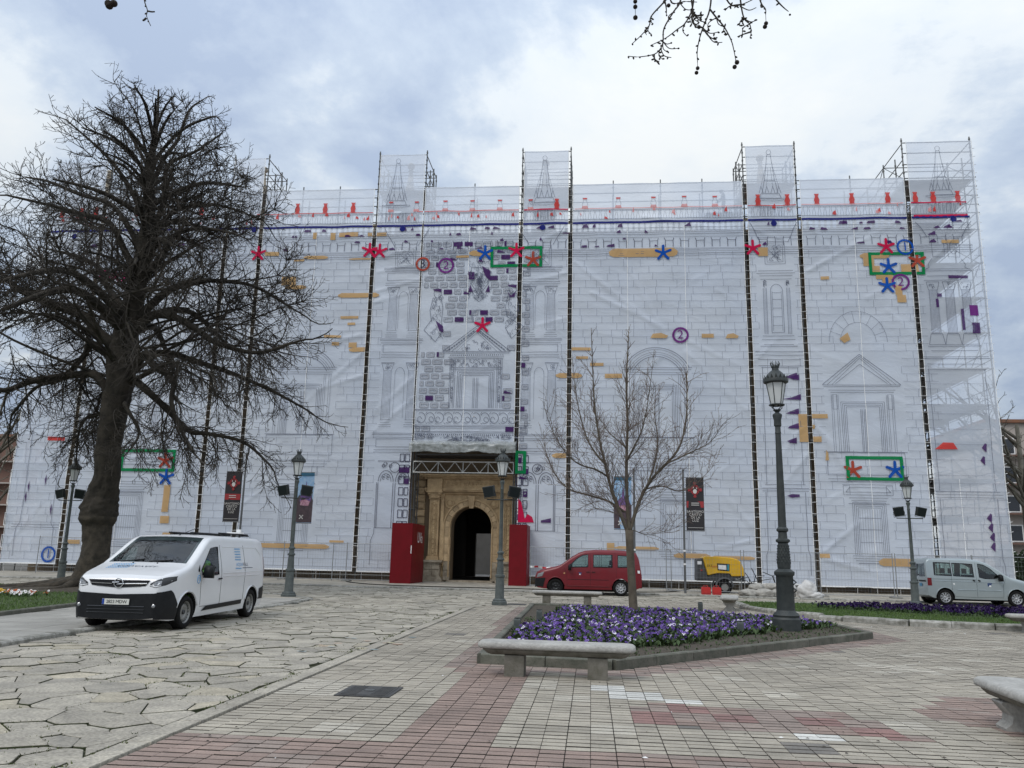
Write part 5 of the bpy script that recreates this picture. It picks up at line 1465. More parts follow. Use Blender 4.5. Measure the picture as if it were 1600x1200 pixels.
# voussoirs and jamb blocks, each a stone
def voussoirs():
 n = 13
 for i in range(n):
  a0, a1 = PI * i / n + 0.008, PI * (i + 1) / n - 0.008
  m = MB(); vs = []
  for y, s in ((WY - 0.24, 0.02), (WY + 0.25, 0)):
   for (rr_, aa) in ((AR + s, a0), (AR + 0.36 - s, a0), (AR + 0.36 - s, (a0 + a1) / 2), (AR + 0.36 - s, a1), (AR + s, a1), (AR + s, (a0 + a1) / 2)):
    vs.append((AX + rr_ * math.cos(aa), y, AZ + rr_ * math.sin(aa)))
  m.add(vs, [(0, 1, 2, 3, 4, 5), (11, 10, 9, 8, 7, 6)] + [(i2, 6 + i2, 6 + (i2 + 1) % 6, (i2 + 1) % 6) for i2 in range(6)])
  m.build('voussoir', M['stone_block'], pal)
 for s in (-1, 1):
  z = 0.12
  for h in (0.55, 0.5, 0.45, 0.5, 0.45, 0.5):
   m = MB(); m.box((AX + s * (AR + 0.18), WY, z + h / 2), (0.35, 0.46, h - 0.018)); m.build('jamb_stone', M['stone_block'] if z > 0.9 else M['stone_grey'], pal); z += h
voussoirs()
part('archivolt_moulding', lambda m: [m.tube([(p[0], WY - 0.25, p[1]) for p in arch_pts(AR + 0.40, 0.9, 24)], 0.055, 6), m.tube([(p[0], WY - 0.25, p[1]) for p in arch_pts(AR + 0.06, 0.3, 24)], 0.04, 6)])
part('keystone', lambda m: m.wallprism([(AX - 0.12, 4.15), (AX + 0.12, 4.15), (AX + 0.2, 4.85), (AX - 0.2, 4.85)], WY - 0.38, WY - 0.2))
for s in (-1, 1):
 x = AX + s * 1.27
 m = MB(); m.v = []; 
 for rr_, yy in ((0.27, WY - 0.13), (0.27, WY - 0.2), (0.2, WY - 0.2), (0.2, WY - 0.15), (0.12, WY - 0.19), (0.001, WY - 0.22)):
  for k in range(20): m.v.append((x + rr_ * math.cos(k * PI / 10), yy, 4.42 + rr_ * math.sin(k * PI / 10)))
 for j in range(5):
  for k in range(20): m.f.append((j * 20 + k, j * 20 + (k + 1) % 20, (j + 1) * 20 + (k + 1) % 20, (j + 1) * 20 + k)); m.m.append(0)
 m.build('roundel', M['stone'], pal)
 # pedestal, pilaster with carved panel, capital, slim inner pilaster
 px = AX + s * 2.12
 def ped(mb, px=px):
  for z0, z1, w_, d in ((0, 0.18, 0.62, 0.72), (0.18, 0.28, 0.56, 0.66), (0.28, 0.34, 0.5, 0.6), (0.34, 1.02, 0.46, 0.56), (1.02, 1.1, 0.52, 0.62), (1.1, 1.22, 0.6, 0.7)):
   mb.bb((px - w_, WY - d, z0), (px + w_, WY - 0.003, z1))
 part('pedestal', ped, M['stone_grey'])
 for z0 in (0.36, 0.72):
  part('pedestal_stone', lambda mb, z0=z0, px=px: [mb.bb((px - 0.44, WY - 0.6, z0), (px + 0.02, WY - 0.55, z0 + 0.3)), ], M['stone_grey'])
  part('pedestal_stone', lambda mb, z0=z0, px=px: mb.bb((px + 0.05, WY - 0.6, z0), (px + 0.44, WY - 0.55, z0 + 0.3)), M['stone_grey'])
 def pil(mb, px=px, s=s):
  for z0, z1, w_, d in ((1.22, 1.32, 0.36, 0.52), (1.32, 1.42, 0.33, 0.48), (1.42, 4.62, 0.28, 0.40), (4.62, 4.7, 0.33, 0.46)):
   mb.bb((px - w_, WY - d, z0), (px + w_, WY - 0.003, z1))
  for dx in (-0.235, 0.235): mb.bb((px + dx - 0.03, WY - 0.44, 1.5), (px + dx + 0.03, WY - 0.402, 4.55))
 part('pilaster', pil)
 def relief(mb, px=px):
  rr2 = random.Random(int(px * 100))
  z = 1.6
  while z < 4.5:
   for q in (-1, 1):
    c_ = (px + q * 0.09, WY - 0.41, z)
    mb.tube([(px + q * (0.02 + 0.09 * math.sin(t / 8 * 2 * PI) ** 2 + 0.04), WY - 0.42, z - 0.12 + 0.03 * t) for t in range(9)], [0.02, 0.03, 0.035, 0.03, 0.02, 0.03, 0.035, 0.03, 0.02], 5)
   mb.ico((px, WY - 0.41, z + 0.02), 0.05, sub=1, sz=(1, 0.6, 1.4)); z += 0.27
 tag(part('carved_relief', relief), kind='stuff')
 def cap_(mb, px=px):
  mb.wallprism([(px - 0.28, 4.7), (px + 0.28, 4.7), (px + 0.42, 5.0), (px - 0.42, 5.0)], WY - 0.55, WY - 0.01)
  mb.bb((px - 0.46, WY - 0.62, 5.0), (px + 0.46, WY - 0.003, 5.08))
  for q in (-0.3, 0.3): mb.ico((px + q, WY - 0.58, 4.92), 0.09)
  for q in (-0.18, 0, 0.18): mb.ico((px + q, WY - 0.5, 4.8), 0.07, sz=(1, 0.8, 1.6))
 part('capital', cap_)
 ix = AX + s * 1.68
 part('inner_pilaster', lambda mb, ix=ix: [mb.bb((ix - 0.09, WY - 0.28, 1.22), (ix + 0.09, WY - 0.121, 4.85)), mb.bb((ix - 0.13, WY - 0.32, 1.1), (ix + 0.13, WY - 0.121, 1.22)), mb.bb((ix - 0.13, WY - 0.32, 4.75), (ix + 0.13, WY - 0.121, 4.95))])
 # rough quoins beside the portal
 z = 0.3; k = 0
 while z < 5.9:
  xa, xb = (2.72, 3.15) if k % 2 else (2.72, 3.35)
  x0, x1 = (AX - xb, AX - xa) if s < 0 else (AX + xa, AX + xb)
  mb = MB()
  mb.wallprism([(x0 + 0.02, z), (x1 - 0.02, z), (x1 - 0.02, z + 0.38), (x0 + 0.02, z + 0.38)], WY - 0.12, WY - 0.002)
  mb.wallprism([(x0 + 0.07, z + 0.05), (x1 - 0.07, z + 0.05), (x1 - 0.07, z + 0.33), (x0 + 0.07, z + 0.33)], WY - 0.17, WY - 0.119)
  mb.build('quoin_stone', M['stone_block'], pal)
  z += 0.42; k += 1
def ent(mb):
 x0, x1 = AX - 2.62, AX + 2.62
 for z0, z1, d in ((5.08, 5.16, 0.42), (5.16, 5.28, 0.46), (5.28, 5.78, 0.36), (5.78, 5.86, 0.48), (5.86, 5.95, 0.6), (5.95, 6.05, 0.72)):
  mb.bb((x0 - (d - 0.36), WY - d, z0), (x1 + (d - 0.36), WY - 0.003, z1))
 for s in (-1, 1): mb.bb((AX + s * 2.12 - 0.42, WY - 0.55, 5.082), (AX + s * 2.12 + 0.42, WY - 0.3, 5.78))
part('entablature', ent)
part('architrave', lambda mb: [mb.bb((AX - 1.8, WY - 0.26, 4.95), (AX + 1.8, WY - 0.003, 5.03)), mb.bb((AX - 1.8, WY - 0.22, 5.03), (AX + 1.8, WY - 0.003, 5.08))])
fr = MB(); rf = random.Random(8)
x = AX - 1.6
while x < AX + 1.6:
 fr.tube([(x + 0.07 * math.cos(t), WY - 0.37, 5.53 + 0.12 * math.sin(t)) for t in (0, 1, 2, 3, 4, 5)], 0.022, 5)
 fr.ico((x, WY - 0.37, 5.53), 0.045); x += 0.24
tag(fr.build('frieze_carving', M['stone'], pal), kind='stuff')
# passage to the courtyard
ps = MB()
ps.add([(AX - 2.2, WY + 1, -0.0), (AX - 2.2, 60, 0), (AX - 2.2, 60, 5), (AX - 2.2, WY + 1, 5)], [(0, 1, 2, 3)])
ps.add([(AX + 2.2, WY + 1, 0), (AX + 2.2, 60, 0), (AX + 2.2, 60, 5), (AX + 2.2, WY + 1, 5)], [(3, 2, 1, 0)])
ps.add([(AX - 2.2, WY + 1, 5), (AX + 2.2, WY + 1, 5), (AX + 2.2, 60, 5), (AX - 2.2, 60, 5)], [(0, 1, 2, 3)])
FX0, FX1 = -8.35, -6.4
ps.bb((AX - 2.2, 60.0, 0), (FX0, 60.5, 5)); ps.bb((FX1, 60.0, 0), (AX + 2.2, 60.5, 5)); ps.bb((FX0, 60.0, 3.1), (FX1, 60.5, 5))
ps.build('passage_walls', M['passage'], pal)
cw = MB(); cw.bb((-14, 69, 0), (2, 69.4, 9)); cw.build('courtyard_wall', M['court'], pal)
cw = MB(); cw.bb((-14, 60.5, -0.1), (2, 69, 0.012)); cw.build('courtyard_floor', M['court'], pal)
st = MB(); st.bb((AX - 1.3, WY - 0.3, 0.0), (AX + 1.3, WY + 1.0, 0.12)); st.build('threshold_step', M['stone_grey'], pal)
pf = MB(); pf.bb((AX - 2.2, WY + 1.0, 0.0), (AX + 2.2, 60.5, 0.05)); pf.build('passage_floor', M['passage'], pal)

# ------------------------------------------------------------------ scaffold
sca = empty('scaffolding', (0, FD, 0)); sca.location = (0, 0, 0)
tag(sca, 'tubular steel scaffolding with tower frames standing behind the sheets', 'scaffolding')
SX = [-33.75, -30.2, -27.6, -24.9, -22.15, -19.95, -17.6, -15.3, -12.93, -10.0, -7.0, -4.15, -1.25, 1.25, 4.0, 6.4, 8.76, 11.74, 14.75, 17.76, 21.5]
TOW = [(-33.75, -30.2), (-22.15, -19.95), (-12.93, -10.0), (-4.15, -1.25), (8.76, 11.74), (17.76, 21.5)]
def is_tower(x): return any(abs(x - a) < 0.01 or abs(x - b) < 0.01 for a, b in TOW)
def collar(mb, x, y, z): mb.tube([(x, y, z - 0.05), (x, y, z + 0.05)], 0.055, 6)
YF, YB = FD + 0.22, FD + 1.35
for x in SX:
 top = 25.65 if is_tower(x) else 23.4
 for y in (YF, YB):
  mb = MB(); z0 = 0.05
  if x == -7.0: z0 = 7.7
  t = top if y == YF else (23.0 if not is_tower(x) else 24.9)
  mb.tube([(x, y, z0), (x, y, t)], 0.036, 6)
  z = 1.0
  while z < t:
   if z > z0: collar(mb, x, y, z)
   z += 0.5 if z > 20 else 1.0
  if z0 < 1: mb.bb((x - 0.1, y - 0.1, 0.03), (x + 0.1, y + 0.1, 0.06))
  mb.build('standard', M['steel'], sca)
# rails
def rail(x0, x1, y, z, r=0.026, name='ledger'):
 mb = MB(); mb.tube([(x0, y, z), (x1, y, z)], r, 6); return mb.build(name, M['steel'], sca)
for z in [2, 4, 6]:
 for y in (YF, YB): rail(-33.8, -10.0, y, z); rail(-4.15, 21.6, y, z)
for z in [8, 10, 12, 14, 16, 18, 20]:
 for y in (YF, YB): rail(-33.8, 21.6, y, z)
for z in (20.95, 21.45, 22.0, 22.55, 23.1):
 rail(-33.8, 21.6, YF - 0.12, z, 0.03)
rail(-33.8, 21.6, YB, 22.0)
for z in (0.35,): rail(-33.8, -10.0, FD - 0.02, z, 0.022, 'base_rail'); rail(-4.15, 21.6, FD - 0.02, z, 0.022, 'base_rail')
for z in [2, 4, 6, 8, 10, 12, 14, 16, 18, 20]:
 spans = [(-33.7, -10.1), (-4.1, 21.4)] if z < 7 else [(-33.7, 21.4)]
 for a, b_ in spans:
  mb = MB(); x = a
  while x < b_ - 0.5:
   e = min(x + 3.0, b_); mb.bb((x + 0.02, YF + 0.06, z + 0.02), (e - 0.02, YB - 0.06, z + 0.07)); x = e
  mb.build('deck', M['deck'], sca)
# tower frames
for i, (a, b_) in enumerate(TOW):
 deep = 3.0 if i != 5 else 12.0
 ys = [YF + 1.13 + 1.0, YF + deep] if i != 5 else [YF + 3, YF + 6, YF + 9, YF + 12]
 for y in ys:
  for x in (a, b_):
   mb = MB(); z0 = 0.05 if (i == 5) else 20.6
   if i == 5 and x == a: z0 = 20.6
   mb.tube([(x, y, z0), (x, y, 25.5)], 0.036, 6)
   for z in np.arange(max(21, z0 + 1), 25.6, 0.5): collar(mb, x, y, z)
   mb.build('tower_post', M['steel'], sca)
  for z in (25.3, 24.3, 23.1): rail(a, b_, y, z, 0.026, 'tower_rail')
 for z in (25.3, 24.65, 23.95, 23.5): rail(a, b_, YF - 0.12, z, 0.028, 'tower_rail')
 for x in (a, b_):
  for z in (25.3, 24.3, 23.6, 23.1, 22.0):
   mb = MB(); mb.tube([(x, YF, z), (x, ys[-1], z)], 0.028, 6); mb.build('side_rail', M['steel'], sca)
  mb = MB(); n_ = len(ys)
  yy = [YF] + ys
  for k in range(n_):
   mb.tube([(x, yy[k], 25.3 if k % 2 else 23.1), (x, yy[k + 1], 23.1 if k % 2 else 25.3)], 0.022, 5)
  mb.build('brace', M['steel'], sca)
 mb = MB(); mb.bb((a + 0.05, YF + 0.05, 23.02), (b_ - 0.05, YF + min(deep, 3.0) - 0.1, 23.08)); mb.build('tower_deck', M['deck'], sca)
# the scaffold that turns the right corner
for z in range(2, 24, 2):
 if z > 22.5: break
 mb = MB()
 for y0 in np.arange(46.5, 57, 3.0): mb.bb((18.75, y0, z + 0.02), (21.35, min(y0 + 2.95, 57.2), z + 0.08))
 mb.build('deck', M['deck'], sca)
 for x in (18.8, 21.5):
  for dz in (0, 0.5, 1.0):
   mb = MB(); mb.tube([(x, YF, z + dz), (x, 57.3, z + dz)], 0.024, 5); mb.build('side_rail', M['steel'], sca)
 for y in (48.2, 51.2, 54.2, 57.2): rail(18.8, 21.5, y, z)
 mb = MB(); k = (z // 2) % 2
 for y0 in (45.3, 48.2, 51.2, 54.2): mb.tube([(21.45, y0, z + (0 if k else 2)), (21.45, y0 + 3, z + (2 if k else 0))], 0.022, 5)
 mb.build('brace', M['steel'], sca)
for y in (48.2, 51.2, 54.2, 57.2):
 mb = MB(); mb.tube([(18.8, y, 0.05), (18.8, y, 23.0)], 0.034, 6); mb.build('standard', M['steel'], sca)
# frames at the doorway
for x in (-9.86, -4.3):
 mb = MB()
 for y in (45.3, 46.3): mb.tube([(x, y, 0.05), (x, y, 7.6)], 0.03, 6)
 for z in np.arange(0.6, 7.4, 0.5): mb.tube([(x, 45.3, z), (x, 46.3, z)], 0.018, 5)
 mb.build('ladder_frame', M['steel'], sca)
mb = MB(); mb.bb((-9.9, 45.3, 7.0), (-4.25, 46.9, 7.08)); mb.build('soffit_deck', mat('dark_soffit_board', (0.05, 0.05, 0.05), 0.8), sca)

# lattice beam over the doorway
M['alu'] = mat('aluminium_lattice', (0.42, 0.43, 0.42), 0.45, 0.5, var=(0.3, 0.3, 0.3), vscale=5)
lb = empty('lattice_beam', (-7.07, 44.85, 5.9)); tag(lb, 'aluminium lattice beam spanning the top of the stone doorway', 'beam')
mb = MB()
for z in (0.08, 0.68): mb.tube([(-2.8, 0, z), (2.8, 0, z)], 0.035, 8)
mb.build('chord', M['alu'], lb)
for k in range(5):
 mb = MB(); x = -2.8 + 1.4 * k; mb.tube([(x, 0, 0.08), (x, 0, 0.68)], 0.026, 6); mb.build('post', M['alu'], lb)
for k in range(12):
 mb = MB(); x = -2.8 + 5.6 / 12 * k; mb.tube([(x, 0, 0.08 if k % 2 == 0 else 0.68), (x + 5.6 / 12, 0, 0.68 if k % 2 == 0 else 0.08)], 0.022, 6); mb.build('diagonal', M['alu'], lb)

# crumpled plastic canopy
M['plastic'] = mat('crumpled_clear_plastic', (0.50, 0.53, 0.54), 0.22, var=(0.26, 0.28, 0.27), vscale=4, bump=1.0, bscale=5); M['plastic'].node_tree.nodes['Principled BSDF'].inputs['Alpha'].default_value = 0.72
def wavy(x, v, s): return noise.noise(Vector((x * 1.7, v * 2.5, s))) * 0.09 + noise.noise(Vector((x * 5, v * 7, s + 4))) * 0.05
mb = MB(); nx, nv = 90, 16
for j in range(nv + 1):
 v = j / nv
 for i in range(nx + 1):
  x = -10.0 + 5.9 * i / nx
  if v < 0.45: y = 44.95 - 0.9 * v / 0.45; z = 7.78 - 0.28 * v / 0.45
  else: y = 44.05 + 0.05 * (v - 0.45); z = 7.5 - 0.50 * (v - 0.45) / 0.55 * (0.94 + 0.06 * math.sin(x * 2.2)) 
  d = wavy(x, v, 1.0)
  mb.v.append((x, y - d * 0.7, z + d * 0.5))
for j in range(nv):
 for i in range(nx): mb.f.append((j * (nx + 1) + i, j * (nx + 1) + i + 1, (j + 1) * (nx + 1) + i + 1, (j + 1) * (nx + 1) + i)); mb.m.append(0)
cn = mb.build('plastic_canopy', M['plastic'], smooth=True)
tag(cn, 'crumpled translucent plastic sheeting draped above the doorway beam', 'tarpaulin')

# red hoardings at both sides of the doorway
M['red_board'] = mat('glossy_red_board', (0.17, 0.002, 0.008), 0.5, var=(0.14, 0.002, 0.006), vscale=2, spec=0.25)
for nm, x0, x1, y0, y1, h, lab in (('red_hoarding', -10.15, -9.08, 41.8, 44.85, 3.05, 'tall dark red boarded box left of the stone doorway, lettered on its inner side'),
                                 ('red_hoarding', -4.2, -3.3, 42.8, 44.85, 3.12, 'tall plain dark red boarded box right of the stone doorway')):
 e = empty(nm, ((x0 + x1) / 2, (y0 + y1) / 2, 0)); tag(e, lab, 'hoarding', 'red hoardings beside the doorway')
 w_, d_ = x1 - x0, y1 - y0
 mb = MB(); mb.bb((-w_ / 2, -d_ / 2, 0.02), (w_ / 2, -d_ / 2 + 0.03, h)); mb.build('front_panel', M['red_board'], e)
 k = 3 if d_ > 2.5 else 2
 for s in (-1, 1):
  for q in range(k):
   a = -d_ / 2 + 0.032 + (d_ - 0.034) * q / k; b_ = -d_ / 2 + 0.032 + (d_ - 0.034) * (q + 1) / k
   mb = MB(); mb.bb((s * w_ / 2 - 0.015, a + 0.004, 0.02), (s * w_ / 2 + 0.015, b_ - 0.004, h)); mb.build('side_panel', M['red_board'], e)
 mb = MB(); mb.bb((-w_ / 2, -d_ / 2, h + 0.001), (w_ / 2, d_ / 2, h + 0.02)); mb.build('top_panel', M['red_board'], e)
 if x0 < -9:
  v, f = text_mesh('UVa', 0.78, spacing=0.9)
  t = MB(); t.add([(w_ / 2 + 0.018, 0.35 + p[0], 2.35 + p[1]) for p in v], f); t.build('lettering', M['white'], e)
  t = MB(); t.bb((-0.02 + w_ / 2 - 0.03, -d_ / 2 - 0.004, 1.55), (w_ / 2 - 0.01, -d_ / 2 - 0.001, 1.95)); t.build('label', M['white'], e)

# ------------------------------------------------------------------ site fence
M['galv'] = mat('fence_wire', (0.30, 0.31, 0.32), 0.5, 0.5)
def fence_panel():
 e = empty('fence_panel', (0, 0, 0))
 for x in (-1.7, 1.7): mb = MB(); mb.tube([(x, 0, 0.05), (x, 0, 2.05)], 0.021, 6); mb.build('post', M['galv'], e)
 for z in (0.15, 2.0): mb = MB(); mb.tube([(-1.7, 0, z), (1.7, 0, z)], 0.014, 5); mb.build('rail', M['galv'], e)
 mb = MB()
 for i in range(1, 24): mb.tube([(-1.7 + i * 3.4 / 24, 0, 0.15), (-1.7 + i * 3.4 / 24, 0, 2.0)], 0.0026, 3, cap=False)
 for i in range(1, 9): mb.tube([(-1.7, 0, 0.15 + i * 0.205), (1.7, 0, 0.15 + i * 0.205)], 0.0026, 3, cap=False)
 mb.build('wire_infill', M['galv'], e)['kind'] = 'stuff'
 mb = MB(); mb.bb((1.55, -0.32, 0.0), (1.95, 0.32, 0.12)); mb.build('foot_block', mat('concrete_foot', (0.28, 0.275, 0.26), 0.9, var=(0.2, 0.2, 0.19), vscale=8), e)
 return e
fp0 = fence_panel()
FP = [(-28.5, 43.2, 0), (-25.0, 43.2, 0), (-21.5, 43.2, 0), (-18.0, 43.2, 0), (-14.5, 43.0, 0.02), (-11.7 - 0.2, 43.2, 0),
      (-1.3, 41.6, 0.0), (2.2, 41.55, 0.02), (5.2, 39.6, -0.02), (8.7, 39.4, 0.02), (12.15 - 0.2, 39.6, -0.02), (15.6, 40.0, 0.03), (19.1, 40.2, 0.0)]
FN = ['behind the trunk of the big chestnut', 'just right of the big chestnut trunk', 'behind the bonnet of the white van', 'behind the roof of the white van', 'between the left banner poles and the portal lamp', 'next to the left red hoarding',
      'behind the bonnet of the red car', 'behind the rear of the red car', 'in front of the yellow compressor', 'behind the rubble sacks and near lamp', 'in front of the green framed sheet', 'behind the silver car roof', 'at the right end behind the silver car bonnet']
for i, (x, y, rz) in enumerate(FP):
 o = fp0 if i == 0 else copy_tree(fp0)
 o.location = (x, y, 0); o.rotation_euler = (0, 0, rz)
 tag(o, 'grey wire mesh site fence panel ' + FN[i], 'fence panel', 'site fence panels along the scaffold')

# barrier tape on the fence in front of the red car
M['tape_r'] = mat('tape_red', (0.5, 0.02, 0.03), 0.5); M['tape_w'] = mat('tape_white', (0.8, 0.8, 0.8), 0.5)
mb = MB(); xs = np.linspace(-3.0, 1.2, 43); prev = None
for i in range(42):
 def pz(x): return 1.02 - 0.10 * math.sin((x + 3) / 4.2 * PI) + 0.02 * math.sin(x * 9)
 a, b_ = xs[i], xs[i + 1]; tw = 0.04 * math.sin(i * 0.5)
 mb.add([(a, 41.5 + tw, pz(a)), (b_, 41.5 + tw, pz(b_)), (b_, 41.5 - tw, pz(b_) + 0.09), (a, 41.5 - tw, pz(a) + 0.09)], [(0, 1, 2, 3)], 0 if (i // 2) % 2 else 1)
tag(mb.build('barrier_tape', [M['tape_r'], M['tape_w']]), 'red and white striped barrier tape strung on the fence by the red car', 'tape')

# ------------------------------------------------------------------ banners on poles
M['ban'] = mat('banner_dark_cloth', (0.022, 0.02, 0.024), 0.7)
M['ban_red'] = mat('banner_red_print', (0.33, 0.03, 0.035), 0.7)
M['ban_w'] = mat('banner_white_print', (0.62, 0.6, 0.58), 0.7)
M['ban_sky'] = mat('banner_sky_print', (0.20, 0.38, 0.62), 0.7, var=(0.42, 0.55, 0.7), vscale=4)
M['ban_purple'] = mat('banner_violet_print', (0.10, 0.06, 0.22), 0.7, var=(0.22, 0.12, 0.3), vscale=9)
M['ban_brown'] = mat('banner_plum_print', (0.09, 0.06, 0.07), 0.7, var=(0.05, 0.035, 0.045), vscale=5)
M['ban_rose'] = mat('banner_rose_print', (0.35, 0.13, 0.2), 0.7, var=(0.55, 0.35, 0.42), vscale=16)
M['pole'] = mat('grey_banner_pole', (0.12, 0.125, 0.13), 0.5, 0.3)
def banner(x, y, side, style, lab, top=5.65):
 e = empty('banner_pole', (x, y, 0)); tag(e, lab, 'banner', 'banner poles before the sheets')
 mb = MB(); mb.lathe([(0.09, 0), (0.09, 0.04), (0.055, 0.05), (0.05, 3), (0.042, top)], 10); mb.ico((0, 0, top + 0.03), 0.055); mb.build('pole', M['pole'], e)
 for z in (1.35, 1.95): mb = MB(); mb.tube([(0, 0, z - 0.04), (0, 0, z + 0.04)], 0.062, 8); mb.build('band', M['white'], e)
 x0 = 0.12 * side; x1 = (0.12 + 0.82) * side
 for z in (5.32, 2.86): mb = MB(); mb.tube([(0, 0, z), (x1, 0, z)], 0.018, 6); mb.build('bracket', M['pole'], e)
 lo, hi = min(x0, x1), max(x0, x1)
 def cy(px, pz): return 0.012 * math.sin(px * 5 + pz * 2.2)
 def sheetp(name, u0, u1, v0, v1, m, off=0.0, par=e, back=False):
  q = MB(); nu, nvv = 6, 14
  for j in range(nvv + 1):
   for i in range(nu + 1):
    px, pz = u0 + (u1 - u0) * i / nu, v0 + (v1 - v0) * j / nvv
    q.v.append((px, cy(px, pz) - off, pz))
  for j in range(nvv):
   for i in range(nu): q.f.append((j * (nu + 1) + i, j * (nu + 1) + i + 1, (j + 1) * (nu + 1) + i + 1, (j + 1) * (nu + 1) + i)); q.m.append(0)
  return q.build(name, m, par, smooth=True)
 cl = sheetp('cloth', lo, hi, 2.88, 5.3, M['ban'] if style == 'text' else M['ban_sky'])
 mx = (lo + hi) / 2
 def shape(name, pts, m, off=0.006):
  q = MB(); q.add([(p[0], cy(p[0], p[1]) - off, p[1]) for p in pts], [tuple(range(len(pts)))]); return q.build(name, m, cl)
 if style == 'text':
  shape('red_stripe', [(lo + 0.02, 3.93), (hi - 0.02, 3.93), (hi - 0.02, 4.22), (lo + 0.02, 4.22)], M['ban_red'])
  q = MB()
  for k in range(12):
   a = k * PI / 6
   q.add([(mx + (0.3 if k % 3 == 0 else 0.2) * math.cos(a + t) * rr_, -0.02, 4.75 + (0.34 if k % 3 == 0 else 0.22) * math.sin(a + t) * rr_) for rr_, t in ((0.25, 0.1), (1, -0.25), (1.1, 0), (1, 0.25), (0.25, -0.1))], [(0, 1, 2, 3, 4)])
  q.build('red_emblem', M['ban_red'], cl)
  q = MB(); q.add([(mx + 0.09 * math.cos(t * PI / 6), -0.024, 4.68 + 0.11 * math.sin(t * PI / 6)) for t in range(12)], [tuple(range(12))])
  q.add([(mx - 0.07 + 0.02 * math.cos(t), -0.024, 4.85 + 0.05 * math.sin(t)) for t in range(6)], [tuple(range(6))]); q.add([(mx + 0.08 + 0.02 * math.cos(t), -0.024, 4.83 + 0.06 * math.sin(t)) for t in range(6)], [tuple(range(6))])
  q.build('pale_emblem', M['ban_w'], cl)
  q = MB()
  for t, s_, z in (('SANTÍSIMO', 0.15, 3.74), ('CRISTO', 0.16, 3.60), ('DE LA', 0.15, 3.47), ('LUZ', 0.16, 3.33)):
   v, f = text_mesh(t, s_, spacing=1.05); q.add([(mx + p[0], -0.022, z + p[1]) for p in v], f)
  for z in (4.12, 4.03): q.add([(mx - 0.18, -0.023, z), (mx + 0.18, -0.023, z), (mx + 0.18, -0.023, z + 0.03), (mx - 0.18, -0.023, z + 0.03)], [(0, 1, 2, 3)])
  q.add([(lo + 0.06, -0.02, 3.0), (hi - 0.06, -0.02, 3.0), (hi - 0.06, -0.02, 3.015), (lo + 0.06, -0.02, 3.015)], [(0, 1, 2, 3)])
  q.build('lettering', M['ban_w'], cl)
 else:
  shape('top_band', [(lo, 5.15), (hi, 5.15), (hi, 5.3), (lo, 5.3)], mat('banner_teal_band', (0.03, 0.12, 0.2), 0.7))
  shape('lower_field', [(lo, 2.9), (hi, 2.9), (hi, 3.95), (mx + 0.3, 4.2), (mx + 0.1, 4.12), (mx, 4.25), (mx - 0.12, 4.1), (mx - 0.3, 4.2), (lo, 4.0)], M['ban_brown'])
  shape('figure_group', [(mx - 0.25, 3.9), (mx + 0.28, 3.9), (mx + 0.33, 4.2), (mx + 0.1, 4.35), (mx + 0.02, 4.9), (mx - 0.05, 4.36), (mx - 0.22, 4.2)], M['ban_purple'], 0.009)
  shape('rose_cluster', [(mx - 0.22, 3.72), (mx + 0.2, 3.7), (mx + 0.26, 3.92), (mx + 0.05, 4.0), (mx - 0.2, 3.95)], M['ban_rose'], 0.012)
  q = MB()
  for a in (0.78, 2.35):
   q.add([(mx - 0.12 + d * 0.13 * math.cos(a) - k_ * 0.022 * math.sin(a), -0.024, 3.16 + d * 0.13 * math.sin(a) + k_ * 0.022 * math.cos(a)) for d, k_ in ((-1, -1), (1, -1), (1, 1), (-1, 1))], [(0, 1, 2, 3)])
  q.build('white_cross', M['ban_w'], cl)
banner(-17.0, 39.0, -1, 'text', 'dark banner with red emblem on a pole under the branches of the big chestnut', 6.2)
banner(-14.4, 39.0, 1, 'photo', 'blue and plum photo banner partly hidden by the lamp left of the doorway')
banner(2.0, 39.0, -1, 'photo', 'blue and plum photo banner behind the thin bare tree')
banner(4.28, 39.0, 1, 'text', 'dark banner with red emblem and white lettering above the yellow compressor')

# ------------------------------------------------------------------ people
def skin_body(name, verts, edges, radii, m, parent=None, sub=2, root=0):
 me = bpy.data.meshes.new(name); me.from_pydata(verts, edges, [])
 o = bpy.data.objects.new(name, me); col.objects.link(o)
 md = o.modifiers.new('skin', 'SKIN')
 for i, v in enumerate(me.skin_vertices[0].data):
  v.radius = (radii[i], radii[i]) if isinstance(radii[i], (int, float)) else radii[i]; v.use_root = (i == root)
 md.use_smooth_shade = True
 s = o.modifiers.new('sub', 'SUBSURF'); s.levels = sub; s.render_levels = sub
 dg = bpy.context.evaluated_depsgraph_get(); dg.update()
 me2 = bpy.data.meshes.new_from_object(o.evaluated_get(dg))
 bpy.data.objects.remove(o); me2.name = name
 me2.materials.clear(); me2.materials.append(m)
 o2 = bpy.data.objects.new(name, me2); col.objects.link(o2)
 if parent: o2.parent = parent
 return o2
M['skin'] = mat('skin', (0.42, 0.26, 0.19), 0.6)
M['workwear'] = mat('grey_workwear', (0.10, 0.11, 0.13), 0.85)
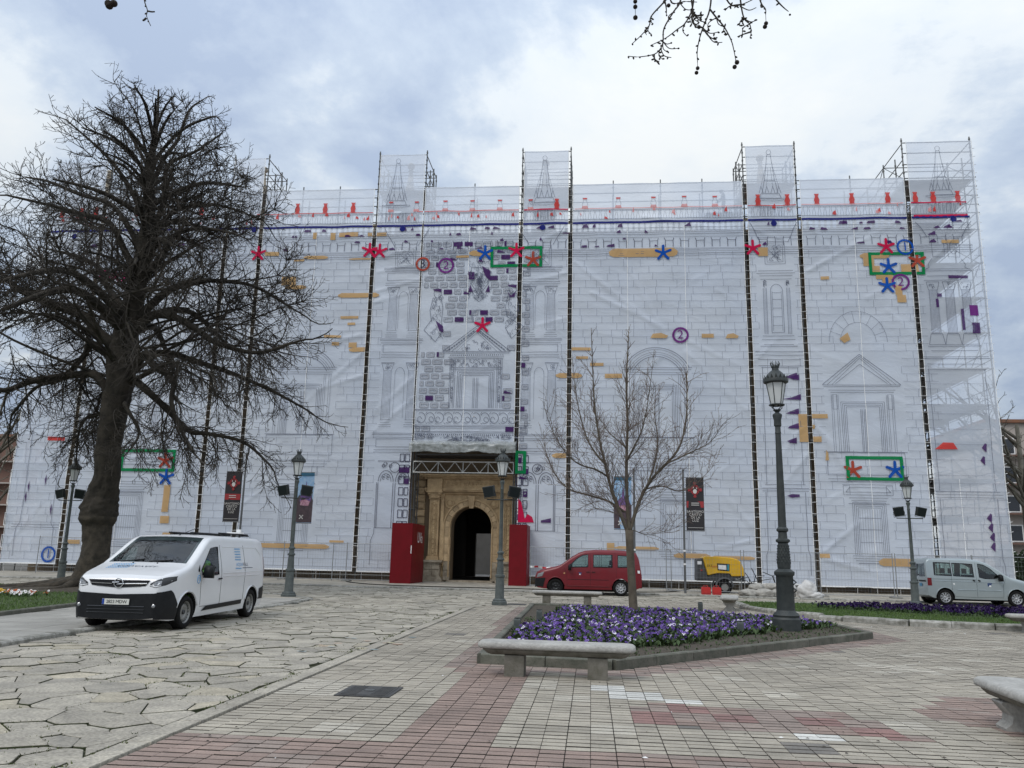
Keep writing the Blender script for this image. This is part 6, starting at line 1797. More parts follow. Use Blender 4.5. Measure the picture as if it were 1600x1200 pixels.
def worker(x, y, z, rz):
 e = empty('person', (x, y, z), rz)
 V = [(0, 0, 0.95), (0, 0, 1.15), (0, 0.03, 1.38), (0, 0.06, 1.5), (0, 0.09, 1.6), (0, 0.12, 1.70),          # pelvis..head
         (-0.2, 0.03, 1.42), (-0.27, 0.12, 1.16), (-0.18, 0.34, 1.02), (-0.15, 0.42, 1.0), (0.2, 0.03, 1.42), (0.27, 0.14, 1.17), (0.16, 0.36, 1.05), (0.13, 0.44, 1.04),
         (-0.1, 0, 0.9), (-0.12, 0.05, 0.5), (-0.13, -0.02, 0.09), (-0.13, 0.14, 0.04), (0.1, 0, 0.9), (0.13, 0.02, 0.5), (0.14, -0.06, 0.09), (0.15, 0.1, 0.04)]
 E_ = [(0, 1), (1, 2), (2, 3), (3, 4), (4, 5), (2, 6), (6, 7), (7, 8), (8, 9), (2, 10), (10, 11), (11, 12), (12, 13), (0, 14), (14, 15), (15, 16), (16, 17), (0, 18), (18, 19), (19, 20), (20, 21)]
 Rr = [0.16, (0.15, 0.12), (0.19, 0.12), 0.065, 0.1, 0.1, 0.08, 0.055, 0.045, 0.04, 0.08, 0.055, 0.045, 0.04, 0.11, 0.075, 0.05, 0.04, 0.11, 0.075, 0.05, 0.04]
 skin_body('body', V, E_, Rr, M['workwear'], e)
 mb = MB(); mb.ico((0, 0.11, 1.70), 0.125, sub=2, sz=(0.95, 1.1, 0.85)); mb.lathe([(0.15, 1.71), (0.15, 1.73)], 14, (0, 0.13, 0)); mb.build('hard_hat', M['white'], e, smooth=True)
 return e
pw = worker(7.75, 46.1, 21.32, R(90))
tag(pw, 'worker in dark clothes and helmet standing on the top deck, dim behind the sheet', 'person')
mb = MB(); mb.bb((6.6, YF + 0.06, 21.26), (8.7, YB + 0.1, 21.31)); mb.build('deck', M['deck'], sca)


# ------------------------------------------------------------------ trees
M['bark'] = mat('chestnut_bark', (0.020, 0.017, 0.013), 0.95, var=(0.055, 0.046, 0.035), vscale=2.5, bump=1.0, bscale=14, detail=9)
M['twig'] = mat('dark_twigs', (0.030, 0.025, 0.02), 0.9, var=(0.055, 0.046, 0.036), vscale=1.5)
M['bark_y'] = mat('young_bark', (0.075, 0.06, 0.045), 0.9, var=(0.125, 0.105, 0.08), vscale=5, bump=0.6, bscale=30)
M['twig_y'] = mat('young_twigs', (0.11, 0.08, 0.065), 0.9, var=(0.15, 0.115, 0.09), vscale=2)
M['bark_g'] = mat('grey_bark', (0.12, 0.11, 0.09), 0.9, var=(0.2, 0.185, 0.15), vscale=2)

def smooth_path(pts, k=4):
 """Catmull-Rom through 3D points"""
 P = [Vector(p) for p in pts]; out = []
 for i in range(len(P) - 1):
  p0 = P[max(i - 1, 0)]; p1 = P[i]; p2 = P[i + 1]; p3 = P[min(i + 2, len(P) - 1)]
  for j in range(k):
   t = j / k
   out.append(0.5 * ((2 * p1) + (p2 - p0) * t + (2 * p0 - 5 * p1 + 4 * p2 - p3) * t * t + (3 * p1 - p0 - 3 * p2 + p3) * t ** 3))
 out.append(P[-1]); return out

class Twigs:
 """fast store of thin tapered branches: three-sided tubes"""
 def __init__(s): s.mb = MB()
 def add(s, path, r0, r1, n=3):
  m = len(path) - 1
  s.mb.tube(path, [r0 + (r1 - r0) * i / m for i in range(m + 1)], n, cap=False)

def grow(tw, start, d, length, r, level, rg, droop, upturn, spread, maxlev, dens, seg=5, tip=0.004, nside=3, bud=0.0, limit=None):
 """one branch and, recursively, its side branches"""
 if level == 1 and maxlev == 3 and start.z > 15.8 and start.y > 20: length *= 0.62
 pts = [start.copy()]; p = start.copy(); d = d.normalized(); sl = length / seg
 bend = d.cross(Vector((rg.gauss(0, 1), rg.gauss(0, 1), rg.gauss(0, 1)))); bend = bend.normalized() * rg.uniform(0.05, 0.26) if bend.length > 1e-3 else bend
 for i in range(seg):
  d = d + bend
  f = i / seg
  w = Vector((rg.gauss(0, 1), rg.gauss(0, 1), rg.gauss(0, 1))) * 0.15
  d = (d + w + Vector((0, 0, -droop * (1 - f) * 0.5 + upturn * f))).normalized()
  p = p + d * sl; pts.append(p.copy())
 tw.add(pts, r, max(tip, r * 0.35), nside if level > 0 else 5)
 if bud and level >= maxlev: tw.mb.ico(tuple(pts[-1]), bud, sub=0, sz=(1, 1, 1.5)) if False else None
 if level >= maxlev: return
 n = max(2, int(length * dens))
 for k in range(n):
  f = (k + rg.uniform(0.2, 0.9)) / n
  f = 0.12 + 0.88 * f
  i = min(seg - 1, int(f * seg)); a = pts[i].lerp(pts[i + 1], f * seg - i)
  t = (pts[i + 1] - pts[i]).normalized()
  o = t.orthogonal().normalized(); o.rotate(Matrix.Rotation(rg.uniform(0, 2 * PI), 3, t))
  ang = R(rg.uniform(spread * 0.6, spread * 1.3))
  dd = t * math.cos(ang) + o * math.sin(ang)
  ll = length * rg.uniform(0.32, 0.6) * (1.05 - 0.5 * f)
  if ll < 0.12: continue
  if limit and not limit(a + dd * ll): ll *= 0.5
  grow(tw, a, dd, ll, max(tip * 1.1, r * 0.5 * (1 - 0.4 * f)), level + 1, rg, droop, upturn, spread, maxlev, dens * 1.35 if level < 2 else dens * 1.3, max(3, seg - 1), tip, nside, bud, limit)

# --- the big chestnut on the left
TY = 27.5
rgc = random.Random(12)
ct = empty('chestnut_tree', (-17.0, TY, 0)); ct.location = (0, 0, 0)
tag(ct, 'huge leafless horse chestnut with thick burred trunk and dense drooping twigs, left of the van', 'tree')
tr = [((-17.15, -0.00), 0.70), ((-17.14, 0.64), 0.52), ((-17.13, 1.62), 0.44), ((-17.17, 2.23), 0.44), ((-17.17, 2.45), 0.56), ((-17.18, 2.83), 0.58), ((-17.12, 3.27), 0.50), ((-17.06, 4.06), 0.43), ((-17.13, 4.97), 0.43), ((-17.08, 6.13), 0.43),
      ((-16.99, 7.30), 0.47), ((-17.04, 8.26), 0.50), ((-16.97, 9.22), 0.42), ((-16.87, 10.20), 0.36), ((-16.79, 11.19), 0.32), ((-16.69, 12.19), 0.28), ((-16.64, 13.47), 0.24), ((-16.77, 14.77), 0.20), ((-16.88, 15.96), 0.15), ((-16.80, 17.03), 0.10), ((-16.81, 17.98), 0.06), ((-16.89, 19.08), 0.03)]
tk = MB(); NT = 44; path = []; rad = []
for i in range(len(tr) - 1):
 (a, ra), (b, rb) = tr[i], tr[i + 1]
 for j in range(7):
  t = j / 7; path.append((a[0] + (b[0] - a[0]) * t, TY, max(-0.05, a[1] + (b[1] - a[1]) * t))); rad.append(ra + (rb - ra) * t)
path.append((tr[-1][0][0], TY, tr[-1][0][1])); rad.append(tr[-1][1])
for i, (p, r_) in enumerate(zip(path, rad)):
 for k in range(NT):
  q = 2 * PI * k / NT
  rr_ = r_ * (1 + 0.16 * noise.noise(Vector((math.cos(q) * 1.6, math.sin(q) * 1.6, p[2] * 1.1))) + 0.09 * noise.noise(Vector((math.cos(q) * 4, math.sin(q) * 4, p[2] * 4))) + 0.07 * abs(noise.noise(Vector((math.cos(q) * 8, math.sin(q) * 8, p[2] * 1.2)))) + 0.05 * noise.noise(Vector((math.cos(q) * 15, math.sin(q) * 15, p[2] * 5))) + (0.10 * math.sin(q * 5 + 1) * max(0, 1 - p[2] / 1.6)))
  if 2.6 < p[2] < 4.2: rr_ *= 1 + 0.14 * noise.noise(Vector((math.cos(q) * 6, math.sin(q) * 6, p[2] * 7)))
  tk.v.append((p[0] + rr_ * math.cos(q), p[1] + rr_ * math.sin(q), p[2]))
for i in range(len(path) - 1):
 for k in range(NT): tk.f.append((i * NT + k, i * NT + (k + 1) % NT, (i + 1) * NT + (k + 1) % NT, (i + 1) * NT + k)); tk.m.append(0)
# surface roots
for an, l in ((190, 3.4), (172, 2.4), (215, 2.2), (250, 1.8), (300, 1.5), (340, 1.4), (20, 1.3), (90, 1.5)):
 a = R(an); pts = []
 for s_ in range(8):
  f = s_ / 7; wob = 0.12 * math.sin(f * 5 + an)
  pts.append((path[0][0] + math.cos(a + wob) * (0.35 + l * f), TY + math.sin(a + wob) * (0.35 + l * 0.7 * f), 0.28 * (1 - f) ** 2.2 + 0.10))
 tk.tube(pts, [0.22 * (1 - 0.82 * s_ / 7) for s_ in range(8)], 8)
for i, f in enumerate(tk.f):
 if sum(tk.v[k][2] for k in f) / len(f) < 2.55: tk.m[i] = 1
tk.build('trunk', [M['bark'], mat('lower_trunk_bark', (0.075, 0.062, 0.046), 0.95, var=(0.03, 0.026, 0.02), vscale=5, bump=1.0, bscale=16, detail=9)], ct, smooth=True)
LIMBS = [  # image-plane polylines turned to metres, depth bend, base radius
 ([(-16.96, 8.62), (-17.69, 9.08), (-18.48, 9.77), (-19.42, 10.17), (-20.63, 10.67), (-21.74, 11.19), (-22.85, 11.63)], -0.8, 0.24),
 ([(-16.95, 7.54), (-17.59, 8.35), (-18.22, 8.79), (-18.86, 8.55), (-19.82, 7.77), (-20.75, 7.29), (-21.84, 6.33)], 0.8, 0.17),
 ([(-16.92, 6.36), (-17.68, 7.54), (-18.70, 7.73), (-19.50, 7.30), (-20.06, 6.87), (-21.08, 7.00), (-22.15, 6.69)], -1.6, 0.18),
 ([(-16.96, 9.59), (-17.62, 10.45), (-18.42, 11.21), (-19.33, 12.23), (-20.45, 12.89), (-21.81, 13.30)], 1.5, 0.17),
 ([(-16.82, 11.44), (-17.31, 12.33), (-17.93, 13.23), (-18.75, 13.63), (-19.78, 13.65), (-21.13, 13.94)], -1.2, 0.15),
 ([(-16.75, 12.32), (-17.32, 13.48), (-18.47, 14.41), (-19.98, 15.05), (-21.39, 15.67), (-22.49, 15.91)], 0.6, 0.13),
 ([(-16.71, 13.21), (-17.20, 14.52), (-17.97, 15.59), (-18.86, 16.41), (-19.92, 17.39)], -0.6, 0.11),
 ([(-16.82, 15.03), (-17.23, 16.23), (-17.93, 17.33), (-18.60, 18.04), (-19.40, 18.48)], 0.5, 0.08),
 ([(-16.92, 15.83), (-17.25, 17.04), (-17.63, 18.00), (-18.18, 18.85)], -0.5, 0.06),
 ([(-16.79, 9.22), (-16.28, 9.71), (-15.65, 9.95), (-14.89, 9.75), (-13.98, 9.21), (-12.96, 8.63), (-11.50, 8.35), (-10.34, 8.61)], -0.6, 0.20),
 ([(-16.51, 7.90), (-15.94, 8.26), (-15.25, 7.97), (-14.50, 7.31), (-14.11, 6.38), (-13.59, 5.46), (-12.91, 4.56)], -1.4, 0.16),
 ([(-16.58, 7.54), (-15.90, 6.95), (-15.34, 6.25), (-14.70, 5.87), (-13.84, 5.64), (-12.63, 5.24), (-11.64, 4.58)], 0.9, 0.15),
 ([(-16.55, 8.26), (-15.74, 8.61), (-14.63, 8.49), (-13.39, 8.14), (-11.90, 7.55), (-10.90, 6.86)], 1.8, 0.15),
 ([(-16.68, 9.71), (-16.11, 10.69), (-15.31, 11.30), (-14.22, 11.54), (-12.98, 11.40), (-11.46, 10.65)], 1.2, 0.17),
 ([(-16.61, 11.19), (-15.91, 12.18), (-15.09, 12.68), (-13.86, 12.79), (-12.33, 12.26)], -1.3, 0.15),
 ([(-16.58, 12.19), (-16.07, 13.59), (-15.51, 14.22), (-14.27, 14.46), (-13.00, 14.17)], 0.8, 0.13),
 ([(-16.58, 12.95), (-16.27, 14.24), (-15.77, 15.40), (-14.95, 16.04), (-13.72, 16.49)], -0.7, 0.12),
 ([(-16.74, 14.77), (-16.49, 16.08), (-16.24, 17.28), (-15.84, 18.36), (-15.39, 19.03)], 0.5, 0.10),
 ([(-16.78, 15.29), (-16.31, 16.34), (-15.59, 17.26), (-14.60, 17.64), (-14.07, 17.49)], -0.4, 0.09),
 ([(-16.98, 5.90), (-17.65, 6.36), (-18.38, 6.35), (-19.05, 5.88), (-19.77, 4.95)], 1.6, 0.10),
 ([(-16.71, 6.60), (-15.95, 6.37), (-15.37, 5.45), (-14.86, 4.54)], -1.8, 0.09),
]
tw = Twigs(); lb_ = MB()
for pts2, bend, r0 in LIMBS:
 n = len(pts2); P3 = []
 for i, (x, z) in enumerate(pts2): P3.append((x, TY + bend * 1.4 * (i / (n - 1)) ** 1.2, z))
 P3 = [(a[0] + rgc.gauss(0, 0.10), a[1] + rgc.gauss(0, 0.12), a[2] + rgc.gauss(0, 0.10)) if 0 < i < n - 1 else a for i, a in enumerate(P3)]; sp = smooth_path(P3, 5); m = len(sp)
 L_ = sum((sp[i + 1] - sp[i]).length for i in range(m - 1))
 lb_.tube(sp, [r0 * (1 - 0.75 * i / (m - 1)) for i in range(m)], 8, cap=True)
 k = int(L_ * 5.5)
 for q in range(k):
  f = 0.22 + 0.78 * ((q + rgc.random()) / k) ** 0.75; i = min(m - 2, int(f * (m - 1))); a = sp[i]; t = (sp[i + 1] - sp[i]).normalized()
  o = t.orthogonal().normalized(); o.rotate(Matrix.Rotation(rgc.uniform(0, 2 * PI), 3, t))
  ang = R(rgc.uniform(35, 80)); dd = t * math.cos(ang) + o * math.sin(ang)
  low = a.z < 9.5
  ll = rgc.uniform(1.1, 2.6) * (1.15 - 0.45 * f) * (1.0 if a.z < 14 else 0.8)
  grow(tw, a, dd, ll, max(0.014, r0 * 0.26 * (1 - 0.5 * f)), 1, rgc, 0.55 if low else 0.2, 0.30 if low else 0.28, 50, 3, 4.1, 6, 0.0076)
 grow(tw, sp[-1], sp[-1] - sp[-3], 1.8, r0 * 0.25, 1, rgc, 0.3, 0.3, 48, 3, 2.6, 6, 0.0075)
# limbs that run towards and away from the camera
for _ in range(34):
 z = rgc.uniform(8.5, 18); f = (z - 8) / 11; i = min(range(len(path)), key=lambda k: abs(path[k][2] - z)); a = Vector(path[i])
 an = rgc.choice((-1, 1)) * PI / 2 + rgc.uniform(-0.9, 0.9); l = rgc.uniform(2.4, 5.0) * (1.15 - 0.75 * f)
 d = Vector((math.cos(an), math.sin(an), rgc.uniform(0.1, 0.8)))
 mid = a + d * l * 0.5 + Vector((0, 0, 0.2)); end = a + Vector((d.x * l, d.y * l, l * (d.z * 0.75 - (0.3 if z < 11 else 0))))
 sp = smooth_path([a, mid, end], 6); r0 = 0.045 * l * (1 - 0.3 * f)
 lb_.tube(sp, [r0 * (1 - 0.75 * q / (len(sp) - 1)) for q in range(len(sp))], 7)
 for q in range(int(l * 4.5)):
  f2 = 0.2 + 0.8 * rgc.random(); i = min(len(sp) - 2, int(f2 * (len(sp) - 1))); t = (sp[i + 1] - sp[i]).normalized()
  o = t.orthogonal().normalized(); o.rotate(Matrix.Rotation(rgc.uniform(0, 2 * PI), 3, t)); ang = R(rgc.uniform(35, 75))
  grow(tw, sp[i], t * math.cos(ang) + o * math.sin(ang), rgc.uniform(0.9, 2.2) * (1.1 - 0.4 * f2), 0.022, 1, rgc, 0.4 if z < 11 else 0.15, 0.3, 52, 3, 3.2, 5, 0.0076)
# long shoots that fill the crown out to its edge
def crown_r(z): return interp_([(4, 4.2), (6, 5.6), (8, 6.6), (10, 6.8), (12, 6.3), (14, 5.2), (16, 4.0), (18, 2.6), (20, 0.8)], z)
def interp_(T, x):
 for (a, b), (c, d) in zip(T, T[1:]):
  if x <= c: return b + (d - b) * max(0, x - a) / (c - a)
 return T[-1][1]
for _ in range(72):
 z = rgc.uniform(5.5, 18.6); an = rgc.uniform(0, 2 * PI); f = max(0, (z - 8) / 11)
 z0 = max(7.0, min(18.5, z - (0.2 if z < 10 else 0.42 if z < 14 else 0.7) * crown_r(z) + (1.5 if z < 8 else 0))); i = min(range(len(path)), key=lambda k: abs(path[k][2] - z0)); a = Vector(path[i])
 rr_ = crown_r(z) * rgc.uniform(0.8, 1.05); end = Vector((a.x + math.cos(an) * rr_, TY + math.sin(an) * rr_, z)); wv = lambda s: Vector((rgc.gauss(0, s), rgc.gauss(0, s), rgc.gauss(0, s)))
 sp = smooth_path([a, a.lerp(end, 0.28) + wv(0.22) + Vector((0, 0, 0.7 if z < 10 else 0.0)), a.lerp(end, 0.52) + wv(0.35) + Vector((0, 0, 0.9 if z < 10 else -0.1)), a.lerp(end, 0.78) + wv(0.35) + Vector((0, 0, 0.5 if z < 10 else -0.15)), end + wv(0.2)], 4); r0 = 0.0105 * rr_ * (1 - 0.3 * f); lb_.tube(sp, [r0 * (1 - 0.75 * q / (len(sp) - 1)) for q in range(len(sp))], 6)
 for q in range(int(rr_ * 5.6)):
  f2 = 0.4 + 0.6 * rgc.random() ** 0.7; i = min(len(sp) - 2, int(f2 * (len(sp) - 1))); t = (sp[i + 1] - sp[i]).normalized()
  o = t.orthogonal().normalized(); o.rotate(Matrix.Rotation(rgc.uniform(0, 2 * PI), 3, t)); ang = R(rgc.uniform(30, 70))
  grow(tw, sp[i], t * math.cos(ang) + o * math.sin(ang), rgc.uniform(0.9, 2.0) * (1.1 - 0.35 * f2), 0.018, 1, rgc, 0.6 if z < 9 else 0.15, 0.3, 50, 3, 3.0, 5, 0.0076)
# top leader and the hanging curtain round the foot of the crown
for k in range(18):
 i = rgc.randrange(int(len(path) * 0.8), len(path)); a = Vector(path[i]); an = rgc.uniform(0, 2 * PI)
 grow(tw, a, Vector((math.cos(an), math.sin(an), rgc.uniform(0.5, 1.8))), rgc.uniform(1.0, 2.2), 0.02, 1, rgc, 0.0, 0.2, 42, 3, 3.2, 5, 0.0076)
ct_l = lb_.build('limbs', M['bark'], ct, smooth=True); ct_l['kind'] = 'stuff'
tag(tw.mb.build('twigs', M['twig'], ct), kind='stuff')

# --- the slim young tree in the pansy bed
rgy = random.Random(5)
BX, BY = 1.1, 22.08
yt = empty('young_tree', (BX, BY, 0.2)); yt.location = (0, 0, 0)
tag(yt, 'slim leafless young tree with upright vase of fine branches, standing in the pansy bed', 'tree')
mb = MB()
mb.tube([((1.11, -0.27)[0], BY, 0.05), ((1.10, 0.13)[0], BY, (1.10, 0.13)[1]), ((1.05, 1.09)[0], BY, (1.05, 1.09)[1]), ((1.01, 1.91)[0], BY, (1.01, 1.91)[1]), ((1.00, 2.27)[0], BY, (1.00, 2.27)[1])], [0.135, 0.115, 0.102, 0.10, 0.11], 12)
mb.build('trunk', M['bark_y'], yt, smooth=True)
YL = [([(1.00, 2.21), (0.95, 3.07), (0.94, 4.10), (0.98, 5.14), (0.95, 6.20), (1.00, 7.19), (1.03, 7.74)], 0.1, 0.062),
      ([(0.98, 2.16), (0.75, 2.74), (0.53, 3.32), (0.36, 4.00), (0.22, 4.61), (0.09, 5.49), (0.03, 6.56), (-0.01, 7.65)], -0.4, 0.06),
      ([(1.01, 2.21), (1.20, 2.83), (1.43, 3.34), (1.80, 3.85), (2.35, 4.46), (2.59, 5.33), (2.64, 6.21), (2.63, 6.65)], 0.5, 0.058),
      ([(0.88, 2.74), (0.45, 3.03), (-0.06, 3.19), (-0.58, 3.36), (-0.96, 3.73), (-1.28, 4.42), (-1.38, 5.12)], 0.9, 0.035),
      ([(0.45, 3.66), (0.11, 3.83), (-0.32, 3.94), (-0.67, 4.22), (-1.02, 4.77), (-1.26, 5.48)], -0.9, 0.028),
      ([(1.37, 3.33), (1.88, 3.46), (2.38, 3.35), (2.89, 3.61), (3.40, 4.13)], 0.8, 0.026),
      ([(1.97, 4.02), (2.57, 4.29), (3.08, 4.55), (3.37, 4.98)], -0.6, 0.024),
      ([(0.94, 4.10), (1.13, 4.44), (1.36, 4.97), (1.52, 5.85), (1.64, 6.92)], -0.7, 0.03),
      ([(0.94, 4.44), (0.71, 4.70), (0.45, 4.99), (0.31, 5.31)], 0.7, 0.025),
      ([(1.46, 3.39), (1.72, 4.11), (1.82, 4.80), (1.77, 5.50), (1.84, 6.20)], 0.9, 0.03),
      ([(1.11, 2.27), (1.45, 2.17), (1.94, 2.26), (2.33, 2.40)], 0.2, 0.014),
      ([(1.03, 2.49), (0.53, 2.73), (0.11, 2.81), (0.02, 3.06)], -0.3, 0.014),
      ([(0.36, 4.00), (-0.07, 4.61), (-0.33, 5.48), (-0.48, 6.38), (-0.55, 7.20)], 0.6, 0.028)]
ty = Twigs(); lm = MB()
for pts2, bend, r0 in YL:
 n = len(pts2); sp = smooth_path([(x, BY + bend * 1.3 * (i / (n - 1)), z) for i, (x, z) in enumerate(pts2)], 4); m = len(sp)
 L_ = sum((sp[i + 1] - sp[i]).length for i in range(m - 1))
 lm.tube(sp, [max(0.006, r0 * (1 - 0.85 * i / (m - 1))) for i in range(m)], 6)
 k = int(L_ * 12)
 for q in range(k):
  f = 0.12 + 0.86 * (q + rgy.random()) / k; i = min(m - 2, int(f * (m - 1))); t = (sp[i + 1] - sp[i]).normalized()
  o = t.orthogonal().normalized(); o.rotate(Matrix.Rotation(rgy.uniform(0, 2 * PI), 3, t)); ang = R(rgy.uniform(28, 52))
  dd = t * math.cos(ang) + o * math.sin(ang) + Vector((0, 0, 0.45))
  grow(ty, sp[i], dd, rgy.uniform(0.5, 1.25) * (1.1 - 0.5 * f) * (0.5 if sp[i].z > 6.4 else 1), max(0.006, r0 * 0.18), 1, rgy, 0.0, 0.2, 34, 3, 5.6, 4, 0.0038)
tag(lm.build('limbs', M['bark_y'], yt, smooth=True), kind='stuff')
tag(ty.mb.build('twigs', M['twig_y'], yt), kind='stuff')

# --- plane tree over the photographer: only hanging twig ends come into view
rgp = random.Random(9)
pt = empty('plane_tree', (1.5, -5.0, 0)); pt.location = (0, 0, 0)
tag(pt, 'plane tree reaching overhead, its twig ends with dark seed balls hanging at the top edge', 'tree')
M['plane_bark'] = mat('mottled_plane_bark', (0.20, 0.19, 0.14), 0.85, var=(0.09, 0.08, 0.06), vscale=3)
mb = MB(); mb.tube([(1.5, -5, 0), (1.45, -5, 1.5), (1.5, -4.9, 4), (1.3, -4.6, 6.5)], [0.42, 0.33, 0.28, 0.22], 14); mb.build('trunk', M['plane_bark'], pt, smooth=True)
lm = MB(); tp_ = Twigs()
RIGHT_HUB = ((0.92, 6.42)[0], 6.0, (0.92, 6.42)[1])
LEFT_HUB = ((-4.14, 6.76)[0], 6.0, (-4.14, 6.76)[1])
for pts in ([(1.3, -4.6, 6.5), (1.5, -1.5, 8.6), (1.9, 2.5, 8.5), RIGHT_HUB], [(1.3, -4.6, 6.5), (-0.6, -1.5, 8.4), (-2.2, 2.5, 8.3), LEFT_HUB],
   [(1.4, -4.7, 6.0), (-2.0, -6.5, 8.5), (-5, -7.5, 9.5)], [(1.4, -4.7, 6.2), (4.0, -5.0, 8.5), (7, -4, 9.5)], [(1.3, -4.6, 6.5), (0.5, -6.5, 9), (-0.5, -9, 11)]):
 sp = smooth_path(pts, 6); lm.tube(sp, [0.15 * (1 - 0.8 * i / (len(sp) - 1)) for i in range(len(sp))], 8)
 for q in range(14):
  i = rgp.randrange(3, len(sp) - 5) if pts[-1] in (RIGHT_HUB, LEFT_HUB) else rgp.randrange(4, len(sp) - 1)
  if sp[i].y > 1.0: continue
  o = Vector((rgp.gauss(0, 1), rgp.gauss(0, 1) - 0.5, abs(rgp.gauss(0, 1)))).normalized()
  grow(tp_, sp[i], o, rgp.uniform(0.8, 1.8), 0.02, 1, rgp, 0, 0.1, 45, 3, 2.2, 4, 0.005)
def pt3(px_, pz_, dy=0.0): return (px_, 6.0 + dy, pz_)
balls = []
tl = MB()
def hang(pts, r0=0.008, r1=0.003, knobs=True, ball=0, dy=0.0):
 P3 = [Vector((p[0], 6.0 + dy * i / len(pts), p[1])) for i, p in enumerate(pts)]
 sp = smooth_path(P3, 4)
 tl.tube(sp, [r0 + (r1 - r0) * i / (len(sp) - 1) for i in range(len(sp))], 5)
 if knobs:
  for i in range(2, len(sp), 2):
   if rgp.random() < 0.75:
    d = Vector((rgp.gauss(0, 1), rgp.gauss(0, 0.5), rgp.gauss(-0.3, 0.7))).normalized(); l = rgp.uniform(0.012, 0.034)
    tl.tube([sp[i], sp[i] + d * l * 0.6, sp[i] + d * l], [0.0055, 0.008, 0.003], 5)
 return sp[-1]
H = [[(0.73, 6.18), (0.58, 5.99), (0.48, 5.87), (0.46, 5.78), (0.39, 5.69), (0.32, 5.62)],
     [(0.76, 6.18), (0.71, 5.98), (0.66, 5.90), (0.58, 5.75), (0.57, 5.63), (0.55, 5.57), (0.50, 5.52), (0.38, 5.50), (0.29, 5.51)],
     [(0.83, 6.12), (0.81, 5.92), (0.75, 5.79), (0.69, 5.74), (0.59, 5.66), (0.47, 5.60)],
     [(0.97, 6.11), (0.95, 5.91), (0.89, 5.74), (0.86, 5.64), (0.84, 5.53), (0.84, 5.43)],
     [(0.95, 5.91), (1.00, 5.83), (1.06, 5.74), (1.11, 5.62), (1.13, 5.52), (1.14, 5.44)],
     [(0.80, 6.06), (0.82, 5.88), (0.87, 5.81), (0.92, 5.79)],
     [(0.89, 5.74), (0.93, 5.67), (0.97, 5.64), (1.00, 5.65)],
     [(0.81, 5.93), (0.81, 5.81), (0.85, 5.76)],
     [(1.19, 6.10), (1.20, 5.92), (1.22, 5.81), (1.26, 5.76), (1.27, 5.69), (1.26, 5.64)],
     [(1.27, 5.69), (1.21, 5.67), (1.16, 5.65)], [(1.22, 5.82), (1.19, 5.79), (1.18, 5.75)],
     [(1.06, 6.05), (1.12, 5.94), (1.20, 5.94), (1.29, 5.98)], [(1.20, 5.94), (1.11, 5.93), (1.07, 5.89)],
     [(1.34, 6.03), (1.36, 5.94), (1.39, 5.89), (1.39, 5.84)], [(1.44, 6.03), (1.50, 5.94), (1.54, 5.89), (1.57, 5.86)],
     [(0.62, 6.10), (0.65, 5.98), (0.75, 5.99), (0.85, 5.98)], [(0.58, 6.07), (0.60, 5.94), (0.60, 5.87)]]
for h in H: hang(h)
for _ in range(30):
 c = rgp.choice(H[:9]); k = rgp.randrange(1, max(2, len(c) - 2)); a = c[k]; l = rgp.uniform(0.03, 0.08); an = rgp.uniform(-2.6, -0.5)
 hang([a, (a[0] + math.cos(an) * l, a[1] + math.sin(an) * l), (a[0] + math.cos(an + 0.4) * l * 1.7, a[1] + math.sin(an + 0.4) * l * 1.7)], 0.005, 0.003)
L1 = [(-3.96, 6.43), (-3.92, 6.23), (-3.88, 6.13), (-3.88, 6.07), (-3.83, 5.97)]
hang(L1, 0.006, 0.003); hang([(-3.88, 6.12), (-3.84, 6.11), (-3.81, 6.11)], 0.008, 0.006, False); hang([(-3.88, 6.05), (-3.90, 6.03), (-3.91, 6.03)], 0.01, 0.008, False); hang([(-4.27, 6.44), (-4.24, 6.28)], 0.003, 0.003, False)
tag(lm.build('limbs', M['plane_bark'], pt, smooth=True), kind='stuff')
tag(tp_.mb.build('twigs', M['twig'], pt), kind='stuff')
tag(tl.build('hanging_twigs', M['twig'], pt, smooth=True), kind='stuff')
M['ball'] = mat('seed_ball', (0.035, 0.025, 0.018), 0.95, var=(0.06, 0.04, 0.03), vscale=60, bump=1.0, bscale=300)
def seed_ball(c, r):
 o = MB(); o.ico((0, 0, 0), r, sub=2)
 t = o.build('seed_ball', M['ball'], pt, smooth=True, loc=(c[0], 6.0, c[1])); return t
for c, r in (((0.35, 6.01), 0.018), ((0.35, 5.96), 0.019), ((0.35, 5.86), 0.020), ((0.62, 5.96), 0.017), ((0.86, 5.75), 0.016), ((0.84, 5.38), 0.016), ((0.83, 5.34), 0.016), ((1.15, 5.42), 0.019), ((1.13, 5.38), 0.018), ((1.39, 5.76), 0.017), ((1.38, 5.73), 0.018), ((1.58, 5.83), 0.009),
             ((-4.25, 6.21), 0.034), ((-4.20, 6.21), 0.032), ((-4.24, 6.19), 0.034), ((1.02, 5.84), 0.012)):
 seed_ball(c, r)
tl2 = MB()
for a, b in (((0.35, 6.14), (0.35, 5.86)), ((0.84, 5.44), (0.84, 5.38)), ((1.14, 5.45), (1.15, 5.42)), ((1.39, 5.86), (1.39, 5.76)), ((0.85, 5.78), (0.86, 5.76))):
 tl2.tube([(a[0], 6.0, a[1]), (b[0], 6.0, b[1])], 0.0022, 4)
tag(tl2.build('seed_stalks', M['twig'], pt), kind='stuff')

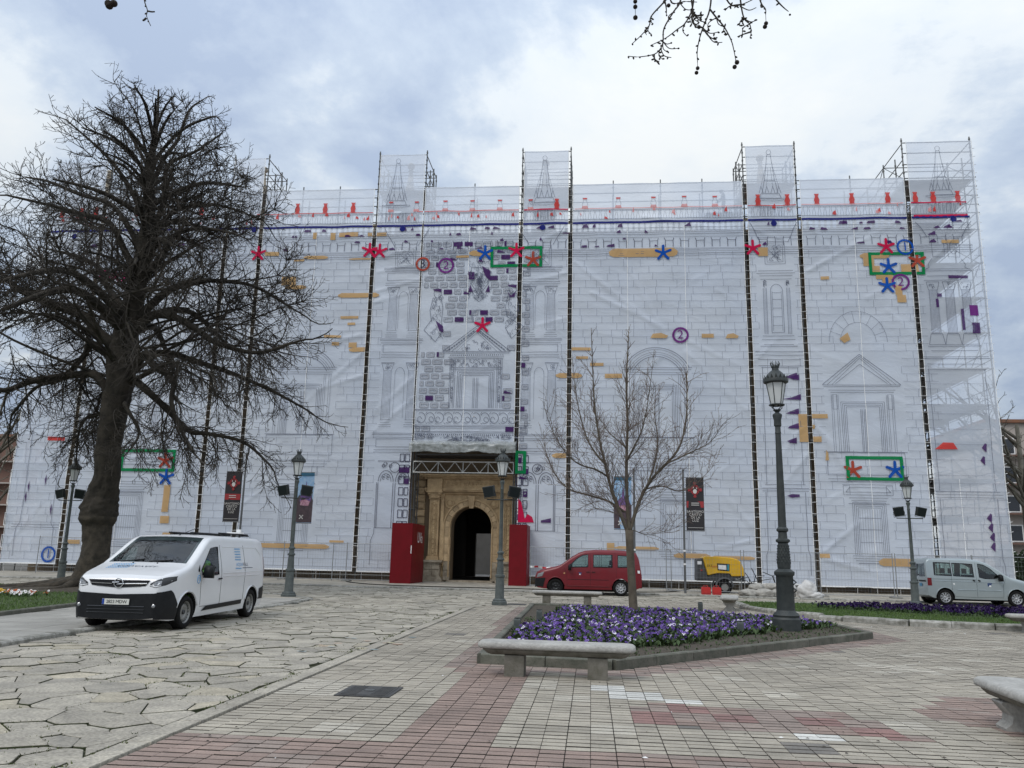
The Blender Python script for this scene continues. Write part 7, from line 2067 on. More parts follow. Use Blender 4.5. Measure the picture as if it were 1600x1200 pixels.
# --- trees beyond both ends of the facade
def far_tree(x, y, h, seed, label, w=1.0, m=None, lean=0.0):
 rgf = random.Random(seed); e = empty('bare_tree', (x, y, 0)); tag(e, label, 'tree', 'bare trees beyond the ends of the facade')
 tf_ = Twigs(); l_ = MB()
 l_.tube([(0, 0, 0), (0.05, 0, h * 0.15), (lean * 0.3, 0, h * 0.3), (lean, 0, h * 0.55)], [0.34, 0.26, 0.2, 0.12], 9)
 l_.build('trunk', M['bark_g'], e, smooth=True)
 l2 = MB()
 for k in range(13):
  z = h * rgf.uniform(0.18, 0.55); an = rgf.uniform(0, 2 * PI); l = h * rgf.uniform(0.25, 0.5) * w
  a = Vector((lean * (z / h) * 1.2, 0, z)); d = Vector((math.cos(an), math.sin(an), rgf.uniform(0.5, 1.6))).normalized()
  sp = smooth_path([a, a + d * l * 0.5 + Vector((rgf.uniform(-.3, .3), 0, 0.2)), a + d * l + Vector((0, 0, 0.4))], 5)
  l2.tube(sp, [0.11 * (1 - 0.75 * i / (len(sp) - 1)) for i in range(len(sp))], 6)
  for q in range(8):
   i = rgf.randrange(3, len(sp) - 1); o = Vector((rgf.gauss(0, 1), rgf.gauss(0, 1), rgf.gauss(0.4, 1))).normalized()
   grow(tf_, sp[i], (d + o * 1.1), rgf.uniform(1.0, 2.4) * w, 0.03, 1, rgf, 0.05, 0.1, 45, 3, 1.5, 4, 0.014)
 tag(l2.build('limbs', M['bark_g'], e, smooth=True), kind='stuff')
 tag(tf_.mb.build('twigs', m or M['bark_g'], e), kind='stuff')
 return e
far_tree(27.8, 56, 19.5, 3, 'bare grey tree beyond the right corner of the scaffold', 1.0)
far_tree(31.5, 50, 10.0, 8, 'lower bare tree further right, cut by the frame edge behind the silver car', 0.9)
far_tree(-38.5, 49, 14, 5, 'bare tree past the left end of the sheets, seen through chestnut twigs', 1.0)
far_tree(-36.8, 44, 8, 6, 'small bare tree low at the left edge beside the end sheet', 0.8)

# buildings far to the right and left
M['brick'] = mat('orange_brick', (0.19, 0.11, 0.085), 0.9, var=(0.16, 0.095, 0.075), vscale=2)
M['render'] = mat('pale_render', (0.46, 0.41, 0.37), 0.9, var=(0.40, 0.36, 0.33), vscale=0.5)
M['pane'] = mat('dark_window_pane', (0.03, 0.035, 0.045), 0.15)
def block(x, y, w_, d_, h, m, label, floors=5, colm=6):
 e = empty('apartment_building', (x, y, 0)); tag(e, label, 'building')
 q = MB(); q.bb((-w_ / 2, 0, 0), (w_ / 2, d_, h)); q.build('wall', m, e)
 q = MB(); q.bb((-w_ / 2 - 0.3, -0.3, h + 0.001), (w_ / 2 + 0.3, d_ + 0.3, h + 0.3)); q.build('roof', M['tiles'], e)
 fm = None
 for i in range(floors):
  for j in range(colm):
   cx_ = -w_ / 2 + (j + 0.5) * w_ / colm; z = 1.2 + i * (h - 1.5) / floors
   if fm is None:
    q = MB(); q.bb((-0.65, -0.06, 0), (0.65, -0.003, 1.5)); fo = q.build('window', M['white'], e, loc=(cx_, 0, z)); fm = fo.data
    q = MB(); q.bb((-0.55, -0.075, 0.1), (0.55, -0.062, 1.4)); pn = q.build('pane', M['pane'], fo)
   else:
    fo = link('window', fm, e, (cx_, 0, z)); p2 = link('pane', pn.data, fo)
  q = MB(); q.bb((-w_ / 2, -0.9, 0.95 + i * (h - 1.5) / floors), (w_ / 2, -0.08, 1.1 + i * (h - 1.5) / floors)); q.build('balcony_slab', M['brick'] if m == M['render'] else M['render'], e)
 return e
block(46, 78, 20, 12, 14.5, M['render'], 'pale apartment block with orange brick balconies beyond the right corner', 5, 6)
block(-67, 90, 24, 12, 14, M['brick'], 'orange brick apartment block beyond the left end of the facade', 5, 7)
# dark hedge and a steel gantry at the right
q = MB(); rgh = random.Random(2)
for _ in range(2600):
 x, y, z = rgh.uniform(25, 37), rgh.uniform(53.5, 55), rgh.uniform(0, 2.6); a = rgh.uniform(0, 2 * PI); s_ = rgh.uniform(0.06, 0.13)
 q.add([(x - s_, y, z), (x + s_ * math.cos(a), y + s_ * math.sin(a), z - s_), (x + s_, y + 0.05, z + s_ * 0.4), (x, y, z + s_)], [(0, 1, 2, 3)])
hd = empty('hedge', (31, 54, 0)); hd.location = (0, 0, 0); tag(hd, 'dark green clipped hedge beyond the right corner of the scaffold', 'hedge')
q.build('foliage', mat('hedge_leaf', (0.03, 0.05, 0.02), 0.8, var=(0.05, 0.075, 0.03), vscale=2), hd)
q = MB(); q.bb((25, 53.9, 0), (37, 54.7, 2.3)); q.build('stems', mat('hedge_core', (0.02, 0.03, 0.012), 0.95), hd)


# ------------------------------------------------------------------ street lamps
M['metal_dim'] = mat('flood_housing', (0.03, 0.035, 0.035), 0.5, 0.2)
M['glassy'] = mat('flood_glass', (0.015, 0.02, 0.022), 0.35, spec=0.25)
def lantern(e, z0, s, m):
 """six-sided lantern: tapered panes, ring, leafy crown and finial"""
 q = MB(); q.lathe([(0.085 * s, z0), (0.05 * s, z0 + 0.05 * s), (0.11 * s, z0 + 0.11 * s), (0.06 * s, z0 + 0.13 * s)], 12); q.build('lantern_neck', m, e, ang=40)
 zb = z0 + 0.26 * s; zt = zb + 0.62 * s; rb, rt_ = 0.15 * s, 0.262 * s
 for k in range(4):
  a = k * PI / 2 + 0.4
  q = MB(); q.tube([(0.06 * s * math.cos(a), 0.06 * s * math.sin(a), z0 + 0.12 * s), (0.16 * s * math.cos(a), 0.16 * s * math.sin(a), z0 + 0.17 * s), (rb * 1.15 * math.cos(a), rb * 1.15 * math.sin(a), zb)], 0.014 * s, 5); q.build('bracket', m, e)
 mb_ring = MB()
 for r_, z, t in ((rb * 1.32, zb - 0.005 * s, 0.02 * s), (rb * 1.0, zb, 0.018 * s)):
  pts = [(r_ * math.cos(k * PI / 8), r_ * math.sin(k * PI / 8), z) for k in range(17)]; mb_ring.tube(pts, t, 5, cap=False)
  if r_ > rb: 
   mb_ring.build('lower_ring', m, e); mb_ring = MB()
 mb_ring.build('lower_frame', m, e)
 for k in range(6):
  a0, a1 = k * PI / 3, (k + 1) * PI / 3
  q = MB(); v = [(rb * math.cos(a0), rb * math.sin(a0), zb), (rb * math.cos(a1), rb * math.sin(a1), zb), (rt_ * math.cos(a1), rt_ * math.sin(a1), zt), (rt_ * math.cos(a0), rt_ * math.sin(a0), zt)]
  q.add(v + [(p[0] * 0.97, p[1] * 0.97, p[2]) for p in v], [(0, 1, 2, 3), (7, 6, 5, 4)]); q.build('pane', M['milk'], e)
  q = MB(); q.tube([(rb * 1.02 * math.cos(a0), rb * 1.02 * math.sin(a0), zb), (rt_ * 1.02 * math.cos(a0), rt_ * 1.02 * math.sin(a0), zt)], 0.013 * s, 5); q.build('glazing_bar', m, e)
 q = MB(); q.lathe([(rt_ * 1.0, zt - 0.02 * s), (rt_ * 1.28, zt + 0.01 * s), (rt_ * 1.3, zt + 0.07 * s), (rt_ * 1.2, zt + 0.12 * s), (rt_ * 1.08, zt + 0.16 * s), (rt_ * 0.8, zt + 0.26 * s), (rt_ * 0.5, zt + 0.34 * s), (rt_ * 0.36, zt + 0.36 * s), (rt_ * 0.34, zt + 0.44 * s), (rt_ * 0.42, zt + 0.45 * s), (rt_ * 0.3, zt + 0.5 * s), (rt_ * 0.05, zt + 0.52 * s)], 18)
 q.build('lantern_hood', m, e, ang=50)
 q = MB()
 for k in range(18):
  a = k * PI / 9; r_ = rt_ * 1.24; q.add([(r_ * math.cos(a - 0.13), r_ * math.sin(a - 0.13), zt + 0.08 * s), (r_ * math.cos(a + 0.13), r_ * math.sin(a + 0.13), zt + 0.08 * s), (r_ * 1.06 * math.cos(a + 0.05), r_ * 1.06 * math.sin(a + 0.05), zt + 0.17 * s), (r_ * 1.1 * math.cos(a), r_ * 1.1 * math.sin(a), zt + 0.21 * s), (r_ * 1.06 * math.cos(a - 0.05), r_ * 1.06 * math.sin(a - 0.05), zt + 0.17 * s)], [(0, 1, 2, 3, 4)])
 for k in range(8):
  a = k * PI / 4; r_ = rt_ * 0.42; q.tube([(r_ * 0.8 * math.cos(a), r_ * 0.8 * math.sin(a), zt + 0.44 * s), (r_ * 1.15 * math.cos(a), r_ * 1.15 * math.sin(a), zt + 0.55 * s), (r_ * 0.95 * math.cos(a), r_ * 0.95 * math.sin(a), zt + 0.62 * s)], [0.018 * s, 0.014 * s, 0.006 * s], 5)
 q.build('crown_leaves', m, e)['kind'] = 'stuff'
def lamp_post(x, y, label, kind='small', m=None, rz=0.0):
 m = m or M['iron_grey']
 e = empty('street_lamp', (x, y, 0), rz); tag(e, label, 'street lamp', 'cast iron street lamps of the square')
 if kind == 'big':
  q = MB(); q.lathe([(0.30, 0.06), (0.295, 0.36), (0.27, 0.40), (0.28, 0.44), (0.24, 0.49)], 12); q.build('base_plinth', m, e, ang=30)
  q = MB(); q.lathe([(0.225, 0.49), (0.19, 0.54), (0.18, 1.24), (0.185, 1.25)], 12); q.build('pedestal', m, e, ang=30)
  q = MB(); q.lathe([(0.20, 1.25), (0.215, 1.29), (0.215, 1.33), (0.16, 1.37), (0.14, 1.39)], 12); q.build('pedestal_cap', m, e, ang=30)
  q = MB(); q.lathe([(0.13, 1.39), (0.14, 1.43), (0.137, 1.52), (0.115, 1.86), (0.105, 1.93), (0.15, 1.96), (0.15, 2.0), (0.10, 2.03), (0.09, 2.16), (0.125, 2.19), (0.125, 2.23), (0.088, 2.27)], 16); q.build('lower_shaft', m, e, ang=30)
  q = MB()
  for r_ in range(7):
   for k in range(12):
    a = (k + 0.5 * (r_ % 2)) * PI / 6; rr_ = 0.139 - 0.0038 * r_; z = 1.50 + r_ * 0.058
    q.add([(rr_ * math.cos(a - 0.2), rr_ * math.sin(a - 0.2), z + 0.04), (rr_ * math.cos(a), rr_ * math.sin(a), z - 0.03), (rr_ * math.cos(a + 0.2), rr_ * math.sin(a + 0.2), z + 0.04), ((rr_ + 0.014) * math.cos(a), (rr_ + 0.014) * math.sin(a), z + 0.03)], [(0, 1, 3), (1, 2, 3), (2, 0, 3)])
  q.build('scale_ornament', m, e)['kind'] = 'stuff'
  q = MB(); q.lathe([(0.088, 2.27), (0.082, 3.0), (0.06, 4.30), (0.072, 4.31), (0.062, 4.34), (0.06, 4.45), (0.082, 4.48), (0.08, 4.6), (0.105, 4.70), (0.10, 4.73), (0.06, 4.76)], 14); q.build('upper_shaft', m, e, ang=30)
  for z in (0.95, 1.12):
   q = MB(); q.tube([(0.155, -0.09, z - 0.05), (0.21, -0.12, z), (0.155, -0.09, z + 0.05)], 0.018, 6); q.build('door_hinge', m, e)
  lantern(e, 4.74, 0.80, M['iron'])
 else:
  q = MB(); q.lathe([(0.245, 0.0), (0.245, 0.13), (0.215, 0.155), (0.215, 0.19), (0.18, 0.22)], 8); q.build('base_plinth', m, e, ang=30)
  q = MB(); q.lathe([(0.155, 0.22), (0.145, 0.26), (0.132, 0.86), (0.155, 0.89), (0.155, 0.94), (0.115, 0.96), (0.108, 1.15), (0.092, 1.38), (0.125, 1.40), (0.125, 1.44), (0.085, 1.47), (0.078, 1.58), (0.11, 1.60), (0.11, 1.64), (0.066, 1.68)], 14); q.build('lower_shaft', m, e, ang=30)
  q = MB(); q.lathe([(0.066, 1.68), (0.05, 3.6), (0.06, 3.62), (0.05, 3.66), (0.048, 3.74), (0.068, 3.80), (0.08, 3.86), (0.05, 3.9)], 12); q.build('upper_shaft', m, e, ang=30)
  lantern(e, 3.86, 0.72, m if m != M['iron_grey'] else M['iron'])
  q = MB(); q.tube([(-0.48, -0.06, 3.28), (0.48, -0.06, 3.28)], 0.02, 6); q.build('cross_bar', M['iron'], e)
  for s in (-1, 1):
   f = empty('floodlight', (0, 0, 0)); f.parent = e; f.location = (s * 0.40, -0.10, 3.53); f.rotation_euler = (R(12), R(s * 8), R(s * 14))
   q = MB(); q.wallprism([(-0.17, -0.17), (0.17, -0.17), (0.19, 0.17), (-0.19, 0.17)], -0.08, 0.06); q.wallprism([(-0.1, -0.1), (0.1, -0.1), (0.1, 0.1), (-0.1, 0.1)], 0.061, 0.12); q.build('housing', M['metal_dim'], f)
   q = MB(); q.wallprism([(-0.14, -0.14), (0.14, -0.14), (0.155, 0.14), (-0.155, 0.14)], -0.086, -0.081); q.build('glass', M['glassy'], f)
   q = MB(); q.tube([(-0.19, 0, 0), (-0.2, 0, -0.2), (0.2, 0, -0.2), (0.19, 0, 0)], 0.012, 5); q.build('yoke', M['iron'], f)
 return e
lamp_post(4.10, 18.36, 'tallest cast iron lamp, crowned lantern and ornate plinth standing in the pansy bed', 'big', M['iron'])
lamp_post(-9.92, 27.0, 'cast iron lamp with twin floodlights between the white van and the doorway', 'small')
lamp_post(-2.84, 26.2, 'cast iron lamp with twin floodlights standing in front of the stone doorway', 'small')
lamp_post(-20.32, 30.6, 'cast iron lamp with twin floodlights left of the big chestnut trunk', 'small')
lamp_post(12.08, 32.9, 'cast iron lamp with twin floodlights beside the rear of the silver car', 'small')

# ------------------------------------------------------------------ stone benches
M['bench'] = mat('pale_bench_stone', (0.42, 0.41, 0.385), 0.85, var=(0.30, 0.29, 0.27), vscale=3, bump=0.5, bscale=40, detail=9, fine=(30, 0.15))
M['bench_low'] = mat('shaded_bench_stone', (0.20, 0.185, 0.16), 0.9, var=(0.11, 0.105, 0.08), vscale=6, bump=0.5, bscale=30)  # darker bench stone: the shade below the seat is put into the colour
def bench(x, y, rz, label, L_=2.0, D_=0.5, scroll=True):
 e = empty('stone_bench', (x, y, 0), rz); tag(e, label, 'bench', 'stone benches of the square')
 def slab(mb, z0, z1, hl, hd, rnd):
  pts = []; n = 8
  for cx_, cy_, a0 in ((hl - rnd, hd - rnd, 0), (-hl + rnd, hd - rnd, 90), (-hl + rnd, -hd + rnd, 180), (hl - rnd, -hd + rnd, 270)):
   for k in range(n + 1): pts.append((cx_ + rnd * math.cos(R(a0 + 90 * k / n)), cy_ + rnd * math.sin(R(a0 + 90 * k / n))))
  return pts
 def loft(mb, rows):
  b0 = len(mb.v); m = None
  for z, hl, hd, rnd in rows:
   P = slab(mb, z, z, hl, hd, rnd); m = len(P); mb.v.extend([(p[0], p[1], z) for p in P])
  for j in range(len(rows) - 1):
   for k in range(m): mb.f.append((b0 + j * m + k, b0 + j * m + (k + 1) % m, b0 + (j + 1) * m + (k + 1) % m, b0 + (j + 1) * m + k)); mb.m.append(0)
  mb.f.append(tuple(b0 + (len(rows) - 1) * m + k for k in range(m))); mb.m.append(0); mb.f.append(tuple(b0 + k for k in reversed(range(m)))); mb.m.append(0)
 hl, hd = L_ / 2, D_ / 2
 q = MB(); loft(q, [(0.365, hl - 0.03, hd - 0.03, 0.14), (0.375, hl - 0.005, hd - 0.005, 0.15), (0.40, hl, hd, 0.16), (0.43, hl - 0.004, hd - 0.004, 0.16), (0.448, hl - 0.03, hd - 0.03, 0.14), (0.452, hl - 0.07, hd - 0.07, 0.1)]); q.build('seat', M['bench'], e, smooth=True)
 q = MB(); loft(q, [(0.285, hl - 0.16, hd - 0.14, 0.06), (0.30, hl - 0.12, hd - 0.10, 0.08), (0.34, hl - 0.07, hd - 0.06, 0.11), (0.364, hl - 0.05, hd - 0.05, 0.12)]); q.build('seat_moulding', M['bench_low'], e, smooth=True)
 for s in (-1, 1):
  q = MB()
  prof = [(0.16, 0.0), (0.17, 0.05), (0.11, 0.10), (0.10, 0.16), (0.15, 0.22), (0.19, 0.27), (0.18, 0.284)] if scroll else [(0.15, 0.0), (0.15, 0.284)]
  P = [(p, z) for p, z in prof] + [(-p, z) for p, z in reversed(prof)]
  n = len(P); w_ = 0.125
  xc = s * (hl - 0.48)
  q.add([(xc - w_, p[0], p[1]) for p in P] + [(xc + w_, p[0], p[1]) for p in P], [tuple(range(n)), tuple(reversed(range(n, 2 * n)))] + [(k, n + k, n + (k + 1) % n, (k + 1) % n) for k in range(n)])
  q.build('leg', M['bench_low'] if not scroll else M['bench'], e)
 return e
bench(-0.44, 11.02, R(-1.5), 'pale stone bench in front of the pansy bed, seen from its long side', 2.02, 0.5, False)
bench(-0.78, 27.7, 0.0, 'low stone bench behind the pansy bed, between it and the red car', 2.3, 0.5, False)
bench(4.35, 27.2, R(80), 'stone bench seen end on beside the tip of the right lawn, near the red cans', 2.0, 0.55)
bench(4.0, 8.12, R(86), 'stone bench with scrolled legs cut by the right edge in the foreground', 2.0, 0.52)
bench(10.85, 21.15, R(-4), 'stone bench at the right edge against the lawn kerb', 2.0, 0.5)

# ------------------------------------------------------------------ compressor on its trailer
M['yellow'] = mat('compressor_yellow', (0.72, 0.42, 0.01), 0.4, var=(0.62, 0.36, 0.01), vscale=3, coat=0.2)
M['dgrey'] = mat('compressor_grey', (0.035, 0.038, 0.042), 0.55, var=(0.06, 0.06, 0.062), vscale=5)
cp = empty('air_compressor', (6.15, 40.9, 0.0), R(-2)); tag(cp, 'yellow and dark grey towed air compressor behind the fence', 'compressor')
def sideprism(name, poly, hw, m, parent=cp, bev=0.04, y=0.0):
 n = len(poly); cx_ = sum(p[0] for p in poly) / n; cz_ = sum(p[1] for p in poly) / n; q = MB()
 rows = [(-hw, bev), (-hw + bev, 0), (hw - bev, 0), (hw, bev)]
 for yy, i_ in rows:
  for p in poly:
   dx, dz = cx_ - p[0], cz_ - p[1]; l = math.hypot(dx, dz) or 1; q.v.append((p[0] + dx / l * i_, y + yy, p[1] + dz / l * i_))
 for j in range(3):
  for k in range(n): q.f.append((j * n + k, (j + 1) * n + k, (j + 1) * n + (k + 1) % n, j * n + (k + 1) % n)); q.m.append(0)
 q.f.append(tuple(range(n))); q.f.append(tuple(reversed(range(3 * n, 4 * n)))); q.m += [0, 0]
 return q.build(name, m, parent)
sideprism('canopy', [(-0.88, 1.66), (-0.80, 1.72), (-0.2, 1.73), (0.45, 1.69), (0.72, 1.62), (0.88, 1.5), (0.98, 1.25), (1.07, 0.9), (1.06, 0.86), (0.45, 0.83), (0.38, 0.95), (-0.2, 0.97), (-0.60, 0.88), (-0.66, 0.87)], 0.72, M['yellow'])
sideprism('control_end', [(-1.14, 1.58), (-1.10, 1.62), (-0.90, 1.64), (-0.67, 0.86), (-0.70, 0.62), (-1.16, 0.62)], 0.7, M['dgrey'])
sideprism('chassis', [(-1.15, 0.60), (1.07, 0.60), (1.06, 0.85), (0.46, 0.82), (0.38, 0.94), (-0.2, 0.96), (-0.58, 0.86), (-1.15, 0.62)], 0.66, M['dgrey'])
q = MB(); q.bb((-1.12, -0.715, 1.35), (-0.93, -0.702, 1.5)); q.build('instrument_panel', M['white'], cp)
q = MB(); q.bb((-0.98, -0.712, 1.05), (-0.90, -0.702, 1.12)); q.build('red_switch', mat('switch_red', (0.4, 0.03, 0.03), 0.5), cp)
q = MB(); q.add([(-0.20, -0.726, 1.10), (0.34, -0.726, 1.06), (0.36, -0.726, 1.40), (-0.22, -0.726, 1.42)], [(0, 1, 2, 3)], 0); q.add([(-0.16, -0.729, 1.15), (0.2, -0.729, 1.13), (0.2, -0.729, 1.34), (-0.17, -0.729, 1.35)], [(0, 1, 2, 3)], 1); q.add([(0.24, -0.729, 1.1), (0.32, -0.729, 1.1), (0.33, -0.729, 1.38), (0.25, -0.729, 1.38)], [(0, 1, 2, 3)], 2)
o = q.build('side_decal', [M['black'], M['white'], mat('decal_teal', (0.02, 0.25, 0.33), 0.5)], cp)
q = MB(); v, f = text_mesh('DLT', 0.13); q.add([(-0.56 + p[0], -0.727, 1.30 + p[1]) for p in v], f); q.build('lettering', M['black'], cp)
q = MB(); v, f = text_mesh('-0404', 0.12); q.add([(-0.36 + p[0], -0.7275, 1.26 + p[1]) for p in v], f); q.build('red_lettering', mat('decal_red', (0.5, 0.06, 0.04), 0.5), cp)
M['hub'] = mat('steel_wheel', (0.28, 0.28, 0.27), 0.45, 0.4)
for s in (-1, 1):
 q = MB(); 
 prof = [(0.17, -0.09), (0.3, -0.1), (0.335, -0.07), (0.335, 0.07), (0.3, 0.1), (0.17, 0.09)]
 for r_, a in prof:
  for k in range(24): q.v.append((0.1 + r_ * math.cos(k * PI / 12), s * 0.72 + a, 0.335 + r_ * math.sin(k * PI / 12)))
 for j in range(len(prof) - 1):
  for k in range(24): q.f.append((j * 24 + k, j * 24 + (k + 1) % 24, (j + 1) * 24 + (k + 1) % 24, (j + 1) * 24 + k)); q.m.append(0)
 w_ = q.build('tyre', M['rubber'], cp, smooth=True)
 q = MB()
 for k in range(2):
  yy = s * 0.72 - 0.05 + 0.1 * k; q.add([(0.1 + 0.18 * math.cos(t * PI / 8), yy, 0.335 + 0.18 * math.sin(t * PI / 8)) for t in range(16)], [tuple(range(16))])
 q.build('rim', M['hub'], cp)
 q = MB(); P = [(0.1 + 0.42 * math.cos(R(a)), 0.37 + 0.42 * math.sin(R(a))) for a in range(0, 181, 15)] + [(0.1 + 0.36 * math.cos(R(a)), 0.37 + 0.36 * math.sin(R(a))) for a in range(180, -1, -15)]
 q.wallprism(P, s * 0.72 - 0.14, s * 0.72 + 0.14); q.build('mudguard', mat('mudguard_grey', (0.09, 0.095, 0.1), 0.6), cp)
q = MB(); q.tube([(1.0, 0, 0.5), (1.9, 0, 0.42), (2.2, 0, 0.45)], 0.045, 8); q.build('tow_bar', M['dgrey'], cp)
q = MB(); q.tube([(1.75, 0.1, 0.42), (1.75, 0.1, 0.05)], 0.03, 8); q.build('jockey_leg', M['steel'], cp)
q = MB(); q.bb((0.62, -0.675, 0.66), (0.84, -0.662, 0.76)); q.build('rear_plate', M['hub'], cp)

# red jerrycans
M['can'] = mat('red_fuel_can', (0.50, 0.025, 0.02), 0.42, var=(0.42, 0.02, 0.02), vscale=6)
for x, y, rz, lab in ((4.93, 36.95, R(4), 'left one of two red plastic fuel cans by the compressor'), (5.40, 37.05, R(-6), 'right one of two red plastic fuel cans by the compressor')):
 e = empty('fuel_can', (x, y, 0.10), rz); tag(e, lab, 'fuel can', 'red fuel cans on the kerb')
 q = MB(); q.wallprism([(-0.19, 0.02), (-0.17, 0), (0.17, 0), (0.19, 0.02), (0.19, 0.27), (0.15, 0.32), (-0.15, 0.32), (-0.19, 0.27)], -0.11, 0.11); q.wallprism([(-0.15, 0.05), (0.15, 0.05), (0.15, 0.25), (-0.15, 0.25)], -0.118, 0.118); q.build('body', M['can'], e)
 q = MB(); q.tube([(-0.11, 0, 0.31), (-0.10, 0, 0.37), (0.06, 0, 0.38), (0.09, 0, 0.31)], 0.018, 6); q.build('handle', M['can'], e)
 q = MB(); q.tube([(0.12, 0, 0.30), (0.15, 0, 0.36)], 0.03, 8); q.build('cap', M['black'], e)

# rubble sacks
M['sack'] = mat('dusty_woven_sack', (0.42, 0.40, 0.36), 0.9, var=(0.24, 0.23, 0.21), vscale=5, bump=0.8, bscale=25)
M['sack_w'] = mat('white_rubble_bag', (0.62, 0.61, 0.59), 0.8, var=(0.45, 0.44, 0.43), vscale=4, bump=0.6, bscale=14)
def sack(x, y, z, rz, s, m, seed, label):
 bm = bmesh.new(); bmesh.ops.create_icosphere(bm, subdivisions=4, radius=1.0)
 for v in bm.verts:
  c = v.co.copy(); n_ = noise.noise(c * 1.4 + Vector((seed, 0, 0))) * 0.22 + noise.noise(c * 4 + Vector((0, seed, 0))) * 0.10 + abs(noise.noise(c * 7 + Vector((0, 0, seed)))) * 0.10
  c = c * (1 + n_); v.co = Vector((c.x * s[0], c.y * s[1], max(c.z, -0.75) * s[2] + 0.75 * s[2]))
 me = bpy.data.meshes.new('rubble_sack'); bm.to_mesh(me); bm.free(); me.materials.append(m); me.polygons.foreach_set('use_smooth', [True] * len(me.polygons))
 o = bpy.data.objects.new('rubble_sack', me); col.objects.link(o); o.location = (x, y, z); o.rotation_euler = (0, 0, rz)
 return tag(o, label, 'sack', 'sacks of rubble heaped by the fence')
for i, (x, y, z, rz, s, m, lab) in enumerate((
 (6.75, 37.0, 0.05, 0.1, (0.42, 0.3, 0.19), 'sack', 'leftmost dusty sack at the foot of the rubble heap'),
 (7.35, 36.95, 0.05, -0.2, (0.48, 0.32, 0.2), 'sack', 'long dusty sack in the front middle of the rubble heap'),
 (7.95, 37.1, 0.05, 0.3, (0.4, 0.32, 0.2), 'sack', 'dusty sack low at the right of the heap, beside the near lamp'),
 (7.15, 37.3, 0.32, 0.5, (0.42, 0.28, 0.17), 'sack', 'dusty sack lying on top of the left part of the heap'),
 (7.75, 37.35, 0.32, -0.4, (0.44, 0.3, 0.18), 'sack', 'dusty sack lying on top of the right part of the heap'),
 (8.35, 37.4, 0.05, 0.2, (0.5, 0.4, 0.42), 'sack_w', 'large pale bag standing left behind the near lamp'),
 (9.2, 37.1, 0.05, 0.0, (0.42, 0.4, 0.40), 'sack_w', 'bulging white rubble bag just right of the near lamp'),
 (9.5, 36.9, 0.05, 0.4, (0.34, 0.26, 0.16), 'sack_w', 'small flat white bag at the right foot of the heap'))):
 sack(x, y, z, rz, s, M[m], i * 3.7, lab)
q = MB(); rq = random.Random(8)
for _ in range(9):
 x, y = rq.uniform(7.0, 8.3), rq.uniform(37.9, 38.4); q.tube([(x, y, 0.3), (x + rq.uniform(-0.4, 0.4), y, rq.uniform(0.6, 0.95)), (x + rq.uniform(-0.8, 0.8), y, rq.uniform(0.6, 1.25))], 0.018, 5)
q2 = q.build('scrap_pipes', M['black']); tag(q2, 'tangle of dark bent pipes and cables sticking up behind the rubble sacks', 'scrap', kind='stuff')
# cable on the footway
pts = smooth_path([(-13.2, 44.0, 0.35), (-12.8, 43.0, 0.09), (-11.6, 40.5, 0.085), (-9.6, 38.6, 0.085), (-6.5, 38.1, 0.085), (-3.0, 38.3, 0.085), (0.5, 38.0, 0.085), (3.6, 39.5, 0.085), (5.0, 40.6, 0.3)], 8)
q = MB(); q.tube(pts, 0.022, 6); tag(q.build('power_cable', M['rubber']), 'black cable trailing over the footway in front of the doorway', 'cable')
# chalk colours on the ground
q = MB(); rq = random.Random(12)
for i in range(16):
 x, y = rq.uniform(-4.4, -3.2), rq.uniform(12.6, 15.4); r_ = rq.uniform(0.02, 0.08)
 q.add([(x + r_ * 1.5 * rq.uniform(0.6, 1.2) * math.cos(k), y + r_ * rq.uniform(0.6, 1.2) * math.sin(k), 0.037) for k in range(6)], [tuple(range(6))], rq.randrange(3))
tag(q.build('chalk_marks', [mat('chalk_orange', (0.46, 0.33, 0.24), 0.9), mat('chalk_blue', (0.34, 0.40, 0.40), 0.9), mat('chalk_yellow', (0.46, 0.42, 0.29), 0.9)]), 'faint orange, blue and yellow chalk smears at the paving edge', 'chalk', kind='stuff')
# small litter and leaves
q = MB()
for i in range(420):
 y = rq.uniform(6.2, 24); x = rq.uniform(-3.3 - (5 if rq.random() < 0.4 else 0), min(16, y * 0.62)); r_ = rq.uniform(0.008, 0.028)
 if inpoly(x, y, BED): continue
 a = rq.uniform(0, 6.28); q.add([(x + r_ * math.cos(a), y + r_ * math.sin(a), 0.038), (x - r_ * 0.4 * math.sin(a), y + r_ * 0.4 * math.cos(a), 0.045), (x - r_ * math.cos(a), y - r_ * math.sin(a), 0.038), (x + r_ * 0.5 * math.sin(a), y - r_ * 0.4 * math.cos(a), 0.038)], [(0, 1, 2, 3)], 0 if rq.random() < 0.93 else 1)
tag(q.build('leaf_litter', [mat('dead_leaf', (0.05, 0.04, 0.03), 0.9), M['white']]), 'scattered specks of dead leaf and grit on the paving', 'litter', kind='stuff')


# ------------------------------------------------------------------ vehicles
def interp(tab, x):
 if x <= tab[0][0]: return tab[0][1]
 for (a, b), (c, d) in zip(tab, tab[1:]):
  if x <= c:
   t = (x - a) / (c - a); return b + (d - b) * t
 return tab[-1][1]
def sinterp(tab, x):
 if x <= tab[0][0]: return tab[0][1]
 n = len(tab)
 for i in range(n - 1):
  if x <= tab[i + 1][0]:
   x0, y0 = tab[i]; x1, y1 = tab[i + 1]; h = x1 - x0; t = (x - x0) / h
   m0 = (y1 - tab[i - 1][1]) / (x1 - tab[i - 1][0]) if i > 0 else (y1 - y0) / h
   m1 = (tab[i + 2][1] - y0) / (tab[i + 2][0] - x0) if i + 2 < n else (y1 - y0) / h
   return (2 * t ** 3 - 3 * t * t + 1) * y0 + (t ** 3 - 2 * t * t + t) * h * m0 + (-2 * t ** 3 + 3 * t * t) * y1 + (t ** 3 - t * t) * h * m1
 return tab[-1][1]
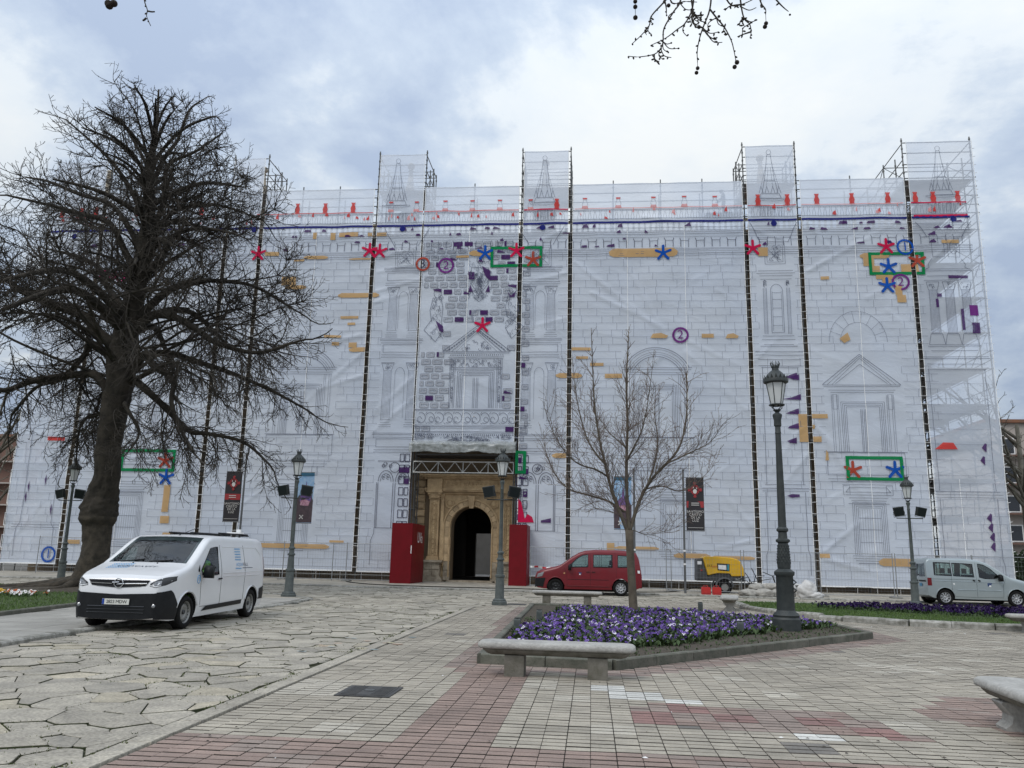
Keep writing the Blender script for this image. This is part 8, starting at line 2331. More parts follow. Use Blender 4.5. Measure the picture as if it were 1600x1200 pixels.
class Shape:
 """car body surface: x runs back from the nose, y to the car's right, z up"""
 def __init__(s, L, W, top, bot, plan, belt, tumble, R_): s.L, s.W, s.top, s.bot, s.plan, s.belt, s.tumble, s.R_ = L, W, top, bot, plan, belt, tumble, R_
 def zt(s, x): return interp(s.top, x)
 def zb(s, x): return interp(s.bot, x)
 def w0(s, x, z):
  H = 1.0 * s.top_max(); w = s.W / 2 * sinterp(s.plan, x)
  if z > s.belt: w *= 1 - s.tumble * ((z - s.belt) / (H - s.belt)) ** 1.25
  if z < 0.55: w *= 1 - 0.05 * ((0.55 - z) / 0.35) ** 2
  return w
 def top_max(s): return max(t[1] for t in s.top)
 def section(s, x, off=0.0, ns=12, nc=5, ntop=5):
  zt, zb, r = s.zt(x) - off, s.zb(x) + off, interp(s.R_, x); r = min(r, (zt - zb) * 0.45); pts = []
  zc = zt - r
  for i in range(ns): z = zb + (zc - zb) * i / (ns - 1); pts.append((s.w0(x, z) - off, z))
  wc = pts[-1][0]
  for i in range(1, nc + 1): a = PI / 2 * i / nc; pts.append((wc - r + r * math.cos(a), zc + r * math.sin(a)))
  we = pts[-1][0]
  for i in range(1, ntop + 1): f = i / ntop; pts.append((we * (1 - f), zt + 0.03 * (1 - (1 - f) ** 2) * we))
  return pts
 def side_y(s, x, z):
  """half width of the skin at height z"""
  zt, r = s.zt(x), interp(s.R_, x); zc = zt - r
  if z <= zc: return s.w0(x, z)
  wc = s.w0(x, zc); dz = min(z - zc, r); return wc - r + math.sqrt(max(0, r * r - dz * dz))
 def top_z(s, x, y):
  zt, r = s.zt(x), interp(s.R_, x); wc = s.w0(x, zt - r); we = wc - r; y = abs(y)
  if y <= we: f = 1 - y / we; return zt + 0.03 * (1 - (1 - f) ** 2) * we
  d = min(y - we, r); return zt - r + math.sqrt(max(0, r * r - d * d))
 def front_x(s, y, z, rev=False):
  xs = [i * 0.01 for i in range(int(s.L * 50))]
  if rev: xs = [s.L - v for v in xs]
  for x in xs:
   if s.zt(x) + 0.02 >= z and s.side_y(x, z) >= abs(y): return x
  return xs[-1]
 def loft(s, x0, x1, xs, off=0.0):
  q = MB(); rows = []
  xs = [x for x in xs if x0 <= x <= x1]
  for x in xs:
   P = s.section(x, off); full = [(y, z) for y, z in P] + [(-y, z) for y, z in reversed(P[:-1])]
   rows.append(full)
  n = len(rows[0])
  for x, row in zip(xs, rows): q.v.extend([(x, y, z) for y, z in row])
  for j in range(len(rows) - 1):
   for k in range(n): q.f.append((j * n + k, j * n + (k + 1) % n, (j + 1) * n + (k + 1) % n, (j + 1) * n + k)); q.m.append(0)
  q.f.append(tuple(reversed(range(n)))); q.m.append(0); q.f.append(tuple(range((len(rows) - 1) * n, len(rows) * n))); q.m.append(0)
  return q
def resample(P, n):
 L_ = [0]
 for a, b in zip(P, P[1:]): L_.append(L_[-1] + math.hypot(b[0] - a[0], b[1] - a[1]))
 out = []
 for i in range(n):
  d = L_[-1] * i / (n - 1)
  for k in range(len(P) - 1):
   if d <= L_[k + 1] + 1e-9:
    t = (d - L_[k]) / max(1e-9, L_[k + 1] - L_[k]); out.append((P[k][0] + (P[k + 1][0] - P[k][0]) * t, P[k][1] + (P[k + 1][1] - P[k][1]) * t)); break
 return out
def skinpatch(name, mapf, A, B, m, parent, n=14, rows=5, smooth=True):
 A, B = resample(A, n), resample(B, n); q = MB()
 for j in range(rows + 1):
  t = j / rows
  for a, b in zip(A, B): q.v.append(mapf(a[0] + (b[0] - a[0]) * t, a[1] + (b[1] - a[1]) * t))
 for j in range(rows):
  for i in range(n - 1): q.f.append((j * n + i, j * n + i + 1, (j + 1) * n + i + 1, (j + 1) * n + i)); q.m.append(0)
 return q.build(name, m, parent, smooth=smooth)
def apply_bool(obj_, cutters):
 for c in cutters:
  md = obj_.modifiers.new('b', 'BOOLEAN'); md.operation = 'DIFFERENCE'; md.solver = 'EXACT'; md.object = c; md.material_mode = 'TRANSFER'
 dg = bpy.context.evaluated_depsgraph_get(); dg.update()
 me = bpy.data.meshes.new_from_object(obj_.evaluated_get(dg)); obj_.modifiers.clear(); obj_.data = me
 for c in cutters: bpy.data.objects.remove(c)
 me.polygons.foreach_set('use_smooth', [True] * len(me.polygons)); me.set_sharp_from_angle(angle=R(38))
def paint(name, c, coat=0.5, rough=0.3, var=None): return mat(name, c, rough, 0.0, coat=coat, var=var, vscale=1.5)
def glass_mat(name, tint, mix):
 m = bpy.data.materials.new(name); m.use_nodes = True; nt = m.node_tree; N = nt.nodes; L = nt.links; N.clear()
 out = N.new('ShaderNodeOutputMaterial'); t = N.new('ShaderNodeBsdfTransparent'); t.inputs['Color'].default_value = (*tint, 1)
 g = N.new('ShaderNodeBsdfGlossy'); g.inputs['Roughness'].default_value = 0.02; g.inputs['Color'].default_value = (0.95, 0.97, 1, 1)
 fr_n = N.new('ShaderNodeLayerWeight'); fr_n.inputs['Blend'].default_value = 0.5
 pw_ = N.new('ShaderNodeMath'); pw_.operation = 'POWER'; pw_.inputs[1].default_value = 4.0; L.new(fr_n.outputs['Facing'], pw_.inputs[0])
 mm = N.new('ShaderNodeMath'); mm.operation = 'MULTIPLY_ADD'; mm.inputs[1].default_value = 0.9; mm.inputs[2].default_value = mix + 0.04
 L.new(pw_.outputs[0], mm.inputs[0]); x = N.new('ShaderNodeMixShader'); L.new(mm.outputs[0], x.inputs[0]); L.new(t.outputs[0], x.inputs[1]); L.new(g.outputs[0], x.inputs[2]); L.new(x.outputs[0], out.inputs['Surface']); return m
M['wind'] = glass_mat('windscreen_glass', (0.22, 0.26, 0.26), 0.0)
M['side_glass'] = glass_mat('side_window_glass', (0.55, 0.66, 0.62), 0.02)
M['tint_glass'] = glass_mat('tinted_glass', (0.16, 0.19, 0.19), 0.05)
M['chrome'] = mat('chrome', (0.65, 0.66, 0.68), 0.15, 1.0)
M['lamp_glass'] = mat('headlight_glass', (0.30, 0.31, 0.33), 0.08, 0.4)
M['lamp_dark'] = mat('headlight_recess', (0.05, 0.052, 0.056), 0.2, 0.3)
M['drl'] = mat('white_light_strip', (0.85, 0.87, 0.9), 0.2)
M['plate_w'] = mat('number_plate', (0.66, 0.66, 0.62), 0.4); M['eu_blue'] = mat('plate_blue', (0.01, 0.05, 0.3), 0.4)
M['interior'] = mat('cabin_trim', (0.02, 0.02, 0.022), 0.8); M['seat'] = mat('seat_cloth', (0.035, 0.035, 0.04), 0.9)
M['taillight'] = mat('taillight_red', (0.16, 0.008, 0.012), 0.25); M['amber'] = mat('amber_repeater', (0.6, 0.35, 0.15), 0.3)
M['seam'] = mat('door_gap', (0.015, 0.015, 0.016), 0.8)
M['well'] = mat('wheel_well', (0.008, 0.008, 0.008), 0.95)

def wheel(parent, x, y, r, side, m_rim, style):
 e = empty('wheel', (x, y, r)); e.parent = parent
 def ring(mb, prof, n=28):
  b0 = len(mb.v)
  for rr_, a in prof:
   for k in range(n): mb.v.append((rr_ * math.cos(2 * PI * k / n), side * a, rr_ * math.sin(2 * PI * k / n)))
  for j in range(len(prof) - 1):
   for k in range(n): mb.f.append((b0 + j * n + k, b0 + j * n + (k + 1) % n, b0 + (j + 1) * n + (k + 1) % n, b0 + (j + 1) * n + k)); mb.m.append(0)
 q = MB(); ring(q, [(r * 0.64, -0.09), (r * 0.93, -0.1), (r, -0.075), (r, 0.07), (r * 0.95, 0.095), (r * 0.8, 0.105), (r * 0.66, 0.09), (r * 0.64, 0.06)]); q.build('tyre', M['rubber'], e, smooth=True)
 q = MB(); ring(q, [(r * 0.66, 0.085), (r * 0.62, 0.075), (r * 0.6, 0.03), (r * 0.56, 0.02), (r * 0.5, 0.045), (r * 0.30, 0.055), (r * 0.26, 0.03), (r * 0.2, 0.03), (0.001, 0.035)]); q.build('rim', m_rim, e, smooth=True)
 q = MB()
 n, ri, ro, w_ = (18, 0.48, 0.585, 0.06) if style == 'steel' else (9, 0.3, 0.56, 0.075)
 for k in range(n):
  a = 2 * PI * k / n; ct_, st_ = math.cos(a), math.sin(a)
  p = [(ri, -w_ * 0.4), (ro, -w_), (ro, w_), (ri, w_ * 0.4)]
  q.add([(r * (u * ct_ - v * st_), side * 0.0585 + side * (0.008 if style != 'steel' else 0.0), r * (u * st_ + v * ct_)) for u, v in p], [(0, 1, 2, 3)])
 q.build('rim_slots', M['well'], e)['kind'] = 'stuff'
 q = MB(); ring(q, [(r * 0.14, 0.04), (r * 0.14, 0.06), (0.001, 0.062)], 14); q.build('hub_cap', M['lamp_dark'] if style == 'steel' else m_rim, e, smooth=True)
 return e

def build_car(name, loc, rz, label, S, body_m, axles, r_w, wins, wind, rear, extra, xs, floor=0.42, cab=(0.9, None), glass=None, rim=None, style='cover', low_m=None, low_test=None):
 e = empty(name, loc, rz); tag(e, label, 'van' if 'van' in label else 'car')
 q = S.loft(0, S.L, xs); 
 if low_test: q.m = [1 if low_test(*[sum(q.v[i][k] for i in f) / len(f) for k in range(3)]) else 0 for f in q.f]
 body = q.build('body', [body_m, low_m or M['black']] , e)
 cut = []
 def cutter(mb, m): o = mb.build('cut', m); o.parent = None; o.matrix_world = e.matrix_world.copy(); cut.append(o); return o
 bpy.context.view_layer.update()
 for x in axles:
  for s in (-1, 1):
   c = MB(); n = 30; ra = r_w * 1.17
   ys = (s * (S.W / 2 + 0.1), s * (S.W / 2 - 0.34))
   for yy in ys:
    for k in range(n): c.v.append((x + ra * math.cos(2 * PI * k / n), yy, r_w + 0.01 + ra * math.sin(2 * PI * k / n)))
   c.f = [tuple(range(n)), tuple(reversed(range(n, 2 * n)))] + [(k, n + k, n + (k + 1) % n, (k + 1) % n) for k in range(n)]; c.m = [0] * len(c.f)
   if s > 0: c.f = [tuple(reversed(f)) for f in c.f]
   bmx = cutter(c, M['well'])
 # cabin hollow
 xa, xb = cab
 cx_ = [x for x in xs if xa <= x <= xb]
 c = MB(); rows = []
 for x in cx_:
  P = S.section(x, 0.055); P = [(y, max(z, floor)) for y, z in P]; P = [p for i, p in enumerate(P) if i == 0 or p[1] > floor + 1e-4 or i == len(P)]
  P = resample([(S.w0(x, floor) - 0.06, floor)] + [p for p in P if p[1] > floor + 0.02], 20)
  rows.append([(y, z) for y, z in P] + [(-y, z) for y, z in reversed(P[:-1])])
 n = len(rows[0])
 for x, row in zip(cx_, rows): c.v.extend([(x, y, z) for y, z in row])
 for j in range(len(rows) - 1):
  for k in range(n): c.f.append((j * n + k, j * n + (k + 1) % n, (j + 1) * n + (k + 1) % n, (j + 1) * n + k))
 c.f.append(tuple(reversed(range(n)))); c.f.append(tuple(range((len(rows) - 1) * n, len(rows) * n))); c.m = [0] * len(c.f)
 cutter(c, M['interior'])
 for A, B in wins:
  P = resample(A, 10) + list(reversed(resample(B, 10))); P = [p for i, p in enumerate(P) if math.hypot(p[0] - P[i - 1][0], p[1] - P[i - 1][1]) > 1e-4]
  ar = sum(P[i - 1][0] * P[i][1] - P[i][0] * P[i - 1][1] for i in range(len(P)))
  if ar < 0: P.reverse()
  for s in (-1, 1):
   c = MB(); y0, y1 = sorted((s * (S.W / 2 + 0.2), s * (S.W / 2 - 0.42))); c.wallprism(P, y0, y1); cutter(c, M['interior'])
 if wind:
  hw0, z0, hw1, z1, xcut = wind
  c = MB(); P = [(-hw0, z0), (hw0, z0), (hw1, z1), (-hw1, z1)]; n = 4
  c.v = [(-0.3, p[0], p[1]) for p in P] + [(xcut, p[0], p[1]) for p in P]; c.f = [(3, 2, 1, 0), (4, 5, 6, 7)] + [(k, (k + 1) % 4, 4 + (k + 1) % 4, 4 + k) for k in range(4)]; c.m = [0] * 6
  cutter(c, M['interior'])
 if rear:
  hw0, z0, hw1, z1, xcut = rear
  c = MB(); P = [(-hw0, z0), (hw0, z0), (hw1, z1), (-hw1, z1)]
  c.v = [(xcut, p[0], p[1]) for p in P] + [(S.L + 0.3, p[0], p[1]) for p in P]; c.f = [(3, 2, 1, 0), (4, 5, 6, 7)] + [(k, (k + 1) % 4, 4 + (k + 1) % 4, 4 + k) for k in range(4)]; c.m = [0] * 6
  cutter(c, M['interior'])
 bpy.context.view_layer.update()
 apply_bool(body, cut)
 # glass
 for A, B in wins:
  for s in (-1, 1):
   skinpatch('side_window', lambda x, z, s=s: (x, s * (S.side_y(x, z) - 0.006), z), A, B, glass or M['side_glass'], e, 12, 5)
   P = resample(A, 14) + list(reversed(resample(B, 14))); P.append(P[0]); q = MB()
   q.tube([(p[0], s * (S.side_y(p[0], p[1]) + 0.002), p[1]) for p in P], 0.012, 4, cap=False); q.build('window_seal', M['black'], e)
 for i, x in enumerate(axles):
  for s in (-1, 1): wheel(e, x, s * (S.W / 2 - 0.115), r_w, s, rim(i) if callable(rim) else (rim or M['hub']), style(i) if callable(style) else style)
 for x in axles:
  q = MB(); q.tube([(x, -S.W / 2 + 0.25, r_w), (x, S.W / 2 - 0.25, r_w)], 0.05, 6); q.build('axle', M['well'], e)
 q = MB(); q.bb((0.5, -S.W / 2 + 0.36, 0.17), (S.L - 0.4, S.W / 2 - 0.36, S.zb(2) + 0.02)); q.build('underbody', M['well'], e)
 extra(e, S)
 return e
def seats(e, xs_, z, w_=0.5, ys=(-0.42, 0.42)):
 for x in xs_:
  for y in ys:
   q = MB(); q.bb((x - 0.25, y - w_ / 2, z), (x + 0.25, y + w_ / 2, z + 0.14)); q.bb((x + 0.2, y - w_ / 2 + 0.02, z + 0.1), (x + 0.34, y + w_ / 2 - 0.02, z + 0.66)); q.build('seat', M['seat'], e)
   q = MB(); q.bb((x + 0.25, y - 0.13, z + 0.70), (x + 0.33, y + 0.13, z + 0.9)); q.build('headrest', M['seat'], e)
def sidemap(S, s, off): return lambda x, z: (x, s * (S.side_y(x, z) + off), z)
def stripe(e, S, s, name, pts, m, r=0.006, off=0.001):
 sp = []
 for a, b in zip(pts, pts[1:]):
  for t in range(6): sp.append((a[0] + (b[0] - a[0]) * t / 6, a[1] + (b[1] - a[1]) * t / 6))
 sp.append(pts[-1]); q = MB(); q.tube([(p[0], s * (S.side_y(p[0], p[1]) + off), p[1]) for p in sp], r, 4); return q.build(name, m, e)
def mirror_(e, S, x, z, m, s_list=(-1, 1)):
 for s in s_list:
  q = MB(); y = S.side_y(x, z); q.wallprism([(x - 0.07, z - 0.13), (x + 0.05, z - 0.14), (x + 0.06, z + 0.10), (x + 0.02, z + 0.13), (x - 0.06, z + 0.08)], s * (y + 0.14) - 0.09, s * (y + 0.14) + 0.09); q.tube([(x + 0.02, s * (y - 0.02), z - 0.06), (x, s * (y + 0.1), z - 0.04)], 0.03, 6); q.build('door_mirror', m, e, smooth=True)

XS = lambda L_, fr_n=(0, .01, .03, .06, .1, .15, .2, .27, .35): sorted(set([round(v, 3) for v in fr_n] + [round(L_ - v, 3) for v in (0, .01, .03, .06, .1, .15, .22)] + [round(0.35 + i * 0.09, 3) for i in range(int((L_ - 0.6) / 0.09))]))

# --- white van
M['van_white'] = paint('van_white', (0.74, 0.75, 0.77), 0.5, 0.3, var=(0.70, 0.71, 0.73))
VL = 4.96
VS = Shape(VL, 1.92, [(0, 0.78), (0.03, 0.98), (0.1, 1.06), (0.35, 1.14), (0.75, 1.235), (0.98, 1.31), (1.25, 1.47), (1.6, 1.70), (1.85, 1.85), (2.05, 1.90), (2.5, 1.925), (4.3, 1.92), (4.75, 1.905), (4.9, 1.87), (4.96, 1.78)],
           [(0, 0.34), (0.05, 0.24), (0.3, 0.2), (4.7, 0.24), (4.96, 0.36)], [(0, 0.74), (0.03, 0.80), (0.1, 0.86), (0.25, 0.925), (0.5, 0.975), (0.9, 1.0), (4.5, 1.0), (4.85, 0.985), (4.96, 0.955)], 1.12, 0.155,
           [(0, 0.12), (0.3, 0.13), (1.0, 0.10), (1.8, 0.10), (2.2, 0.12), (4.96, 0.12)])
def van_extra(e, S):
 fx = lambda y, z, o=0.006: (S.front_x(y, z) - o, y, z)
 fm = lambda o: (lambda y, z: fx(y, z, o))
 # windscreen
 q = MB(); nx_, ny_ = 8, 10
 for i in range(nx_ + 1):
  x = 0.98 + (1.90 - 0.98) * i / nx_
  for j in range(ny_ + 1):
   h = 0.80 - 0.10 * i / nx_; y = -h + 2 * h * j / ny_; q.v.append((x, y, S.top_z(x, y) + 0.004))
 for i in range(nx_):
  for j in range(ny_): q.f.append((i * (ny_ + 1) + j, i * (ny_ + 1) + j + 1, (i + 1) * (ny_ + 1) + j + 1, (i + 1) * (ny_ + 1) + j)); q.m.append(0)
 q.build('windscreen', M['wind'], e, smooth=True)
 for s in (-1, 1): skinpatch('quarter_glass', sidemap(S, s, 0.004), [(1.22, 1.15), (1.30, 1.14)], [(1.23, 1.2), (1.30, 1.3)], M['black'], e, 3, 2)
 # black bumper shell
 skinpatch('front_bumper', fm(0.012), [(-0.83, 0.28), (-0.5, 0.24), (0, 0.235), (0.5, 0.24), (0.83, 0.28)], [(-0.83, 0.76), (-0.70, 0.74), (0, 0.71), (0.70, 0.74), (0.83, 0.76)], M['black'], e, 40, 8)
 for s in (-1, 1): skinpatch('bumper_corner', sidemap(S, s, 0.016), [(0.012, 0.24), (0.50, 0.215)], [(0.012, 0.76), (0.26, 0.80), (0.34, 0.74), (0.50, 0.50)], M['black'], e, 14, 7)
 for z in (0.36, 0.42, 0.48):
  q = MB(); q.tube([fx(-0.55 + 1.1 * k / 10, z, 0.016) for k in range(11)], 0.010, 4); q.build('bumper_grille_bar', M['lamp_dark'], e)
 skinpatch('grille', fm(0.012), [(-0.52, 0.875), (0, 0.835), (0.52, 0.875)], [(-0.60, 0.99), (0, 0.985), (0.60, 0.99)], M['black'], e, 20, 3)
 for sgn in (-1, 1):
  q = MB(); q.tube([fx(sgn * (0.13 + 0.42 * k / 8), 0.915 + 0.012 * k / 8, 0.022) for k in range(9)], 0.011, 5); q.build('chrome_bar', M['chrome'], e)
 q = MB(); c = fx(0, 0.925, 0.03); q.tube([(c[0], 0.085 * math.cos(k * PI / 12), c[2] + 0.085 * math.sin(k * PI / 12)) for k in range(25)], 0.010, 6, cap=False); em = q.build('emblem_ring', M['chrome'], e)
 q = MB(); q.tube([(c[0], 0.12, c[2] + 0.012), (c[0], -0.01, c[2] + 0.02), (c[0], 0.03, c[2] - 0.02), (c[0], -0.12, c[2] - 0.012)], 0.011, 5); q.build('emblem_bolt', M['chrome'], e)
 for s in (-1, 1):
  A = [(s * 0.60, 0.875), (s * 0.72, 0.85), (s * 0.86, 0.90), (s * 0.925, 0.98)]; B = [(s * 0.61, 0.93), (s * 0.72, 1.0), (s * 0.84, 1.055), (s * 0.925, 1.07)]
  h = skinpatch('headlight', fm(0.010), A, B, M['lamp_dark'], e, 14, 5)
  skinpatch('lens', fm(0.014), [(s * 0.65, 0.90), (s * 0.72, 0.885), (s * 0.80, 0.91)], [(s * 0.66, 0.945), (s * 0.72, 0.97), (s * 0.80, 0.985)], M['lamp_glass'], h, 8, 3)
  skinpatch('light_strip', fm(0.016), [(s * 0.61, 0.885), (s * 0.72, 0.862), (s * 0.80, 0.885)], [(s * 0.61, 0.90), (s * 0.72, 0.88), (s * 0.80, 0.90)], M['drl'], h, 8, 1)
  skinpatch('light_strip', fm(0.016), [(s * 0.74, 0.90), (s * 0.765, 0.95)], [(s * 0.76, 0.90), (s * 0.785, 0.95)], M['drl'], h, 4, 1)
  q = MB(); c = fx(s * 0.72, 0.50, 0.02); q.ico(c, 0.04, sub=1, sz=(0.4, 1, 1)); q.build('fog_lamp', M['lamp_glass'], e)
  # side mouldings, door gaps, rails
  skinpatch('side_moulding', sidemap(S, s, 0.014), [(1.52, 0.32), (3.55, 0.36)], [(1.70, 0.42), (3.55, 0.46)], M['black'], e, 14, 2)
  for pts in ([(1.42, 0.45), (1.38, 0.95), (1.30, 1.13)], [(2.36, 0.42), (2.36, 1.05), (2.32, 1.72)], [(3.62, 0.45), (3.66, 1.0), (3.62, 1.73)], [(1.42, 0.42), (2.36, 0.40)]): stripe(e, S, s, 'door_gap', pts, M['seam'], 0.0045)
  stripe(e, S, s, 'body_crease', [(2.42, 1.02), (4.6, 1.02)], M['van_white'], 0.010); stripe(e, S, s, 'panel_press', [(2.46, 1.10), (3.5, 1.10), (4.7, 1.12)], M['van_white'], 0.009); stripe(e, S, s, 'panel_press', [(2.46, 1.68), (4.4, 1.68), (4.66, 1.5), (4.7, 1.12)], M['van_white'], 0.009)
  q = MB(); q.tube([(2.20, s * (S.side_y(2.2, 0.98) + 0.02), 0.975), (2.34, s * (S.side_y(2.2, 0.98) + 0.022), 0.98)], 0.018, 6); q.build('door_handle', M['black'], e)
  skinpatch('rear_corner_bumper', sidemap(S, s, 0.012), [(4.55, 0.42), (4.93, 0.42)], [(4.60, 0.68), (4.93, 0.74)], M['black'], e, 8, 3)
  skinpatch('taillight', sidemap(S, s, 0.008), [(4.86, 1.0), (4.945, 1.0)], [(4.88, 1.45), (4.945, 1.45)], M['taillight'], e, 4, 4)
  arcp = [(0.88 + 0.42 * math.cos(R(a)), 0.34 + 0.42 * math.sin(R(a))) for a in range(15, 166, 10)]
  q = MB(); q.tube([(p[0], s * (S.side_y(p[0], p[1]) + 0.004), p[1]) for p in arcp], 0.018, 5); q.build('arch_flare', M['van_white'], e, smooth=True)
  arcp = [(4.16 + 0.42 * math.cos(R(a)), 0.34 + 0.42 * math.sin(R(a))) for a in range(15, 166, 10)]
  q = MB(); q.tube([(p[0], s * (S.side_y(p[0], p[1]) + 0.004), p[1]) for p in arcp], 0.018, 5); q.build('arch_flare', M['van_white'], e, smooth=True)
 mirror_(e, S, 1.42, 1.15, M['black'])
 # plate with its characters
 q = MB(); c = fx(0, 0.57, 0.03)[0]; q.bb((c - 0.012, -0.26, 0.515), (c, 0.26, 0.625)); q.build('number_plate', M['plate_w'], e)
 q = MB(); q.bb((c - 0.014, 0.215, 0.517), (c - 0.0125, 0.258, 0.623)); q.build('plate_band', M['eu_blue'], e)
 v, f = text_mesh('2823 MDW', 0.088, spacing=0.92); q = MB(); q.add([(c - 0.016, -0.022 - p[0], 0.568 + p[1]) for p in v], f); q.build('plate_characters', M['black'], e)
 # lettering: waves and name on flank and bonnet
 blue = mat('decal_light_blue', (0.10, 0.36, 0.66), 0.4); dk = mat('decal_slate', (0.05, 0.07, 0.1), 0.4)
 for s in (-1,):
  q = MB()
  for r_ in range(7):
   z = 1.63 - r_ * 0.062 if r_ < 5 else 1.63 - 0.062 * 5 - 0.07 * (r_ - 4); 
   if r_ == 5: continue
   for k in range(6):
    x = 3.10 + 0.055 * k
    a = [(x, z), (x + 0.0275, z + 0.022), (x + 0.055, z)]
    for (p0, p1) in zip(a, a[1:]):
     P = [(p0[0], p0[1] - 0.010), (p1[0], p1[1] - 0.010), (p1[0], p1[1] + 0.010), (p0[0], p0[1] + 0.010)]
     q.add([sidemap(S, s, 0.004)(*p) for p in P], [(0, 1, 2, 3)])
  q.build('wave_decal', blue, e)
  v, f = text_mesh('AQUA', 0.115, spacing=1.25, align='LEFT'); q = MB(); q.add([sidemap(S, s, 0.005)(3.15 + p[0], 1.28 + p[1]) for p in v], f); q.build('lettering', blue, e)
  v2, f2 = text_mesh('VALL', 0.115, spacing=1.25, align='LEFT'); q = MB(); q.add([sidemap(S, s, 0.005)(3.53 + p[0], 1.28 + p[1]) for p in v2], f2); q.add([sidemap(S, s, 0.005)(a, b) for a, b in ((3.5, 1.195), (4.1, 1.195), (4.1, 1.21), (3.5, 1.21))], [(0, 1, 2, 3)]); q.build('lettering', dk, e)
  q = MB(); q.tube([sidemap(S, s, 0.003)(1.27 + 0.065 * math.cos(k * PI / 8), 0.99 + 0.085 * math.sin(k * PI / 8)) for k in range(17)], 0.007, 4, cap=False); q.build('round_sticker', blue, e)
  v, f = text_mesh('75', 0.09); q = MB(); q.add([sidemap(S, s, 0.005)(1.27 + p[0], 0.99 + p[1]) for p in v], f); q.build('sticker_numeral', blue, e)
 hood = lambda x, y, o=0.004: (x, y, S.top_z(x, y) + o)
 q = MB()
 for r_ in range(5):
  for k in range(9):
   y0 = 0.62 - 0.05 * k; x = 0.86 - r_ * 0.07
   for (p0, p1) in (((x, y0), (x - 0.03, y0 - 0.025)), ((x - 0.03, y0 - 0.025), (x, y0 - 0.05))):
    P = [(p0[0] - 0.011, p0[1]), (p1[0] - 0.011, p1[1]), (p1[0] + 0.011, p1[1]), (p0[0] + 0.011, p0[1])]; q.add([hood(*p) for p in P], [(0, 1, 2, 3)])
 q.build('wave_decal', blue, e)
 v, f = text_mesh('AQUAVALL', 0.15, spacing=1.1, align='LEFT'); q = MB(); q.add([hood(0.68 - p[1], 0.45 - p[0], 0.006) for p in v], f); q.build('lettering', dk, e)
 for y in (0.25, -0.25):
  q = MB(); q.ico(hood(0.9, y), 0.018, sub=1); q.build('washer_jet', M['black'], e)
 q = MB(); q.tube([hood(0.96, 0.55, 0.02), hood(1.04, 0.1, 0.015)], 0.012, 4); q.build('wiper', M['black'], e)
 q = MB(); q.tube([hood(0.96, -0.05, 0.02), hood(1.04, -0.5, 0.015)], 0.012, 4); q.build('wiper', M['black'], e)
 q = MB(); q.tube([(2.0, -0.1, 1.92), (2.35, -0.32, 2.10)], 0.008, 5); q.build('aerial', M['black'], e)
 rk = empty('roof_rack', (0, 0, 0)); rk.parent = e
 for y in (-0.55, 0.1, 0.6):
  q = MB(); q.bb((3.0, y - 0.03, 1.985), (4.6, y + 0.03, 2.02)); q.build('rack_bar', M['black'], rk)
 
 for x in (3.2, 4.3): q = MB(); q.bb((x, -0.7, 1.955), (x + 0.06, 0.7, 1.984)); q.build('cross_rail', M['black'], rk)
 q = MB(); q.bb((4.0, -0.62, 2.021), (4.24, -0.3, 2.06)); q.bb((4.06, -0.6, 2.0605), (4.12, -0.5, 2.13)); q.build('bracket', M['white'], rk)
 seats(e, (2.1,), 0.75, 0.5, (-0.48, 0.35)); 
 q = MB(); q.bb((1.15, -0.8, 0.95), (1.55, 0.8, 1.12)); q.build('dashboard', M['interior'], e)
 q = MB(); q.bb((2.42, -0.85, 0.45), (2.46, 0.85, 1.75)); q.build('bulkhead', M['interior'], e)
 q = MB(); q.tube([(1.72 + 0.08 * math.sin(k * PI / 8), -0.48 + 0.19 * math.cos(k * PI / 8), 1.12 + 0.17 * math.sin(k * PI / 8)) for k in range(17)], 0.014, 5, cap=False); q.build('steering_wheel', M['black'], e)
van_wins = [([(1.36, 1.17), (1.45, 1.10), (1.65, 1.06), (2.22, 1.07)], [(1.40, 1.22), (1.62, 1.42), (1.86, 1.64), (2.22, 1.68)])]
van = build_car('parked_van', (-8.60, 14.66, 0.03), PI / 2 + R(1.5), 'white panel van with black lower bumper, blue wave lettering and a driver in green', VS, M['van_white'], (0.88, 4.16), 0.335, van_wins, (0.74, 1.33, 0.66, 1.80, 2.15), None, van_extra, XS(VL), 0.5, (1.06, 2.75), M['side_glass'], M['hub'], 'steel', M['black'], None)
van.scale = (0.98, 0.975, 0.92)
# driver
M['hivis'] = mat('hi_vis_green', (0.30, 0.62, 0.03), 0.7, var=(0.24, 0.5, 0.03), vscale=12)
dr = empty('person', (0, 0, 0)); tag(dr, 'driver in a bright green jacket sitting at the wheel of the white van', 'person')
dr.matrix_world = Matrix.Translation((-8.60, 14.66, -0.08)) @ Matrix.Rotation(PI / 2 + R(1.5), 4, 'Z')
V = [(2.1, -0.48, 0.92), (2.14, -0.48, 1.1), (2.12, -0.48, 1.3), (2.1, -0.48, 1.40), (2.07, -0.48, 1.47), (2.05, -0.48, 1.56), (2.1, -0.70, 1.30), (1.92, -0.76, 1.12), (1.74, -0.66, 1.16), (2.1, -0.26, 1.30), (1.92, -0.22, 1.12), (1.74, -0.32, 1.16),
     (1.95, -0.58, 0.92), (1.6, -0.6, 0.95), (1.5, -0.6, 0.55), (1.95, -0.38, 0.92), (1.6, -0.36, 0.95), (1.5, -0.36, 0.55)]
E_ = [(0, 1), (1, 2), (2, 3), (3, 4), (4, 5), (2, 6), (6, 7), (7, 8), (2, 9), (9, 10), (10, 11), (0, 12), (12, 13), (13, 14), (0, 15), (15, 16), (16, 17)]
